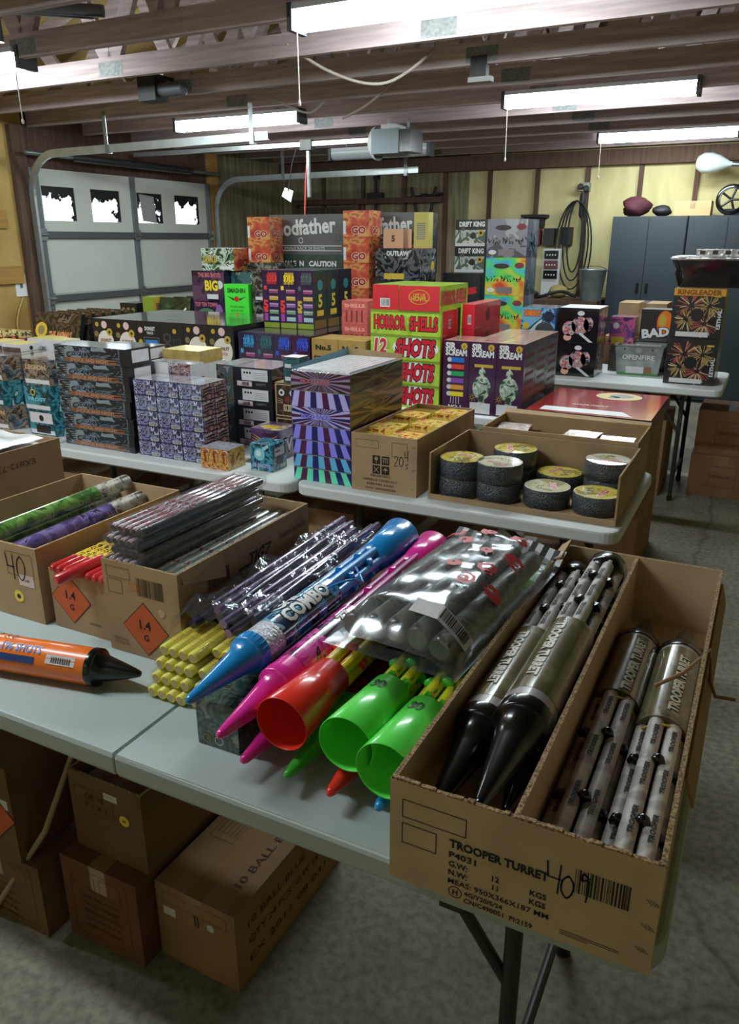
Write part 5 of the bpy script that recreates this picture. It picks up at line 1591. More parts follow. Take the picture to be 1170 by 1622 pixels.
for i in range(3):
    hexbox('six-sided frosty box in the lower row, %s' % ('at the table end by the tall stack', 'second from the tall stack', 'third from the tall stack')[i], -2.865 - i * 0.30, 2.475, ZB, 0.285, 0.22, 0.112, TEALH if i == 0 else BRH, 'tealb' if i == 0 else 'brown')
    hexbox('six-sided teal box with a ringed badge, %s' % ('by the tall stack', 'second from the tall stack', 'third from the tall stack')[i], -2.868 - i * 0.30, 2.47, ZB + 0.113, 0.285, 0.22, 0.112, TEALH, 'teal')
    hexbox('six-sided brown crowd box in the top row, %s' % ('by the tall stack', 'second from the tall stack', 'third from the tall stack')[i], -2.862 - i * 0.30, 2.478, ZB + 0.226, 0.285, 0.22, 0.112, BRH, 'brown')
YLID = mat('pale_yellow_top', (222, 206, 110), 0.35)
for i, (x0, y0, s) in enumerate(((-3.05, 2.62, 0.11), (-3.20, 2.50, 0.12), (-2.93, 2.66, 0.1), (-3.22, 2.66, 0.13), (-3.36, 2.52, 0.13))):
    z0 = ZB + 0.339 if y0 < 2.58 else ZB
    z1 = (ZB + 0.372) if y0 < 2.58 else (1.125, 0, 1.10, 1.12, 0)[i]
    gbox('firework_brick', 'small box with a yellow lid, %s' % ('tallest, behind the brown crowd boxes', 'flat on the second brown crowd box', 'orange-sided, behind the tall stack end', 'behind the flat yellow one', 'flat, at the picture edge')[i], 'firework box', (x0, x0 + s), (y0, y0 + s), (z0, z1), {'*': ORANGE if i == 2 else PAPER, 'T': YLID},
         lambda q, w, d, h, F, R, T: (q.rect(F, 0, 0, w, h * 0.55, mat('smoky_print', (84, 76, 70), 0.4, var=0.4, scale=60)), q.disc(R, d / 2, h - 0.02, 0.01, INK)), 'small yellow-lidded boxes')

# cartons stored on the floor under the middle tables
k = 0
for x0, x1, y0, y1, h, mt_, lab in ((-0.86, -0.53, 2.40, 2.74, 0.50, CARDR, 'reddish carton on the floor by the end leg of the middle table'), (-1.21, -0.88, 2.40, 2.78, 0.56, CARDD, 'brown carton on the floor under the carton marked 20'),
                                    (-1.655, -1.285, 2.40, 2.80, 0.60, CARDD, 'dark carton on the floor where the two middle tables meet'), (-2.045, -1.71, 2.40, 2.82, 0.46, CARD, 'pale carton on the floor under the small teal box'),
                                    (-2.42, -2.07, 2.40, 2.82, 0.52, CARDR, 'red-brown carton on the floor under the violet cubes'), (-2.92, -2.48, 2.44, 2.84, 0.55, CARDD, 'brown carton on the floor under the tall stack'),
                                    (-3.40, -2.98, 2.48, 2.86, 0.5, CARD, 'pale carton on the floor under the six-sided boxes')):
    closed_carton(lab, (x0, x1), (y0, y1), (0, h), mt_, lambda q, tq, w, d, h, F, R, T: (q.text(F, 'FIREWORKS 1.4G', w * 0.5, h * 0.7, 0.02, BROWNINK, w=w * 0.7), hazard(q, R, d * 0.5, h * 0.5, 0.1)), group='cartons stored under the middle tables')
# ------------------------------------------------------------------ goods on the second row of tables
ZD = 0.741
CREAM = mat('cream_sticker', (226, 218, 206), 0.4)
PINKC = mat('pale_pink_sticker', (224, 190, 186), 0.4)


def donut(q, w, d, h, F, R, T):
    q.disc(F, w * 0.56, h * 0.60, w * 0.38, CREAM, ry=w * 0.42); q.text(F, 'DONUT', w * 0.56, h * 0.64, 0.020, mat('brown_letter', (120, 80, 60), 0.4), w=w * 0.5, bold=0.08); q.text(F, 'TRUCK', w * 0.56, h * 0.56, 0.016, mat('rose_letter', (190, 100, 110), 0.4), w=w * 0.4, bold=0.08)
    q.disc(F, w * 0.76, h * 0.78, w * 0.13, YELD, 0.001); q.disc(F, w * 0.76, h * 0.78, w * 0.05, BLACK, 0.0013)
    q.disc(F, w * 0.54, h * 0.90, w * 0.13, PINKC, 0.0014); q.text(F, '8', w * 0.54, h * 0.90, 0.022, RED, bold=0.08)
    q.disc(F, w * 0.20, h * 0.90, w * 0.08, YELD); q.disc(F, w * 0.14, h * 0.74, w * 0.10, mat('olive_print', (130, 116, 70), 0.5))


def donutwin(q, w, d, h, F, R, T):
    q.disc(F, w * 0.16, h * 0.85, w * 0.10, PINKC); q.text(F, 'DONUT', w * 0.58, h * 0.88, 0.022, WHITE, w=w * 0.45, bold=0.1); q.text(F, 'TRUCK', w * 0.58, h * 0.81, 0.014, PAPER, w=w * 0.3, bold=0.08)
    q.outline(F, w * 0.28, h * 0.40, w * 0.96, h * 0.74, 0.004, STEEL); q.rect(F, w * 0.34, h * 0.62, w * 0.9, h * 0.70, mat('bright_blue_print', (50, 130, 200), 0.3)); q.disc(F, w * 0.14, h * 0.66, w * 0.09, YELD)


def donutside(q, w, d, h, F, R, T):
    for k in range(3): q.disc(F, w * 0.3, h * (0.75 - k * 0.16), w * 0.16, mat('dim_ring', (76, 76, 80), 0.4), rin=0.7)
    q.outline(F, w * 0.55, h * 0.45, w * 0.85, h * 0.74, 0.004, mat('dim_ring', (76, 76, 80), 0.4)); q.disc(F, w * 0.62, h * 0.86, w * 0.08, YELD)


GLOSST = mat('glossy_black_top', (40, 42, 46), 0.08, coat=1.0)
kinds = [donut, donut, donutwin, donutside, donut, donut, donut]
kinds = [donut, donut, donutwin, donutside, donut, donut]
for i in range(6):
    x0 = -3.812 + i * 0.181
    for r_ in range(2):
        gbox('firework_box', 'black box with round stickers, %s row, %s from the garage door' % (('front', 'back')[r_], ORD[i]), 'firework box', (x0, x0 + 0.179), (3.655 + r_ * 0.35, 4.0 + r_ * 0.35), (ZD, 1.108), {'*': BLACK, 'T': GLOSST}, kinds[i], 'black boxes with round stickers', key=kinds[i].__name__)

STR = {n: mat('stripe_letter_' + n, c, 0.3, coat=0.5) for n, c in (('cyan', (60, 160, 210)), ('blue', (50, 90, 220)), ('red', (230, 60, 60)), ('yellow', (240, 206, 40)), ('grey', (84, 96, 96)), ('teal', (40, 110, 110)))}
VBOX = art('violet_gradient_print', [(34, 22, 48), (58, 34, 76), (40, 28, 60)], 5, 0.2, 0.8, seed=181, hard=False)
VBOXD = mat('near_black_violet', (30, 20, 34), 0.25, coat=0.7)


def five(colr):
    def f(q, w, d, h, F, R, T):
        for k in range(7):
            q.quad2(F, [(w * 0.30 + k * w * 0.085, h * 0.76), (w * 0.34 + k * w * 0.085, h * 0.76), (w * 0.42 + k * w * 0.075, h * 0.96), (w * 0.38 + k * w * 0.075, h * 0.96)], STR[colr])
        q.text(F, 'SOIL 8', w * 0.60, h * 0.86, 0.036, STR[colr], w=w * 0.62, bold=0.04, l=0.0012)
        cols = [(150, 60, 110), (196, 160, 60), (150, 90, 160), (110, 150, 120), (150, 190, 196)]
        for k, c in enumerate(cols):
            zc = h * (0.64 - k * 0.12)
            q.rect(F, w * 0.42, zc - h * 0.035, w * 0.95, zc + h * 0.035, mat('shell_%d_%d_%d' % c, c, 0.3, coat=0.5)); q.rect(F, w * 0.42, zc + h * 0.012, w * 0.95, zc + h * 0.022, PAPER, 0.001)
        q.text(F, '5', w * 0.20, h * 0.40, 0.05, STR['red'] if colr in ('red', 'yellow') else YELD, bold=0.05); q.rect(F, w * 0.08, h * 0.27, w * 0.32, h * 0.32, STR['red'] if colr in ('red', 'yellow') else YELD)
        q.rect(F, w * 0.05, h * 0.0, w * 0.98, h * 0.09, mat('olive_lime_print', (130, 150, 50), 0.35))
        q.rect(F, w * 0.08, h * 0.12, w * 0.30, h * 0.25, mat('orchid_print', (160, 70, 160), 0.3, coat=0.5)); q.rect(F, w * 0.12, h * 0.66, w * 0.28, h * 0.73, STR[colr])
        q.text(R, '5', d * 0.5, h * 0.48, 0.07, YELD, bold=0.04); q.rect(R, d * 0.25, h * 0.22, d * 0.75, h * 0.32, YELD); q.rect(R, d * 0.05, 0, d * 0.95, h * 0.15, mat('brown_print', (110, 80, 40), 0.4)); q.disc(R, d * 0.5, h * 0.75, 0.03, STR['teal'])
    return f


for i, c in enumerate(('cyan', 'teal', 'blue', 'blue')):
    x0 = -2.695 + i * 0.119
    for r_ in range(3):
        gbox('firework_box', 'dark violet shell box, lower tier, %s row, %s from the black boxes' % (('front', 'second', 'third')[r_], ORD[i]), 'firework box', (x0, x0 + 0.117), (3.655 + r_ * 0.235, 3.885 + r_ * 0.235), (ZD, 1.078), {'*': VBOX, 'R': VBOXD}, five(c), 'dark violet shell boxes', key=c)
for i, c in enumerate(('red', 'yellow', 'grey')):
    for r_ in range(3):
        x0 = -2.705 + i * 0.117
        gbox('firework_box', 'violet shell box, upper tier, %s striped letters, %s row' % (c, ('front', 'second', 'third')[r_]), 'firework box', (x0, x0 + 0.115), (3.93 + r_ * 0.155, 4.08 + r_ * 0.155), (1.080, 1.405), {'*': VBOX, 'R': VBOXD}, five(c), 'tall violet shell boxes', key=c)
TAN5 = mat('kraft_tan_print', (170, 138, 72), 0.5, var=0.08, scale=40)


def tan5(q, w, d, h, F, R, T):
    q.text(F, 'No.5', w * 0.45, h * 0.86, 0.026, INK, w=w * 0.6, bold=0.05); q.outline(F, w * 0.08, h * 0.1, w * 0.92, h * 0.72, 0.006, INK); q.rect(F, w * 0.2, h * 0.2, w * 0.8, h * 0.6, mat('window_grey', (110, 104, 96), 0.3)); q.rect(R, d * 0.3, h * 0.55, d * 0.6, h * 0.8, INK)


for i in range(2):
    gbox('firework_box', 'tan kraft box with a dark window, %s' % ('beside the violet shell boxes', 'beside the lime green stack')[i], 'firework box', (-2.212 + i * 0.165, -2.05 + i * 0.165), (3.66, 3.87), (ZD, 1.068), {'*': TAN5}, tan5, 'tan kraft boxes', key=1)
REDS = mat('dull_red_print', (180, 84, 80), 0.4, var=0.2, scale=50)
for i in range(4):
    gbox('firework_box', 'dull red slatted box, %s of four behind the tan kraft boxes' % level(i, 4), 'firework box', (-2.155, -1.995), (3.90, 4.10), (ZD + i * 0.128, ZD + i * 0.128 + 0.127), {'*': REDS}, lambda q, w, d, h, F, R, T: (q.text(F, 'SHELLS', w * 0.5, h * 0.8, 0.018, mat('pale_red_letter', (226, 150, 140), 0.4), w=w * 0.8, bold=0.05), [q.rect(F, w * (0.15 + k * 0.2), h * 0.1, w * (0.22 + k * 0.2), h * 0.6, mat('dim_red_print', (120, 40, 40), 0.5)) for k in range(4)]), 'dull red slatted boxes', key=1)

LIME = art('lime_print', [(120, 160, 30), (160, 196, 50), (176, 210, 70), (140, 176, 40)], 10, 0.3, 0.6, seed=191, hard=False)
REDL = mat('dripping_red_letter', (206, 30, 50), 0.35, coat=0.5)
DKRED = mat('dark_red_outline', (70, 14, 20), 0.4)


def horror(word):
    def f(q, w, d, h, F, R, T):
        if word == 'HORROR SHELLS':
            q.text(F, 'HORROR', w * 0.28, h * 0.5, h * 0.52, REDL, w=w * 0.46, bold=0.07, back=DKRED, backb=0.05); q.text(F, 'SHELLS', w * 0.76, h * 0.48, h * 0.52, REDL, w=w * 0.40, bold=0.07, back=DKRED, backb=0.05)
        elif word == '12 SHOTS':
            q.disc(F, w * 0.65, h * 0.5, w * 0.33, WHITE, 0.0005, ry=h * 0.42)
            q.text(F, '12', w * 0.15, h * 0.52, h * 0.60, REDL, w=w * 0.18, bold=0.06, back=WHITE, backb=0.05, skew=0.1); q.text(F, 'SHOTS', w * 0.65, h * 0.5, h * 0.66, REDL, w=w * 0.56, bold=0.06, back=INK, backb=0.05, skew=0.12)
        else:
            q.disc(F, w * 0.5, h * 0.5, w * 0.40, WHITE, 0.0005, ry=h * 0.42)
            q.text(F, 'SHOTS', w * 0.54, h * 0.5, h * 0.66, REDL, w=w * 0.70, bold=0.06, back=INK, backb=0.05, skew=0.12)
        q.rect(F, 0, h - 0.012, w, h, mat('olive_lime_print', (130, 150, 50), 0.35), 0.0004)
        q.rect(R, 0.0, 0, d * 0.08, h, LIME); q.barcode(R, d * 0.45, h * 0.3, d * 0.12, h * 0.3, bg=WHITE, m=INK)
    return f


def redend(kind):
    def f(q, w, d, h, F, R, T):
        if kind == 'bar':
            q.barcode(F, w * 0.32, h * 0.15, w * 0.32, h * 0.28, bg=WHITE); q.text(F, 'EX', w * 0.5, h * 0.55, 0.012, mat('dim_red_print', (120, 40, 40), 0.5))
        else:
            q.text(F, 'LET US', w * 0.5, h * 0.62, 0.016, YELD, w=w * 0.3, bold=0.04); q.text(F, 'HOWL', w * 0.5, h * 0.48, 0.020, YELD, w=w * 0.4, bold=0.04); q.disc(F, w * 0.5, h * 0.55, w * 0.26, YELD, 0.0005, ry=h * 0.3, rin=0.92)
        q.text(R, 'HORROR SHELLS', d * 0.5, h * 0.5, h * 0.5, REDL, w=d * 0.88, bold=0.07, back=DKRED, backb=0.04)
    return f


for i, wd in enumerate(('SHOTS', 'SHOTS', '12 SHOTS', 'HORROR SHELLS')):
    x0 = -1.735 if i < 2 else -1.855
    gbox('firework_box', ('lime green box lettered with one red word, bottom of the green stack', 'lime green box lettered with one red word, second from the bottom', 'lime green box lettered 12 SHOTS', 'lime green box with two dripping red words, under the red-ended boxes')[i], 'firework box', (x0, -1.465), (3.665, 3.90), (ZD + 0.03 * 0 + i * 0.1235, ZD + i * 0.1235 + 0.1225), {'*': LIME, 'R': RED}, horror(wd), 'lime green boxes')
gbox('firework_box', 'lime green box end behind the stack, seen past its corner', 'firework box', (-1.855, -1.740), (3.70, 3.90), (ZD, ZD + 0.246), {'*': LIME}, None)
zt_ = ZD + 4 * 0.1235
gbox('firework_box', 'red-ended lime box with a barcode on top of the green stack', 'firework box', (-1.845, -1.700), (3.668, 4.06), (zt_, zt_ + 0.122), {'*': LIME, 'F': RED, 'T': LIME}, redend('bar'))
gbox('firework_box', 'red-ended lime box with a gold round emblem on top of the green stack', 'firework box', (-1.693, -1.475), (3.662, 4.06), (zt_, zt_ + 0.120), {'*': LIME, 'F': RED, 'T': LIME}, redend('emb'))
for i in range(4):
    gbox('firework_box', 'red box end behind the green stack, %s of four' % level(i, 4), 'firework box', (-1.462, -1.385), (3.93, 4.36), (ZD + i * 0.1285, ZD + i * 0.1285 + 0.1275), {'*': RED, 'L': LIME}, lambda q, w, d, h, F, R, T: (q.rect(F, 0, 0, w * 0.12, h, LIME), q.disc(R, d * 0.5, h * 0.5, 0.035, mat('dark_red_letter', (120, 30, 24), 0.4)), q.barcode(F, w * 0.55, h * 0.25, w * 0.2, h * 0.3, bg=PAPER)), 'red boxes behind the green stack', key=1)

PUR = mat('deep_purple_print', (62, 26, 62), 0.3, coat=0.6, var=0.15, scale=12)
FIG = art('pale_green_figure', [(50, 66, 52), (150, 170, 150), (196, 206, 190), (90, 110, 96)], 40, 0.3, 0.5, seed=195)


def purple(tubes):
    def f(q, w, d, h, F, R, T):
        q.text(F, 'SIR', w * 0.28, h * 0.93, 0.030, WHITE, w=w * 0.4, bold=0.1); q.text(F, 'SCREAM', w * 0.50, h * 0.84, 0.030, WHITE, w=w * 0.82, bold=0.1)
        q.disc(F, w * 0.80, h * 0.93, w * 0.12, YELD); q.text(F, '6', w * 0.8, h * 0.93, 0.016, INK)
        if tubes:
            for k, c in enumerate(((40, 110, 200), (214, 70, 50), (40, 160, 90), (130, 70, 170), (220, 150, 40), (230, 210, 40))):
                zc = h * (0.74 - k * 0.095)
                q.rect(F, w * 0.25, zc - h * 0.032, w * 0.82, zc + h * 0.032, mat('tube_%d_%d_%d' % c, c, 0.3, coat=0.6)); q.disc(F, w * 0.25, zc, h * 0.032, PAPER, 0.001)
            q.text(F, 'NO 1', w * 0.5, h * 0.09, 0.014, PAPER, w=w * 0.5, bold=0.05)
            for s in range(4): q.stroke(F, [(w * (0.35 + s * 0.1), h * 0.22), (w * (0.33 + s * 0.11), h * 0.13)], 0.003, PAPER)
        else:
            q.disc(F, w * 0.5, h * 0.38, w * 0.34, FIG, ry=h * 0.17); q.disc(F, w * 0.5, h * 0.585, w * 0.13, FIG, ry=h * 0.06); q.quad2(F, [(w * .3, h * .05), (w * .42, h * .25), (w * .6, h * .25), (w * .7, h * .05)], FIG); q.quad2(F, [(w * 0.44, h * 0.62), (w * 0.56, h * 0.62), (w * 0.5, h * 0.70)], FIG)
            for k in range(8):
                a = k * pi / 4
                q.quad2(F, [(w * 0.16 + cos(a - .25) * 0.006, h * 0.24 + sin(a - .25) * 0.006), (w * 0.16 + cos(a) * 0.026, h * 0.24 + sin(a) * 0.026), (w * 0.16 + cos(a + .25) * 0.006, h * 0.24 + sin(a + .25) * 0.006)], YELD, 0.001)
            q.rect(F, w * 0.08, h * 0.02, w * 0.85, h * 0.17, PAPER, 0.0012); q.rect(F, w * 0.2, h * 0.66, w * 0.9, h * 0.70, YELD)
        for k in range(7): q.rect(R, d * 0.15, h * (0.08 + k * 0.12), d * 0.85, h * (0.13 + k * 0.12), mat('maroon_slot', (110, 50, 56), 0.4))
    return f


for i in range(3):
    for r_ in range(3):
        if i == 0 and r_:
            continue
        gbox('firework_box', 'tall purple box with white title, %s, %s row' % (('coloured tubes', 'pale figure, middle column', 'pale figure, aisle end')[i], ('front', 'second', 'third')[r_]), 'firework box', (-1.445 + i * 0.139, -1.308 + i * 0.139), (3.66 + r_ * 0.215, 3.87 + r_ * 0.215), (ZD, 1.100), {'*': PUR, 'T': art('purple_cream_top', [(120, 70, 80), (170, 130, 120), (196, 170, 150)], 20, 0.25, 0.6, seed=197)}, purple(i == 0), 'tall purple boxes', key=(i == 0))

# flat red box on the cartons at the aisle end of the row
def redflat(q, w, d, h, F, R, T):
    q.disc(T, w * 0.60, d * 0.80, 0.115, YELD, 0.0008, 28, ry=0.10); q.disc(T, w * 0.62, d * 0.82, 0.06, mat('dark_crest', (46, 34, 28), 0.4), 0.0012, ry=0.05)
    q.disc(T, w * 0.57, d * 0.74, 0.03, mat('dark_crest', (46, 34, 28), 0.4), 0.0012); q.quad2(T, [(w * 0.1, d * 0.05), (w * 0.85, d * 0.05), (w * 0.75, d * 0.20), (w * 0.1, d * 0.20)], PAPER)
    q.text(T, 'ASSORTMENT', w * 0.45, d * 0.35, 0.03, PAPER, w=w * 0.3); q.barcode(F, w * 0.28, h * 0.25, w * 0.09, h * 0.5, bg=WHITE)
    for k in range(3): q.text(F, 'CAUTION EMITS', w * 0.53, h * (0.65 - k * 0.18), 0.008, PAPER, w=w * 0.09)


gbox('firework_box', 'large flat red box with a yellow oval crest, at the aisle', 'firework box', (-1.0 + 0.005, -0.42), (3.615, 4.26), (0.742, 0.803), {'*': art('dark_panel_print', [(24, 24, 28), (44, 44, 50), (60, 56, 60)], 14, 0.25, 0.7, seed=199), 'T': mat('glossy_red_lid', (186, 26, 40), 0.12, coat=1.0)}, redflat, rz=0.0)
closed_carton('upper carton directly under the large flat red box', (-0.975, -0.432), (3.65, 4.24), (0.371, 0.740), CARDD, None)
closed_carton('lower carton on the floor beneath the large flat red box', (-0.975, -0.430), (3.66, 4.25), (0.0, 0.369), CARDR, None)

# leaning black display packs at the door end, and rows of small shiny packs before them
ANIM = art('dark_brown_creature_print', [(22, 18, 16), (46, 36, 28), (74, 58, 44), (30, 24, 22), (96, 80, 66)], 16, 0.15, 0.9, seed=201)


def anim(q, w, d, h, F, R, T):
    q.disc(F, w * 0.15, h * 0.62, h * 0.17, YELD); q.disc(F, w * 0.15, h * 0.62, h * 0.10, mat('olive_print', (130, 116, 70), 0.5), 0.001)
    q.text(F, 'THE ANIMALS', w * 0.58, h * 0.52, h * 0.16, mat('orange_brown_letter', (206, 130, 80), 0.4), w=w * 0.5, bold=0.06, back=BLACK)
    for k in range(3): q.rect(F, w * (0.25 + k * 0.22), h * 0.05, w * (0.42 + k * 0.22), h * 0.34, PAPER if k == 1 else mat('rose_brown', (150, 100, 90), 0.4), 0.0008)


for i in range(6):
    o = gbox('display_pack', 'black creature pack leaning in a row by the door, %s from the front' % ORD[i], 'firework pack', (-4.47 + i * 0.008, -4.07 + i * 0.008), (3.72 + i * 0.082, 3.755 + i * 0.082), (ZD + 0.065, ZD + 0.375), {'*': BLACK, 'F': ANIM}, anim, 'leaning creature packs', key=1)
    o.rotation_euler = (-0.30, 0, 0.05)
gbox('display_tray', 'low black tray that holds up the leaning creature packs', 'display tray', (-4.48, -4.04), (3.66, 4.27), (ZD, ZD + 0.064), {'*': BLACKM})
for i in range(14):
    gx, gy = i % 5, i // 5
    c = [(60, 70, 54), (140, 120, 90), (150, 70, 60), (70, 90, 120), (170, 160, 110)][(i * 3) % 5]
    gbox('small_pack', 'small shiny pack by the door, %s row, %s from the wall' % (ORD[gy], ORD[gx]), 'firework pack', (-5.38 + gx * 0.175, -5.23 + gx * 0.175), (3.56 + gy * 0.13, 3.67 + gy * 0.13), (ZD, ZD + 0.20 + 0.02 * (i % 3)), {'*': art('small_pack_%d' % (i % 5), [c, tuple(int(v * .5) for v in c), tuple(min(255, int(v * 1.5)) for v in c), (40, 36, 34)], 30, 0.12, 1.0, seed=210 + i % 5)}, None, 'small shiny packs by the door', key=i)

# ------------------------------------------------------------------ goods on the third row of tables
ZC = 0.741
FLAME = art('flame_print', [(120, 34, 30), (166, 52, 44), (184, 80, 56), (206, 150, 84), (150, 50, 46), (196, 150, 130)], 8, 0.25, 0.6, seed=221, hard=False)


def flame(q, w, d, h, F, R, T):
    q.text(F, 'GO', w * 0.6, h * 0.25, h * 0.26, mat('dark_red_letter', (120, 30, 24), 0.4), w=w * 0.55, bold=0.12, back=mat('peach_letter', (226, 170, 150), 0.4))
    q.text(R, 'GO', d * 0.5, h * 0.25, h * 0.26, mat('dark_red_letter', (120, 30, 24), 0.4), w=d * 0.5, bold=0.12, back=mat('peach_letter', (226, 170, 150), 0.4)); q.rect(F, 0, h * 0.1, w * 0.10, h * 0.6, PAPER)


for i in range(2):
    gbox('firework_box', 'flame-printed box at the door side of the big grey box, %s' % ('lower', 'upper')[i], 'firework box', (-3.57, -3.375), (5.03, 5.20), (1.412 + i * 0.159, 1.570 + i * 0.159), {'*': FLAME}, flame, 'flame-printed boxes', key=1)
gbox('firework_box', 'tall dark box under the two flame-printed boxes', 'firework box', (-3.58, -3.30), (5.02, 5.24), (ZC, 1.410), {'*': art('dark_camo_print', [(22, 22, 24), (60, 62, 58), (120, 120, 112), (40, 40, 40)], 18, 0.2, 0.8, seed=223)}, None)
for i in range(6):
    gbox('firework_box', 'flame-printed box between the two big grey boxes, %s of six' % level(i, 6), 'firework box', (-2.745, -2.545), (5.0, 5.18), (ZC + i * 0.170, ZC + i * 0.170 + 0.169), {'*': FLAME}, flame, 'flame-printed boxes', key=2)
GREYB = mat('slate_grey_print', (84, 86, 88), 0.35, coat=0.4)


def godf(q, w, d, h, F, R, T):
    lt = mat('silver_grey_letter', (206, 208, 206), 0.3)
    q.text(F, 'Godfather', w * 0.47, h * 0.79, h * 0.26, lt, w=w * 0.86, bold=0.03, rot=0.06); q.text(R, 'Godf', d * 0.5, h * 0.74, h * 0.22, mat('dim_letter', (70, 72, 76), 0.3), w=d * 0.8, bold=0.03)
    q.rect(F, 0.02, h * 0.46, w - 0.02, h * 0.475, lt); q.rect(F, 0.02, h * 0.38, w - 0.02, h * 0.392, lt); q.text(F, 'A FINALE RACK 24 SHOTS', w * 0.45, h * 0.425, h * 0.05, lt, w=w * 0.6)
    q.disc(F, w * 0.43, h * 0.56, h * 0.05, lt, rin=0.75); q.disc(F, w * 0.93, h * 0.60, h * 0.07, mat('dim_letter', (70, 72, 76), 0.3), rin=0.6)
    q.quad2(F, [(0, 0), (w, 0), (w, h * 0.32), (0, h * 0.32)], mat('dark_green_band', (44, 66, 56), 0.35, var=0.3, scale=20), 0.0004); q.text(F, 'FINALE  N   CAUTION', w * 0.5, h * 0.16, h * 0.09, PAPER, w=w * 0.8, bold=0.05)


for lab, x, y, z in (('big slate grey box with tall silver lettering, nearer the garage door', (-3.52, -2.88), (5.25, 5.60), (1.335, 1.748)), ('big slate grey box with tall silver lettering, nearer the aisle', (-2.80, -2.285), (5.26, 5.60), (1.335, 1.752))):
    gbox('firework_box', lab, 'firework box', x, y, z, {'*': GREYB, 'R': mat('near_black_grey', (26, 27, 30), 0.35, coat=0.5), 'T': mat('pale_grey_top', (170, 172, 174), 0.4)}, godf)
gbox('firework_box', 'dark crate-like box under the big grey box nearer the door', 'firework box', (-3.26, -2.88), (5.26, 5.58), (ZC, 1.333), {'*': BLACK})
gbox('firework_box', 'dark box under the big grey box nearer the door, hidden at its end', 'firework box', (-3.53, -3.29), (5.26, 5.56), (ZC, 1.333), {'*': BLACK})
gbox('firework_box', 'dark crate-like box under the big grey box nearer the aisle', 'firework box', (-2.80, -2.285), (5.27, 5.58), (ZC, 1.333), {'*': BLACK})
CARP = art('dark_car_print', [(16, 16, 20), (32, 34, 40), (84, 88, 94), (22, 22, 26), (140, 142, 146)], 12, 0.12, 0.9, seed=227)
gbox('firework_box', 'black box with chrome car parts and a yellow tag, on another dark box', 'firework box', (-2.475, -2.145), (4.96, 5.23), (1.312, 1.515), {'*': CARP, 'T': REDS}, lambda q, w, d, h, F, R, T: (q.rect(F, w * 0.2, h * 0.03, w * 0.65, h * 0.22, YELD), q.disc(R, d * 0.8, h * 0.45, 0.03, YELD), q.text(F, 'OUTLAW', w * 0.5, h * 0.85, 0.03, PAPER, w=w * 0.5, bold=0.06)))
gbox('firework_box', 'dark box carrying the black box with chrome car parts', 'firework box', (-2.48, -2.145), (4.96, 5.24), (ZC, 1.310), {'*': BLACK})
gbox('firework_box', 'plain tan box with a small dark mark, before the grey box nearer the aisle', 'firework box', (-2.465, -2.315), (5.06, 5.20), (1.517, 1.64), {'*': mat('salmon_tan_print', (190, 146, 112), 0.5)}, lambda q, w, d, h, F, R, T: q.text(F, '5', w * 0.5, h * 0.5, 0.04, BROWNINK, bold=0.05))
gbox('firework_box', 'slim yellow box with grey text, upright beside the plain tan box', 'firework box', (-2.255, -2.15), (5.10, 5.18), (1.517, 1.745), {'*': mat('dull_yellow_print', (176, 164, 84), 0.5)}, lambda q, w, d, h, F, R, T: [q.rect(F, w * 0.2, h * (0.25 + k * 0.06), w * 0.8, h * (0.285 + k * 0.06), mat('fine_print', (120, 120, 118), 0.6)) for k in range(8)])
DRIFT = art('pale_road_print', [(40, 60, 50), (120, 140, 130), (176, 184, 180), (90, 110, 100), (206, 206, 204)], 10, 0.15, 0.8, seed=229)


def drift(q, w, d, h, F, R, T):
    q.rect(F, 0, h * 0.62, w, h, BLACK, 0.0004); q.text(F, 'DRIFT KING', w * 0.55, h * 0.83, h * 0.18, WHITE, w=w * 0.85, bold=0.1); q.disc(F, w * 0.85, h * 0.5, h * 0.12, YELD); q.disc(F, w * 0.85, h * 0.5, h * 0.06, BROWNINK, 0.001); q.rect(F, 0, 0, w, h * 0.12, PAPER)
    q.disc(F, w * 0.25, h * 0.68, h * 0.1, mat('smoky_print', (84, 76, 70), 0.4)); q.disc(F, w * 0.6, h * 0.4, h * 0.13, mat('dark_crest', (46, 34, 28), 0.4))


for i in range(2):
    gbox('firework_box', 'pale road-scene box by the rainbow tower, %s of two' % ('lower', 'upper')[i], 'firework box', (-2.085, -1.865), (5.44, 5.64), (1.352 + i * 0.176, 1.527 + i * 0.176), {'*': BLACK, 'F': DRIFT}, drift, 'pale road-scene boxes', key=1)
for i in range(2):
    gbox('firework_box', 'black box with red print under the road-scene boxes, %s of two' % ('lower', 'upper')[i], 'firework box', (-2.14, -1.86), (5.36, 5.65), (ZC + i * 0.305, ZC + i * 0.305 + 0.303), {'*': BLACK}, lambda q, w, d, h, F, R, T: (q.disc(F, w * 0.75, h * 0.6, 0.05, RED, ry=0.02), q.stroke(F, [(w * 0.6, h * 0.65), (w * 0.9, h * 0.68)], 0.012, RED), q.stroke(F, [(w * 0.2, h * 0.2), (w * 0.4, h * 0.5)], 0.01, PAPER)), 'black boxes with red print', key=1)
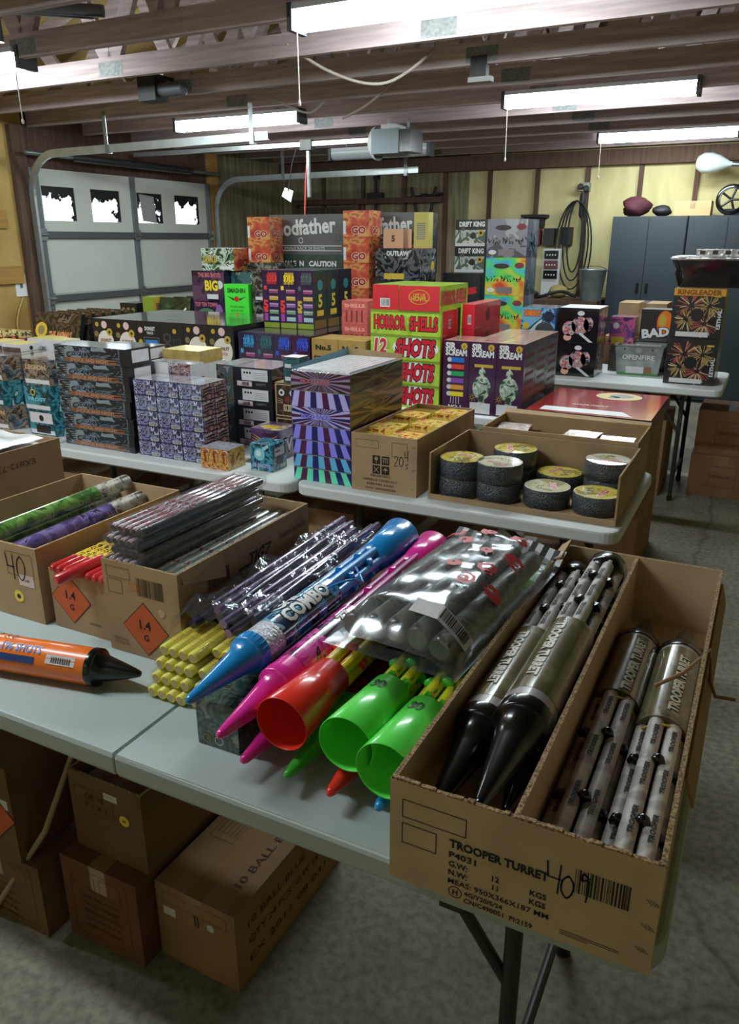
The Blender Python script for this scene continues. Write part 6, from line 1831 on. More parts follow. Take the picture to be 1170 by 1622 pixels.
# rainbow foil tower
m, nt, b, N, L = new_mat('rainbow_foil')
tc = N.new('ShaderNodeTexCoord'); no = N.new('ShaderNodeTexNoise'); no.inputs['Scale'].default_value = 3.5; no.inputs['Detail'].default_value = 4; no.inputs['Distortion'].default_value = 0.5
mp = N.new('ShaderNodeMapping'); mp.inputs['Scale'].default_value = (1, 1.3, 1.0); L.new(tc.outputs['UV'], mp.inputs[0]); L.new(mp.outputs[0], no.inputs['Vector'])
r_ = N.new('ShaderNodeValToRGB'); el = r_.color_ramp.elements
for i, (p_, c) in enumerate(((0.36, (220, 80, 60)), (0.43, (230, 206, 80)), (0.48, (90, 220, 100)), (0.53, (80, 196, 214)), (0.58, (90, 120, 220)), (0.66, (150, 120, 190)))):
    e_ = el[i] if i < 2 else el.new(p_); e_.position = p_; e_.color = lin(c)
L.new(no.outputs[0], r_.inputs[0]); L.new(r_.outputs[0], b.inputs['Base Color']); b.inputs['Metallic'].default_value = 0.35; b.inputs['Roughness'].default_value = 0.25; b.inputs['Coat Weight'].default_value = 0.5
RAIN = m
GREYF = art('grey_violet_foil_print', [(90, 92, 104), (140, 140, 156), (170, 170, 180), (110, 100, 110)], 7, 0.22, 0.6, metal=0.4, seed=231)


def tower(q, w, d, h, F, R, T):
    rr = random.Random(3)
    for k in range(11):
        x = w * (0.06 + k * 0.083)
        for s in range(3): q.stroke(F, [(x + rr.uniform(-.008, .008), h * rr.uniform(0.36, 0.52)), (x + rr.uniform(-.01, .014), h * rr.uniform(0.36, 0.52))], 0.005, INK)
    q.disc(F, w * 0.40, h * 0.78, w * 0.2, mat('dark_crest', (46, 34, 28), 0.4), ry=h * 0.07); q.disc(F, w * 0.85, h * 0.80, w * 0.12, mat('dim_red_print', (120, 40, 40), 0.5), ry=h * 0.08)
    q.disc(F, w * 0.15, h * 0.14, w * 0.1, PAPER, ry=h * 0.06); q.rect(F, w * 0.3, h * 0.05, w * 0.7, h * 0.22, mat('tower_grey', (130, 120, 124), 0.3, metal=0.3))
    for k in range(6): q.stroke(R, [(d * rr.uniform(0.1, 0.9), h * rr.uniform(0.1, 0.9)) for _ in range(3)], 0.012, mat('teal_grey', (90, 120, 124), 0.4))


for i in range(4):
    gbox('firework_box', 'rainbow foil box with a row of black figures, %s of the tower' % level(i, 4), 'firework box', (-1.765, -1.495) if i else (-1.765, -1.495), (5.19, 5.45), (ZC + i * 0.2395, ZC + i * 0.2395 + 0.2385), {'*': GREYF, 'F': GREYF if i == 3 else RAIN}, tower, 'rainbow foil boxes', key=(i == 3))
ANI = art('sky_blue_scene_print', [(24, 40, 70), (50, 100, 150), (110, 160, 196), (30, 60, 100), (180, 196, 206)], 9, 0.12, 0.9, seed=233)
for i in range(2):
    gbox('firework_box', 'blue box with orange title, %s, beside the rainbow tower' % ('lower', 'upper')[i], 'firework box', (-1.445, -1.225), (5.0, 5.26), (ZC + i * 0.2115, ZC + i * 0.2115 + 0.2105), {'*': ANI, 'T': mat('pale_mixed_top', (150, 156, 170), 0.15, coat=0.8, var=0.35, scale=20)}, lambda q, w, d, h, F, R, T: (q.text(F, 'NIMBUS', w * 0.32, h * 0.84, 0.035, ORANGE, w=w * 0.5, bold=0.12, back=BROWNINK), q.disc(F, w * 0.15, h * 0.46, 0.022, YELD), q.disc(F, w * 0.7, h * 0.35, 0.06, mat('slate_shape', (60, 62, 70), 0.3), ry=0.05), q.disc(F, w * 0.8, h * 0.75, 0.035, mat('dark_blue_shape', (26, 40, 66), 0.3))), 'blue boxes with orange titles', key=1)
SAM = art('black_warrior_print', [(12, 12, 16), (18, 18, 22), (16, 14, 18)], 6, 0.2, 0.8, seed=235)
WARM = art('warrior_colours', [(60, 40, 50), (150, 150, 170), (196, 90, 90), (206, 190, 180), (80, 96, 140), (200, 150, 110)], 34, 0.2, 0.6, seed=236)


def sam(q, w, d, h, F, R, T):
    q.disc(F, w * 0.55, h * 0.50, w * 0.22, WARM, ry=h * 0.26); q.disc(F, w * 0.28, h * 0.40, w * 0.17, WARM, ry=h * 0.22); q.disc(F, w * 0.75, h * 0.55, w * 0.12, WARM, ry=h * 0.2); q.disc(F, w * 0.55, h * 0.85, w * 0.09, PAPER, ry=h * 0.07)
    q.quad2(F, [(w * 0.52, h * 0.26), (w * 0.80, h * 0.02), (w * 0.90, h * 0.02), (w * 0.58, h * 0.30)], PAPER, 0.001); q.disc(F, w * 0.25, h * 0.14, w * 0.1, mat('peach_letter', (226, 170, 150), 0.4), ry=h * 0.1)
    q.rect(R, d * 0.1, h * 0.05, d * 0.9, h * 0.95, art('side_warrior_print', [(70, 50, 46), (130, 96, 84), (176, 170, 160), (50, 40, 40)], 20, 0.25, 0.7, seed=237))


for i in range(2):
    gbox('firework_box', 'black box with colourful warriors, %s of two at the table edge' % ('lower', 'upper')[i], 'firework box', (-1.215, -0.965), (5.05, 5.33), (ZC + i * 0.2135, ZC + i * 0.2135 + 0.2125), {'*': SAM, 'T': PAPER}, sam, 'black boxes with warriors', key=1)
# clear tub of packs, "open fire"
TUBG = mat('smoky_clear_tub', (126, 132, 130), 0.12, coat=0.8, var=0.2, scale=20)
T = thing('plastic_tub', 'clear grey tub with pale lettering on the white table by the aisle', 'tub', (-0.735, 5.36, ZC))
q = MB()
def trap(z): s = 1 + z * 0.9; return [(-0.128 * s, -0.085 * s, z), (0.128 * s, -0.085 * s, z), (0.128 * s, 0.085 * s, z), (-0.128 * s, 0.085 * s, z)]
q.loft([trap(0), trap(0.185)], TUBG, cap0=True, smooth=False); q.loft([trap(0.185), [(x * 1.05, y * 1.06, z) for x, y, z in trap(0.185)], [(x * 1.05, y * 1.06, z + 0.006) for x, y, z in trap(0.185)], [(x * 0.97, y * 0.96, z) for x, y, z in trap(0.188)], [(x * 0.97, y * 0.96, z) for x, y, z in trap(0.01)]], TUBG, cap1=True, smooth=False)
sl = Vector((0, -0.085 * 0.9, 1)).normalized()
F = Frame((-0.128, -0.085, 0), (1, 0, 0), sl)
q.text(F, 'OPENFIRE', 0.128, 0.115, 0.030, PAPER, w=0.20, bold=0.02); q.rect(F, 0.055, 0.012, 0.165, 0.055, PAPER); q.rect(F, 0.170, 0.012, 0.215, 0.058, CARDR); q.disc(F, 0.125, 0.160, 0.018, mat('dim_white', (140, 140, 142), 0.5)); q.rect(F, 0.0, 0.0, 0.256, 0.012, GREEN)
for k in range(2): q.disc(F, 0.04 + k * 0.17, 0.165, 0.006, INK)
q.build('tub', T)
q = MB(); q.box((-0.12, -0.075, 0.14), (0.12, 0.075, 0.182), mat('silver_packs', (180, 176, 170), 0.15, metal=0.4, var=0.4, scale=30)); q.build('contents', T)
# chrysanthemum boxes
BURST = [mat('coral_burst', (168, 92, 78), 0.3), mat('sand_burst', (168, 142, 90), 0.3), mat('cream_burst', (224, 206, 160), 0.3)]


def ring(q, w, d, h, F, R, T, top=False):
    rr = random.Random(8)
    for cx, cy, ra, mm in ((0.36, 0.66, 0.30, 0), (0.72, 0.66, 0.24, 1), (0.30, 0.38, 0.24, 1), (0.66, 0.30, 0.28, 0)):
        for k in range(44):
            a = rr.uniform(0, 6.283); l0, l1 = ra * w * rr.uniform(0.15, 0.4), ra * w * rr.uniform(0.7, 1.05)
            q.stroke(F, [(w * cx + cos(a) * l0, h * cy + sin(a) * l0), (w * cx + cos(a) * l1, h * cy + sin(a) * l1)], 0.0032, BURST[mm if rr.random() < 0.8 else 2], 0.0006 + 0.0001 * (k % 4))
    q.disc(F, w * 0.50, h * 0.48, w * 0.13, BLACK, 0.0012)
    q.text(F, 'LETHAL', w * 0.93, h * 0.40, 0.020, PAPER, w=h * 0.4, bold=0.05, rot=pi / 2); q.rect(F, w * 0.12, h * 0.03, w * 0.76, h * 0.13, PAPER, 0.0014); q.rect(F, w * 0.78, h * 0.84, w * 0.92, h * 0.88, YELD)


def ringt(q, w, d, h, F, R, T):
    ring(q, w, d, h, F, R, T)
    q.rect(F, 0, h * 0.86, w, h, mat('orange_gold_band', (214, 150, 50), 0.3, coat=0.5), 0.0012); q.text(F, 'RINGLEADER', w * 0.5, h * 0.93, 0.028, mat('dark_gold_letter', (120, 70, 20), 0.4), w=w * 0.86, bold=0.05, l=0.0018)


gbox('firework_box', 'black box with coral and sand chrysanthemum bursts, lower of two', 'firework box', (-0.548, -0.262), (5.06, 5.42), (ZC, 1.014), {'*': BLACK}, ring)
gbox('firework_box', 'black box with chrysanthemum bursts and an orange title band, upper of two', 'firework box', (-0.545, -0.262), (5.065, 5.42), (1.016, 1.300), {'*': BLACK, 'T': CARD}, ringt)
# silver-topped wrapped trays on top of them
T = thing('wrapped_tray', 'black film-wrapped tray with a crumpled silver top, on the orange-banded box', 'wrapped tray', (-0.34, 5.36, 1.302))
q = MB(); rg = random.Random(2)
def trp(z, s): return [(x * s + rg.uniform(-.004, .004), y * s + rg.uniform(-.004, .004), z) for x, y in [(-0.25 + 0.5 * k / 10, -0.2) for k in range(11)] + [(0.25, -0.2 + 0.4 * k / 6) for k in range(1, 7)] + [(0.25 - 0.5 * k / 10, 0.2) for k in range(1, 11)] + [(-0.25, 0.2 - 0.4 * k / 6) for k in range(1, 6)]]
q.loft([trp(0, 0.82), trp(0.05, 0.88), trp(0.06, 0.90), trp(0.10, 0.94), trp(0.11, 0.96), trp(0.155, 1.0)], mat('black_film', (22, 22, 26), 0.2, coat=0.8), cap0=True); q.build('tray', T)
q = MB(); q.loft([trp(0.155, 1.0), trp(0.165, 1.06), trp(0.176, 0.98)], SILVER, cap1=True); q.build('silver_rim', T)
q = MB(); q.box((-0.13, -0.10, 0.176), (0.24, 0.14, 0.215), SILVER)
for k in range(5): q.rect(Frame((-0.13, -0.10, 0.176), (1, 0, 0), (0, 0, 1)), 0.02 + k * 0.07, 0.01, 0.05 + k * 0.07, 0.032, BLACK)
q.build('silver_pack', T)
# BAD box, brown carton, purple box behind
gbox('firework_box', 'dark base box under the black box with orange flames', 'firework box', (-0.80, -0.565), (5.475, 5.64), (ZC, 0.936), {'*': SAM})
gbox('firework_box', 'black box with white slanted capitals and an orange flame', 'firework box', (-0.775, -0.575), (5.47, 5.62), (0.938, 1.142), {'*': BLACK}, lambda q, w, d, h, F, R, T: (q.disc(F, w * 0.75, h * 0.60, w * 0.24, ORANGE, ry=h * 0.38), q.disc(F, w * 0.68, h * 0.66, w * 0.12, YELD, 0.001, ry=h * 0.2), q.text(F, 'BAD', w * 0.5, h * 0.28, 0.055, WHITE, w=w * 0.86, bold=0.1, back=INK, rot=0.14, l=0.0016)))
gbox('firework_box', 'dark box under the purple and pink box behind the clear tub', 'firework box', (-0.945, -0.805), (5.40, 5.60), (ZC, 0.905), {'*': WARM, 'F': mat('grey_camo_side', (84, 78, 74), 0.3, var=0.5, scale=30)})
gbox('firework_box', 'purple and pink box with a yellow label behind the clear tub', 'firework box', (-1.02 + 0.06, -0.80), (5.42, 5.58), (0.907, 1.09), {'*': art('purple_pink_print', [(60, 36, 84), (110, 70, 130), (190, 90, 130), (80, 50, 100)], 14, 0.2, 0.7, seed=241)}, lambda q, w, d, h, F, R, T: (q.rect(F, w * 0.1, h * 0.05, w * 0.6, h * 0.3, YELD), q.disc(F, w * 0.25, h * 0.7, 0.02, PAPER)))
# second aisle table
for i in range(2):
    gbox('firework_box', 'dark box at the picture edge on the farthest table, %s' % ('lower', 'upper')[i], 'firework box', (-0.06, 0.30), (6.05, 6.4), (ZC + i * 0.22, ZC + i * 0.22 + 0.218), {'*': SAM, 'F': art('dark_red_violet_print', [(24, 18, 24), (90, 40, 60), (150, 110, 110), (40, 30, 50)], 14, 0.2, 0.7, seed=243)}, None, 'dark boxes on the farthest table', key=1)
closed_carton('brown carton on a low stack behind the clear tub', (-0.98, -0.66), (5.80, 6.08), (0.93, 1.155), CARD, None, name='carton')
closed_carton('carton on the floor holding up the carton behind the clear tub', (-1.05, -0.6), (5.75, 6.2), (0, 0.928), CARDD, None)

# boxes on the table near the garage door
gbox('firework_box', 'violet box with a yellow three-letter title, upper', 'firework box', (-3.985, -3.685), (4.86, 5.10), (1.130, 1.352), {'*': VBOX, 'F': art('night_violet_print', [(30, 20, 44), (60, 40, 70), (90, 60, 84), (40, 30, 60)], 8, 0.2, 0.8, seed=251)}, lambda q, w, d, h, F, R, T: (q.text(F, 'BIG', w * 0.6, h * 0.52, 0.07, YEL, w=w * 0.4, bold=0.08, back=INK), q.text(F, 'THE BIG SHOTS', w * 0.55, h * 0.86, 0.03, mat('rose_letter', (190, 100, 110), 0.4), w=w * 0.7, bold=0.06), q.disc(F, w * 0.86, h * 0.55, 0.03, PAPER), q.rect(F, w * 0.45, h * 0.08, w * 0.8, h * 0.24, PAPER)))
gbox('firework_box', 'violet box with green serpent lettering, below the yellow-titled one', 'firework box', (-3.985, -3.685), (4.86, 5.10), (0.905, 1.128), {'*': VBOX}, lambda q, w, d, h, F, R, T: (q.disc(F, w * 0.40, h * 0.62, w * 0.26, mat('serpent_green', (70, 120, 84), 0.4), ry=h * 0.16), q.text(F, 'TOP TEN TOWN', w * 0.4, h * 0.90, 0.03, mat('rose_letter', (190, 100, 110), 0.4), w=w * 0.7, bold=0.06), q.rect(F, w * 0.25, h * 0.32, w * 0.65, h * 0.46, PAPER), q.disc(F, w * 0.80, h * 0.6, w * 0.12, mat('violet_spark', (130, 100, 150), 0.3), ry=h * 0.32), q.text(F, 'TOP TEN TOWN', w * 0.55, h * 0.14, 0.03, mat('lilac_letter', (150, 150, 206), 0.4), w=w * 0.8, bold=0.06)))
gbox('firework_box', 'dark box at the bottom under the two violet boxes', 'firework box', (-3.985, -3.685), (4.87, 5.10), (ZC, 0.903), {'*': VBOXD})
GREENC = art('green_white_plant_print', [(30, 44, 34), (80, 116, 84), (180, 196, 180), (50, 70, 54), (210, 214, 206)], 14, 0.2, 0.8, seed=253)
gbox('firework_box', 'green and white box with a flame side, topmost by the garage door', 'firework box', (-3.895, -3.60), (4.88, 5.10), (1.354, 1.512), {'*': GREENC, 'R': FLAME, 'T': PAPER}, lambda q, w, d, h, F, R, T: (q.text(F, 'DAWN 33', w * 0.26, h * 0.5, 0.045, mat('gold_letter', (200, 170, 80), 0.4), w=w * 0.42, bold=0.08, back=INK), q.rect(F, w * 0.55, h * 0.05, w * 0.95, h * 0.2, PAPER), q.text(R, 'GO', d * 0.5, h * 0.35, 0.05, mat('dark_red_letter', (120, 30, 24), 0.4), w=d * 0.6, bold=0.1)))
gbox('firework_box', 'teal and grey picture box beside the yellow-titled violet box', 'firework box', (-3.680, -3.45), (4.94, 5.015), (1.13, 1.345), {'*': art('teal_grey_picture', [(20, 60, 74), (60, 96, 104), (150, 156, 156), (40, 44, 50)], 7, 0.2, 0.8, seed=255)})
NEON = mat('neon_green_print', (70, 226, 60), 0.5)
gbox('price_box', 'bright green box with dark lettering and a small winged crest', 'firework box', (-3.672, -3.455), (4.84, 4.93), (1.01, 1.262), {'*': NEON}, lambda q, w, d, h, F, R, T: (q.text(F, 'SMASHIN', w * 0.5, h * 0.82, 0.032, mat('dark_green_letter', (30, 90, 30), 0.5), w=w * 0.75, bold=0.08), q.disc(F, w * 0.5, h * 0.58, 0.02, RED), q.quad2(F, [(w * .1, h * .66), (w * .4, h * .60), (w * .4, h * .52)], mat('dark_green_letter', (30, 90, 30), 0.5)), q.quad2(F, [(w * .9, h * .66), (w * .6, h * .52), (w * .6, h * .60)], mat('dark_green_letter', (30, 90, 30), 0.5)), q.text(F, 'THE BIG GREEN', w * 0.5, h * 0.36, 0.016, mat('dark_green_letter', (30, 90, 30), 0.5), w=w * 0.6), q.text(F, 'BOX OF FIRE', w * 0.5, h * 0.25, 0.016, mat('dark_green_letter', (30, 90, 30), 0.5), w=w * 0.5)))
gbox('firework_box', 'dark box under the bright green box', 'firework box', (-3.675, -3.45), (4.84, 5.015), (ZC, 1.008), {'*': BLACK}) 
gbox('firework_box', 'dark box behind the bright green box, under the teal picture box', 'firework box', (-3.675, -3.45), (4.94, 5.015), (1.01, 1.128), {'*': BLACK})
for i in range(3):
    gbox('firework_box', 'dark camouflage box between the bright green box and the violet tower, %s' % level(i, 3), 'firework box', (-3.42, -3.285), (4.84, 5.005), (ZC + i * 0.205, ZC + i * 0.205 + 0.203), {'*': art('dark_camo_print', [], 18), 'F': art('dark_camo_print', [], 18)}, lambda q, w, d, h, F, R, T: q.rect(F, w * 0.2, h * 0.03, w * 0.9, h * 0.14, PAPER), 'dark camouflage boxes', key=1)
for i in range(3):
    o = gbox('display_pack', 'green and black pack with a white 6, leaning by the garage door, %s' % ('front', 'middle', 'rear')[i], 'firework pack', (-4.42 + i * 0.06, -4.12 + i * 0.06), (4.93 + i * 0.09, 4.97 + i * 0.09), (0.90, 1.14), {'*': BLACK, 'F': art('dark_green_leaf_print', [(20, 30, 22), (36, 56, 40), (60, 84, 60), (24, 34, 28)], 10, 0.2, 0.8, seed=257)}, lambda q, w, d, h, F, R, T: q.text(F, '6', w * 0.85, h * 0.55, 0.06, WHITE, bold=0.08), 'leaning green packs', key=1)
    o.rotation_euler = (-0.25, 0, 0.04)
gbox('display_tray', 'low dark tray under the leaning green packs', 'display tray', (-4.56, -4.01), (4.86, 5.30), (ZC, 0.898), {'*': BLACKM})
gbox('firework_box', 'yellow-green box with an orange picture before the leaning green packs', 'firework box', (-4.535, -4.425), (4.90, 5.05), (0.90, 1.14), {'*': mat('olive_lime_print', (130, 150, 50), 0.35), 'R': YELD}, lambda q, w, d, h, F, R, T: q.rect(R, d * 0.2, h * 0.1, d * 0.8, h * 0.8, CARDR))
gbox('firework_box', 'low black box with pale discs on top, beyond the black sticker boxes', 'firework box', (-4.74, -4.57), (4.86, 5.1), (ZC, 1.09), {'*': BLACK}, lambda q, w, d, h, F, R, T: [q.disc(F, w * (0.2 + k * 0.3), h * 0.85, 0.018, mat('olive_print', (130, 116, 70), 0.5)) for k in range(3)])

# cartons stored on the floor further back
for x0, x1, y0, y1, z0, z1, mt_, lab in ((-0.34, 0.06, 5.25, 5.66, 0.0, 0.27, CARDR, 'lower reddish carton on the floor by the aisle table leg'), (-0.33, 0.05, 5.27, 5.64, 0.272, 0.56, CARDR, 'upper reddish carton stacked by the aisle table leg'),
                                         (-0.90, -0.50, 5.1, 5.6, 0.0, 0.5, CARDD, 'brown carton on the floor under the clear tub'), (-1.35, -0.95, 5.1, 5.6, 0.0, 0.52, CARDR, 'red-brown carton on the floor under the warrior boxes'),
                                         (-1.6, -1.23, 3.79, 4.2, 0.0, 0.55, CARDD, 'brown carton on the floor under the purple boxes'), (-2.15, -1.63, 3.79, 4.2, 0.0, 0.5, CARD, 'pale carton on the floor under the lime green stack')):
    closed_carton(lab, (x0, x1), (y0, y1), (z0, z1), mt_, lambda q, tq, w, d, h, F, R, T: (q.outline(F, w * 0.3, h * 0.25, w * 0.7, h * 0.75, 0.002, BROWNINK), q.text(F, 'FIREWORKS', w * 0.5, h * 0.5, 0.02, BROWNINK, w=w * 0.35)), group='cartons stored on the floor further back')
# ------------------------------------------------------------------ along the back wall
CAB = mat('dark_blue_grey_steel', (42, 54, 62), 0.35, coat=0.3)
for i, (x0, lab) in enumerate(((-1.585, 'dark blue-grey steel cabinet with a maroon bag and a tan carton on top'), (-0.868, 'dark blue-grey steel cabinet at the picture edge, machine on top'))):
    T = thing('steel_cabinet', lab, 'cabinet', (x0 + 0.355, 8.70, 0), group='steel cabinets')
    q = MB(); q.box((-0.353, -0.20, 0.03), (0.353, 0.22, 1.79), CAB); q.box((-0.34, -0.18, 0), (0.34, 0.2, 0.03), BLACKM); q.build('body', T)
    for s in (-1, 1):
        q = MB(); q.box((min(0, s * 0.35) + 0.003, -0.222, 0.06), (max(0, s * 0.35) - 0.003, -0.202, 1.775), CAB); q.box((s * 0.31 - 0.02, -0.224, 0.06), (s * 0.31 + 0.02, -0.221, 1.775), CAB)
        dr = q.build('door', T)
        q = MB(); q.box((s * 0.045 - 0.012, -0.235, 1.06), (s * 0.045 + 0.012, -0.222, 1.16), BLACKP); q.build('handle', dr)
def blob(rx, ry, rz_, m, seed, n=12, k=9, amp=0.15):
    r = random.Random(seed); q = MB(); rings = []
    for j in range(k + 1):
        a = pi * j / k
        rings.append([(sin(a) * rx * cos(t) * (1 + amp * sin(3 * t + j + seed)), sin(a) * ry * sin(t) * (1 + amp * cos(2 * t + j)), rz_ * (1 - cos(a))) for t in [i * 2 * pi / n for i in range(n)]])
    q.loft(rings, m); return q
tag(blob(0.13, 0.12, 0.10, mat('maroon_cloth', (70, 22, 34), 0.8), 3, amp=0.28).build('duffel_bag', None, (-1.40, 8.68, 1.785)), 'maroon bag slumped on top of the steel cabinet', 'bag')
tag(blob(0.09, 0.09, 0.055, BLACKM, 5).build('hose_bundle', None, (-1.135, 8.60, 1.785)), 'black bundle on the cabinet beside the maroon bag', 'bundle')
closed_carton('plain tan carton on top of the steel cabinets', (-1.02, -0.69), (8.56, 8.84), (1.792, 1.925), mat('pale_tan_card', (196, 164, 120), 0.8), None)
T = thing('bench_grinder', 'dark machine with a spoked wheel on the cabinet at the picture edge', 'machine', (-0.42, 8.70, 1.79))
q = MB(); q.box((-0.15, -0.12, 0), (0.25, 0.14, 0.06), BLACKM); q.box((0.0, -0.1, 0.06), (0.25, 0.1, 0.24), BLACKM); q.build('base', T)
q = MB(); q.lathe((-0.10, -0.14, 0.14), (0, 1, 0), [(0, 0.10), (0, 0.13), (0.03, 0.14), (0.06, 0.13), (0.06, 0.10)], BLACKP, 28)
for k in range(5): q.tube([(-0.10, -0.11, 0.14), (-0.10 + cos(k * 1.257) * 0.12, -0.11, 0.14 + sin(k * 1.257) * 0.12)], 0.012, BLACKP, 6)
q.build('wheel', T)
T = thing('work_lamp', 'pear-shaped white lamp globe on a dark green stand above the cabinets', 'lamp', (-0.34, 8.72, 2.03))
q = MB(); q.lathe((0, 0, 0), (0, 0, 1), [(0, 0.14), (0.08, 0.15), (0.16, 0.11), (0.19, 0.03)], mat('dark_green_enamel', (30, 60, 48), 0.4), 20, True, True); q.build('stand', T)
q = MB(); q.lathe((-0.22, 0, 0.22), (-1, 0, 0.08), [(0, 0.02), (0.03, 0.025), (0.12, 0.075), (0.2, 0.095), (0.27, 0.09), (0.32, 0.055), (0.335, 0.0)], mat('milk_glass', (186, 196, 196), 0.3, coat=0.4), 24); q.build('globe', T)
q = MB(); q.lathe((0.02, 0, 0.20), (-1, 0, 0.08), [(0, 0.02), (0.25, 0.022)], STEEL, 12, True, True); q.build('socket', T)
q = MB(); q.box((-0.06, -0.05, -0.0), (0.1, 0.05, 0.01), BLACKM); q.build('foot', T)

# workbench with clutter
T = thing('workbench', 'dark workbench along the back wall beside the cabinets', 'workbench', (-2.6, 8.60, 0))
q = MB(); q.box((-0.98, -0.35, 0.93), (0.98, 0.34, 0.98), WOODD); q.build('worktop', T)
for sx in (-0.92, 0.92):
    for sy in (-0.3, 0.28):
        q = MB(); q.box((sx - 0.04, sy - 0.04, 0), (sx + 0.04, sy + 0.04, 0.93), WOODD); q.build('leg', T)
GALV = mat('galvanised_bucket', (140, 150, 154), 0.35, metal=0.7, var=0.15, scale=12)
T = thing('bucket', 'galvanised bucket on the workbench beside the cabinet', 'bucket', (-1.70, 8.35, 0.98))
q = MB(); q.lathe((0, 0, 0), (0, 0, 1), [(0, 0.10), (0.30, 0.135), (0.308, 0.141), (0.31, 0.135), (0.30, 0.128), (0.02, 0.095), (0.02, 0)], GALV, 28, cap0=True); q.build('pail', T)
q = MB(); q.tube([(0.14 * cos(a), 0.02, 0.29 + 0.05 * sin(a)) for a in [pi * k / 12 for k in range(13)]], 0.004, DSTEEL, 6); q.build('handle', T)
q = MB(); q.tube([(-2.35 + 0.5 * k / 12, 8.36 + 0.02 * sin(k), 0.997 + 0.10 * sin(pi * k / 14) ** 2 * (k / 12)) for k in range(13)], 0.016, BLACKM, 8); tag(q.build('hose'), 'black hose lying on the workbench by the bucket', 'hose')
tag(blob(0.10, 0.10, 0.07, mat('tan_cloth', (150, 130, 80), 0.8), 8).build('rag', None, (-2.12, 8.66, 0.975)), 'tan rag heaped on the workbench', 'rag')
tag(blob(0.10, 0.08, 0.05, BLACKM, 9).build('tool_pouch', None, (-2.36, 8.38, 0.978)), 'black tool pouch on the workbench', 'pouch')
for i in range(5):
    c = [(70, 80, 84), (130, 110, 100), (96, 40, 44), (60, 64, 90), (150, 150, 150)][i]
    gbox('parts_box', ('grey', 'tan', 'maroon', 'slate blue', 'white')[i] + ' small parts box in the row on the workbench', 'box', (-3.45 + i * 0.2, -3.28 + i * 0.2), (8.45, 8.62), (0.98, 1.08 + 0.02 * (i % 3)), {'*': mat('parts_%d' % i, c, 0.5)}, None, 'parts boxes on the workbench')

# charger board, sockets, cable coil
T = thing('charger_board', 'white upright board with three dark panels against the back wall', 'board', (-2.25, 8.80, 0.98))
q = MB(); q.box((-0.095, 0, 0), (0.095, 0.05, 0.50), mat('board_white', (190, 190, 190), 0.5)); q.build('board', T)
for k in range(3):
    q = MB(); q.box((-0.075, -0.02, 0.19 + k * 0.103), (0.075, 0, 0.275 + k * 0.103), (mat('dark_maroon_panel', (84, 34, 34), 0.4) if k == 1 else BLACKP)); F = Frame((-0.075, -0.02, 0.19 + k * 0.103), (1, 0, 0), (0, 0, 1))
    for j in range(4): q.disc(F, 0.03 + j * 0.03, 0.04, 0.008, PAPER)
    q.build('panel', T)
for i, (x, z, c, lab) in enumerate(((-2.48, 1.62, (96, 36, 38), 'maroon wall box above the white board'), (-2.32, 1.61, (20, 20, 24), 'black charger on the wall beside the maroon box'), (-2.14, 1.62, (24, 24, 26), 'black plug block on the wall nearest the cable coil'))):
    q = MB(); q.box((x - 0.06, 8.88, z - 0.10), (x + 0.06, 8.998, z + 0.08), mat('wallbox_%d' % i, c, 0.5)); tag(q.build('wall_box'), lab, 'wall box')
q = MB(); q.box((-2.62, 8.80, 1.80), (-2.36, 8.998, 1.83), BLACKM); q.box((-2.60, 8.86, 1.70), (-2.40, 8.998, 1.80), BLACKM); tag(q.build('wall_shelf'), 'small black shelf on the back wall above the maroon box', 'shelf')
T = thing('cable_coil', 'black cable hung in loops below a wall socket', 'cable', (-1.985, 8.93, 2.08))
q = MB(); q.box((-0.05, -0.02, -0.02), (0.05, 0.068, 0.06), STEEL); q.lathe((-0.03, -0.02, 0.02), (0, -1, 0), [(0, 0.025), (0.05, 0.03), (0.06, 0.02)], DSTEEL, 12, False, True); q.lathe((0.03, -0.02, 0.0), (0, -1, 0), [(0, 0.025), (0.05, 0.03), (0.06, 0.02)], DSTEEL, 12, False, True); q.build('socket', T)
q = MB(); q.lathe((0, -0.05, -0.04), (0, 0, -1), [(0, 0.02), (0.04, 0.03), (0.22, 0.028), (0.25, 0.015)], BLACKM, 10, True, True); q.build('plug', T)
for k in range(4):
    q = MB(); wv = 0.07 + 0.035 * k; ln = 0.72 + 0.09 * k
    q.tube([(-0.05 + wv * 1.1 * sin(t), -0.06 - 0.012 * k, -0.12 - ln * (1 - cos(t)) / 2) for t in [2 * pi * i / 28 for i in range(29)]], 0.009, BLACKM, 6); q.build('loop', T)
# tools hung on the plank part of the wall
for i, (x, z, lab) in enumerate(((-4.46, 2.10, 'black tool hung on the plank wall, long handle'), (-3.84, 2.05, 'V-shaped black bracket hung high on the plank wall'))):
    T = thing('hanging_tool', lab, 'tool', (x, 8.93, z))
    q = MB()
    if i == 0: q.tube([(0, 0, 0.2), (0.01, 0, -0.25)], 0.02, BLACKM, 8); q.box((-0.10, -0.03, -0.12), (0.10, 0.03, 0.0), BLACKM); q.box((-0.03, 0.0, 0.15), (0.03, 0.07, 0.2), BLACKM)
    else:
        q.tube([(-0.15, 0, 0.1), (0.0, 0, -0.5)], 0.018, BLACKM, 8); q.tube([(0.16, 0, 0.1), (0.02, 0, -0.5)], 0.018, BLACKM, 8); q.tube([(-0.25, 0, -0.02), (0.25, 0, 0.02)], 0.014, BLACKM, 8); q.box((-0.03, 0.0, -0.03), (0.03, 0.07, 0.03), BLACKM)
    q.build('body', T)
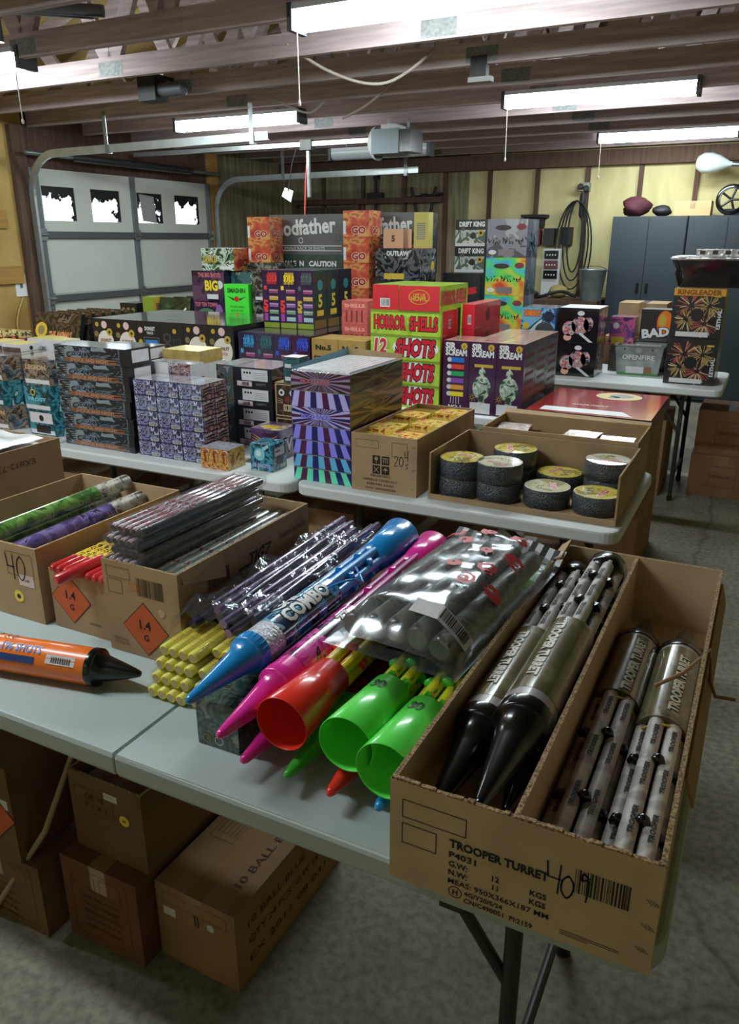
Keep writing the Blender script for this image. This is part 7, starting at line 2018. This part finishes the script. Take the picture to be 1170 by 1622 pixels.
# light switch on the foam wall
T = thing('light_switch', 'white light switch plate on the yellow foam wall', 'switch', (XL + 0.006, 4.80, 1.20))
q = MB(); q.box((-0.006, -0.055, -0.09), (0.004, 0.055, 0.09), WHITE); q.build('plate', T)
q = MB(); q.box((0.004, -0.008, -0.015), (0.016, 0.008, 0.015), mat('toggle_grey', (90, 90, 90), 0.5)); q.build('toggle', T)
q = MB(); q.tube([(XL + 0.012, 4.80 - 0.10 * sin(k * 0.35), 1.10 - k * 0.055) for k in range(16)], 0.007, mat('yellow_cable', (186, 160, 96), 0.6), 6); tag(q.build('wall_cable'), 'foam-covered cable curving down the yellow wall below the switch', 'cable')

# ------------------------------------------------------------------ hung from the trusses
T = thing('garage_door_opener', 'grey garage door opener with a white lens, hung from the trusses', 'door opener', (-2.96, 6.22, 2.2))
OPG = mat('opener_grey', (120, 130, 134), 0.4, metal=0.3)
q = MB(); q.box((-0.12, -0.13, 0.02), (0.12, 0.13, 0.2), OPG); q.box((-0.05, -0.1, 0.2), (0.08, 0.1, 0.235), PAPER); q.build('motor_housing', T)
q = MB(); q.lathe((-0.12, 0, 0.11), (-1, 0, 0), [(0, 0.13), (0.03, 0.12), (0.06, 0.08), (0.07, 0.0)], mat('white_lens', (206, 208, 206), 0.4), 20); q.build('light_lens', T)
q = MB(); q.box((0.12, -0.12, 0.03), (0.22, 0.12, 0.19), BLACKP); q.build('rear_cover', T)
q = MB(); q.box((-2.72, -0.02, 0.12), (-0.12, 0.02, 0.155), TRK); q.build('rail', T)
for x in (-0.08, 0.10):
    q = MB(); q.box((x - 0.012, 0.10, 0.20), (x + 0.012, 0.104, 0.30), STEEL); q.build('hanger_strap', T)
q = MB(); q.box((-0.85, -0.035, 0.09), (-0.74, 0.035, 0.17), DSTEEL); tr_o = q.build('trolley', T)
q = MB(); q.tube([(-0.79, 0, 0.09), (-0.82, 0, -0.15), (-0.84, 0, -0.48)], 0.007, mat('red_cord', (190, 70, 60), 0.6), 6); q.build('release_cord', tr_o)
q = MB(); q.box((-0.80, -0.012, -0.28), (-0.775, 0.012, 0.09), STEEL); q.build('arm', tr_o)
q = MB(); q.poly([(-3.98, 6.14, 1.93), (-3.90, 6.16, 1.88), (-3.88, 6.17, 1.97), (-3.95, 6.15, 2.0)], WHITE); q.poly([(-3.98, 6.145, 1.93), (-3.95, 6.155, 2.0), (-3.88, 6.175, 1.97), (-3.90, 6.165, 1.88)], WHITE); q.tube([(-3.92, 6.155, 1.97), (-3.90, 6.2, 2.2), (-3.86, 6.22, 2.322)], 0.004, BLACKM, 5); tag(q.build('hanging_tag'), 'small white tag hanging under the opener rail', 'tag')
# pale cables drooping between the trusses
for lab, pts in (('pale cable drooping behind the nearest shop light', [(-2.44, 3.86, 2.52), (-2.30, 3.98, 2.42), (-2.12, 4.05, 2.35), (-1.98, 4.1, 2.345), (-1.88, 4.2, 2.42), (-1.80, 4.3, 2.52)]),
                 ('pale cable sweeping up from the split shop light', [(-2.85, 5.2, 2.36), (-2.6, 5.1, 2.42), (-2.36, 5.05, 2.55)]),
                 ('pale cable drooping under the middle trusses', [(-3.30, 5.0, 2.50), (-3.15, 5.05, 2.42), (-3.05, 5.12, 2.40), (-2.95, 5.15, 2.48)])):
    q = MB(); P_ = [Vector(p) for p in pts]; sm = []
    for i in range(len(P_) - 1):
        p0, p1, p2, p3 = P_[max(i - 1, 0)], P_[i], P_[i + 1], P_[min(i + 2, len(P_) - 1)]
        for t in (0, .25, .5, .75):
            sm.append(0.5 * ((2 * p1) + (p2 - p0) * t + (2 * p0 - 5 * p1 + 4 * p2 - p3) * t * t + (3 * p1 - p0 - 3 * p2 + p3) * t ** 3))
    sm.append(P_[-1])
    q.tube(sm, 0.008, mat('pale_cable', (160, 150, 140), 0.6), 6); tag(q.build('cable'), lab, 'cable')
T = thing('junction_box', 'black junction box with a coil, between the trusses left of the middle', 'junction box', (-3.72, 4.30, 2.40))
T['label'] = 'black junction box with a ribbed coil, between two trusses'
q = MB(); q.box((-0.08, -0.06, 0), (0.06, 0.06, 0.14), BLACKM); q.build('box', T)
q = MB(); q.lathe((0.06, 0, 0.06), (1, 0, 0), [(0.008 * i, 0.034 if i % 2 else 0.042) for i in range(24)], mat('ribbed_grey', (80, 84, 90), 0.5), 12, True, True); q.build('coil', T)
q = MB(); q.box((-0.02, -0.02, 0.14), (0.02, 0.215, 0.16), DSTEEL); q.build('bracket', T)
T = thing('bulb_socket', 'small socket box with a pale fitting under the truss', 'socket', (-1.60, 4.515, 2.40))
q = MB(); q.box((-0.06, -0.05, 0.0), (0.03, 0.0, 0.10), BLACKM); q.build('box', T)
q = MB(); q.box((-0.07, -0.055, -0.025), (0.06, -0.005, 0.0), mat('dull_grey_fitting', (130, 130, 128), 0.6)); q.build('fitting', T)
T = thing('conduit', 'grey conduit elbow over the truss above the cut-off shop light', 'conduit', (-3.62, 3.05, 2.5))
for dx in (0, 0.07):
    q = MB(); q.tube([(dx + 0.42, 0.25, 0.12), (dx + 0.12, 0.10, 0.14), (dx + 0.02, 0.02, 0.135), (dx - 0.02, -0.02, 0.09), (dx - 0.02, -0.02, -0.02)], 0.028, mat('conduit_grey', (104, 110, 116), 0.4, metal=0.4), 10); q.build('pipe', T)
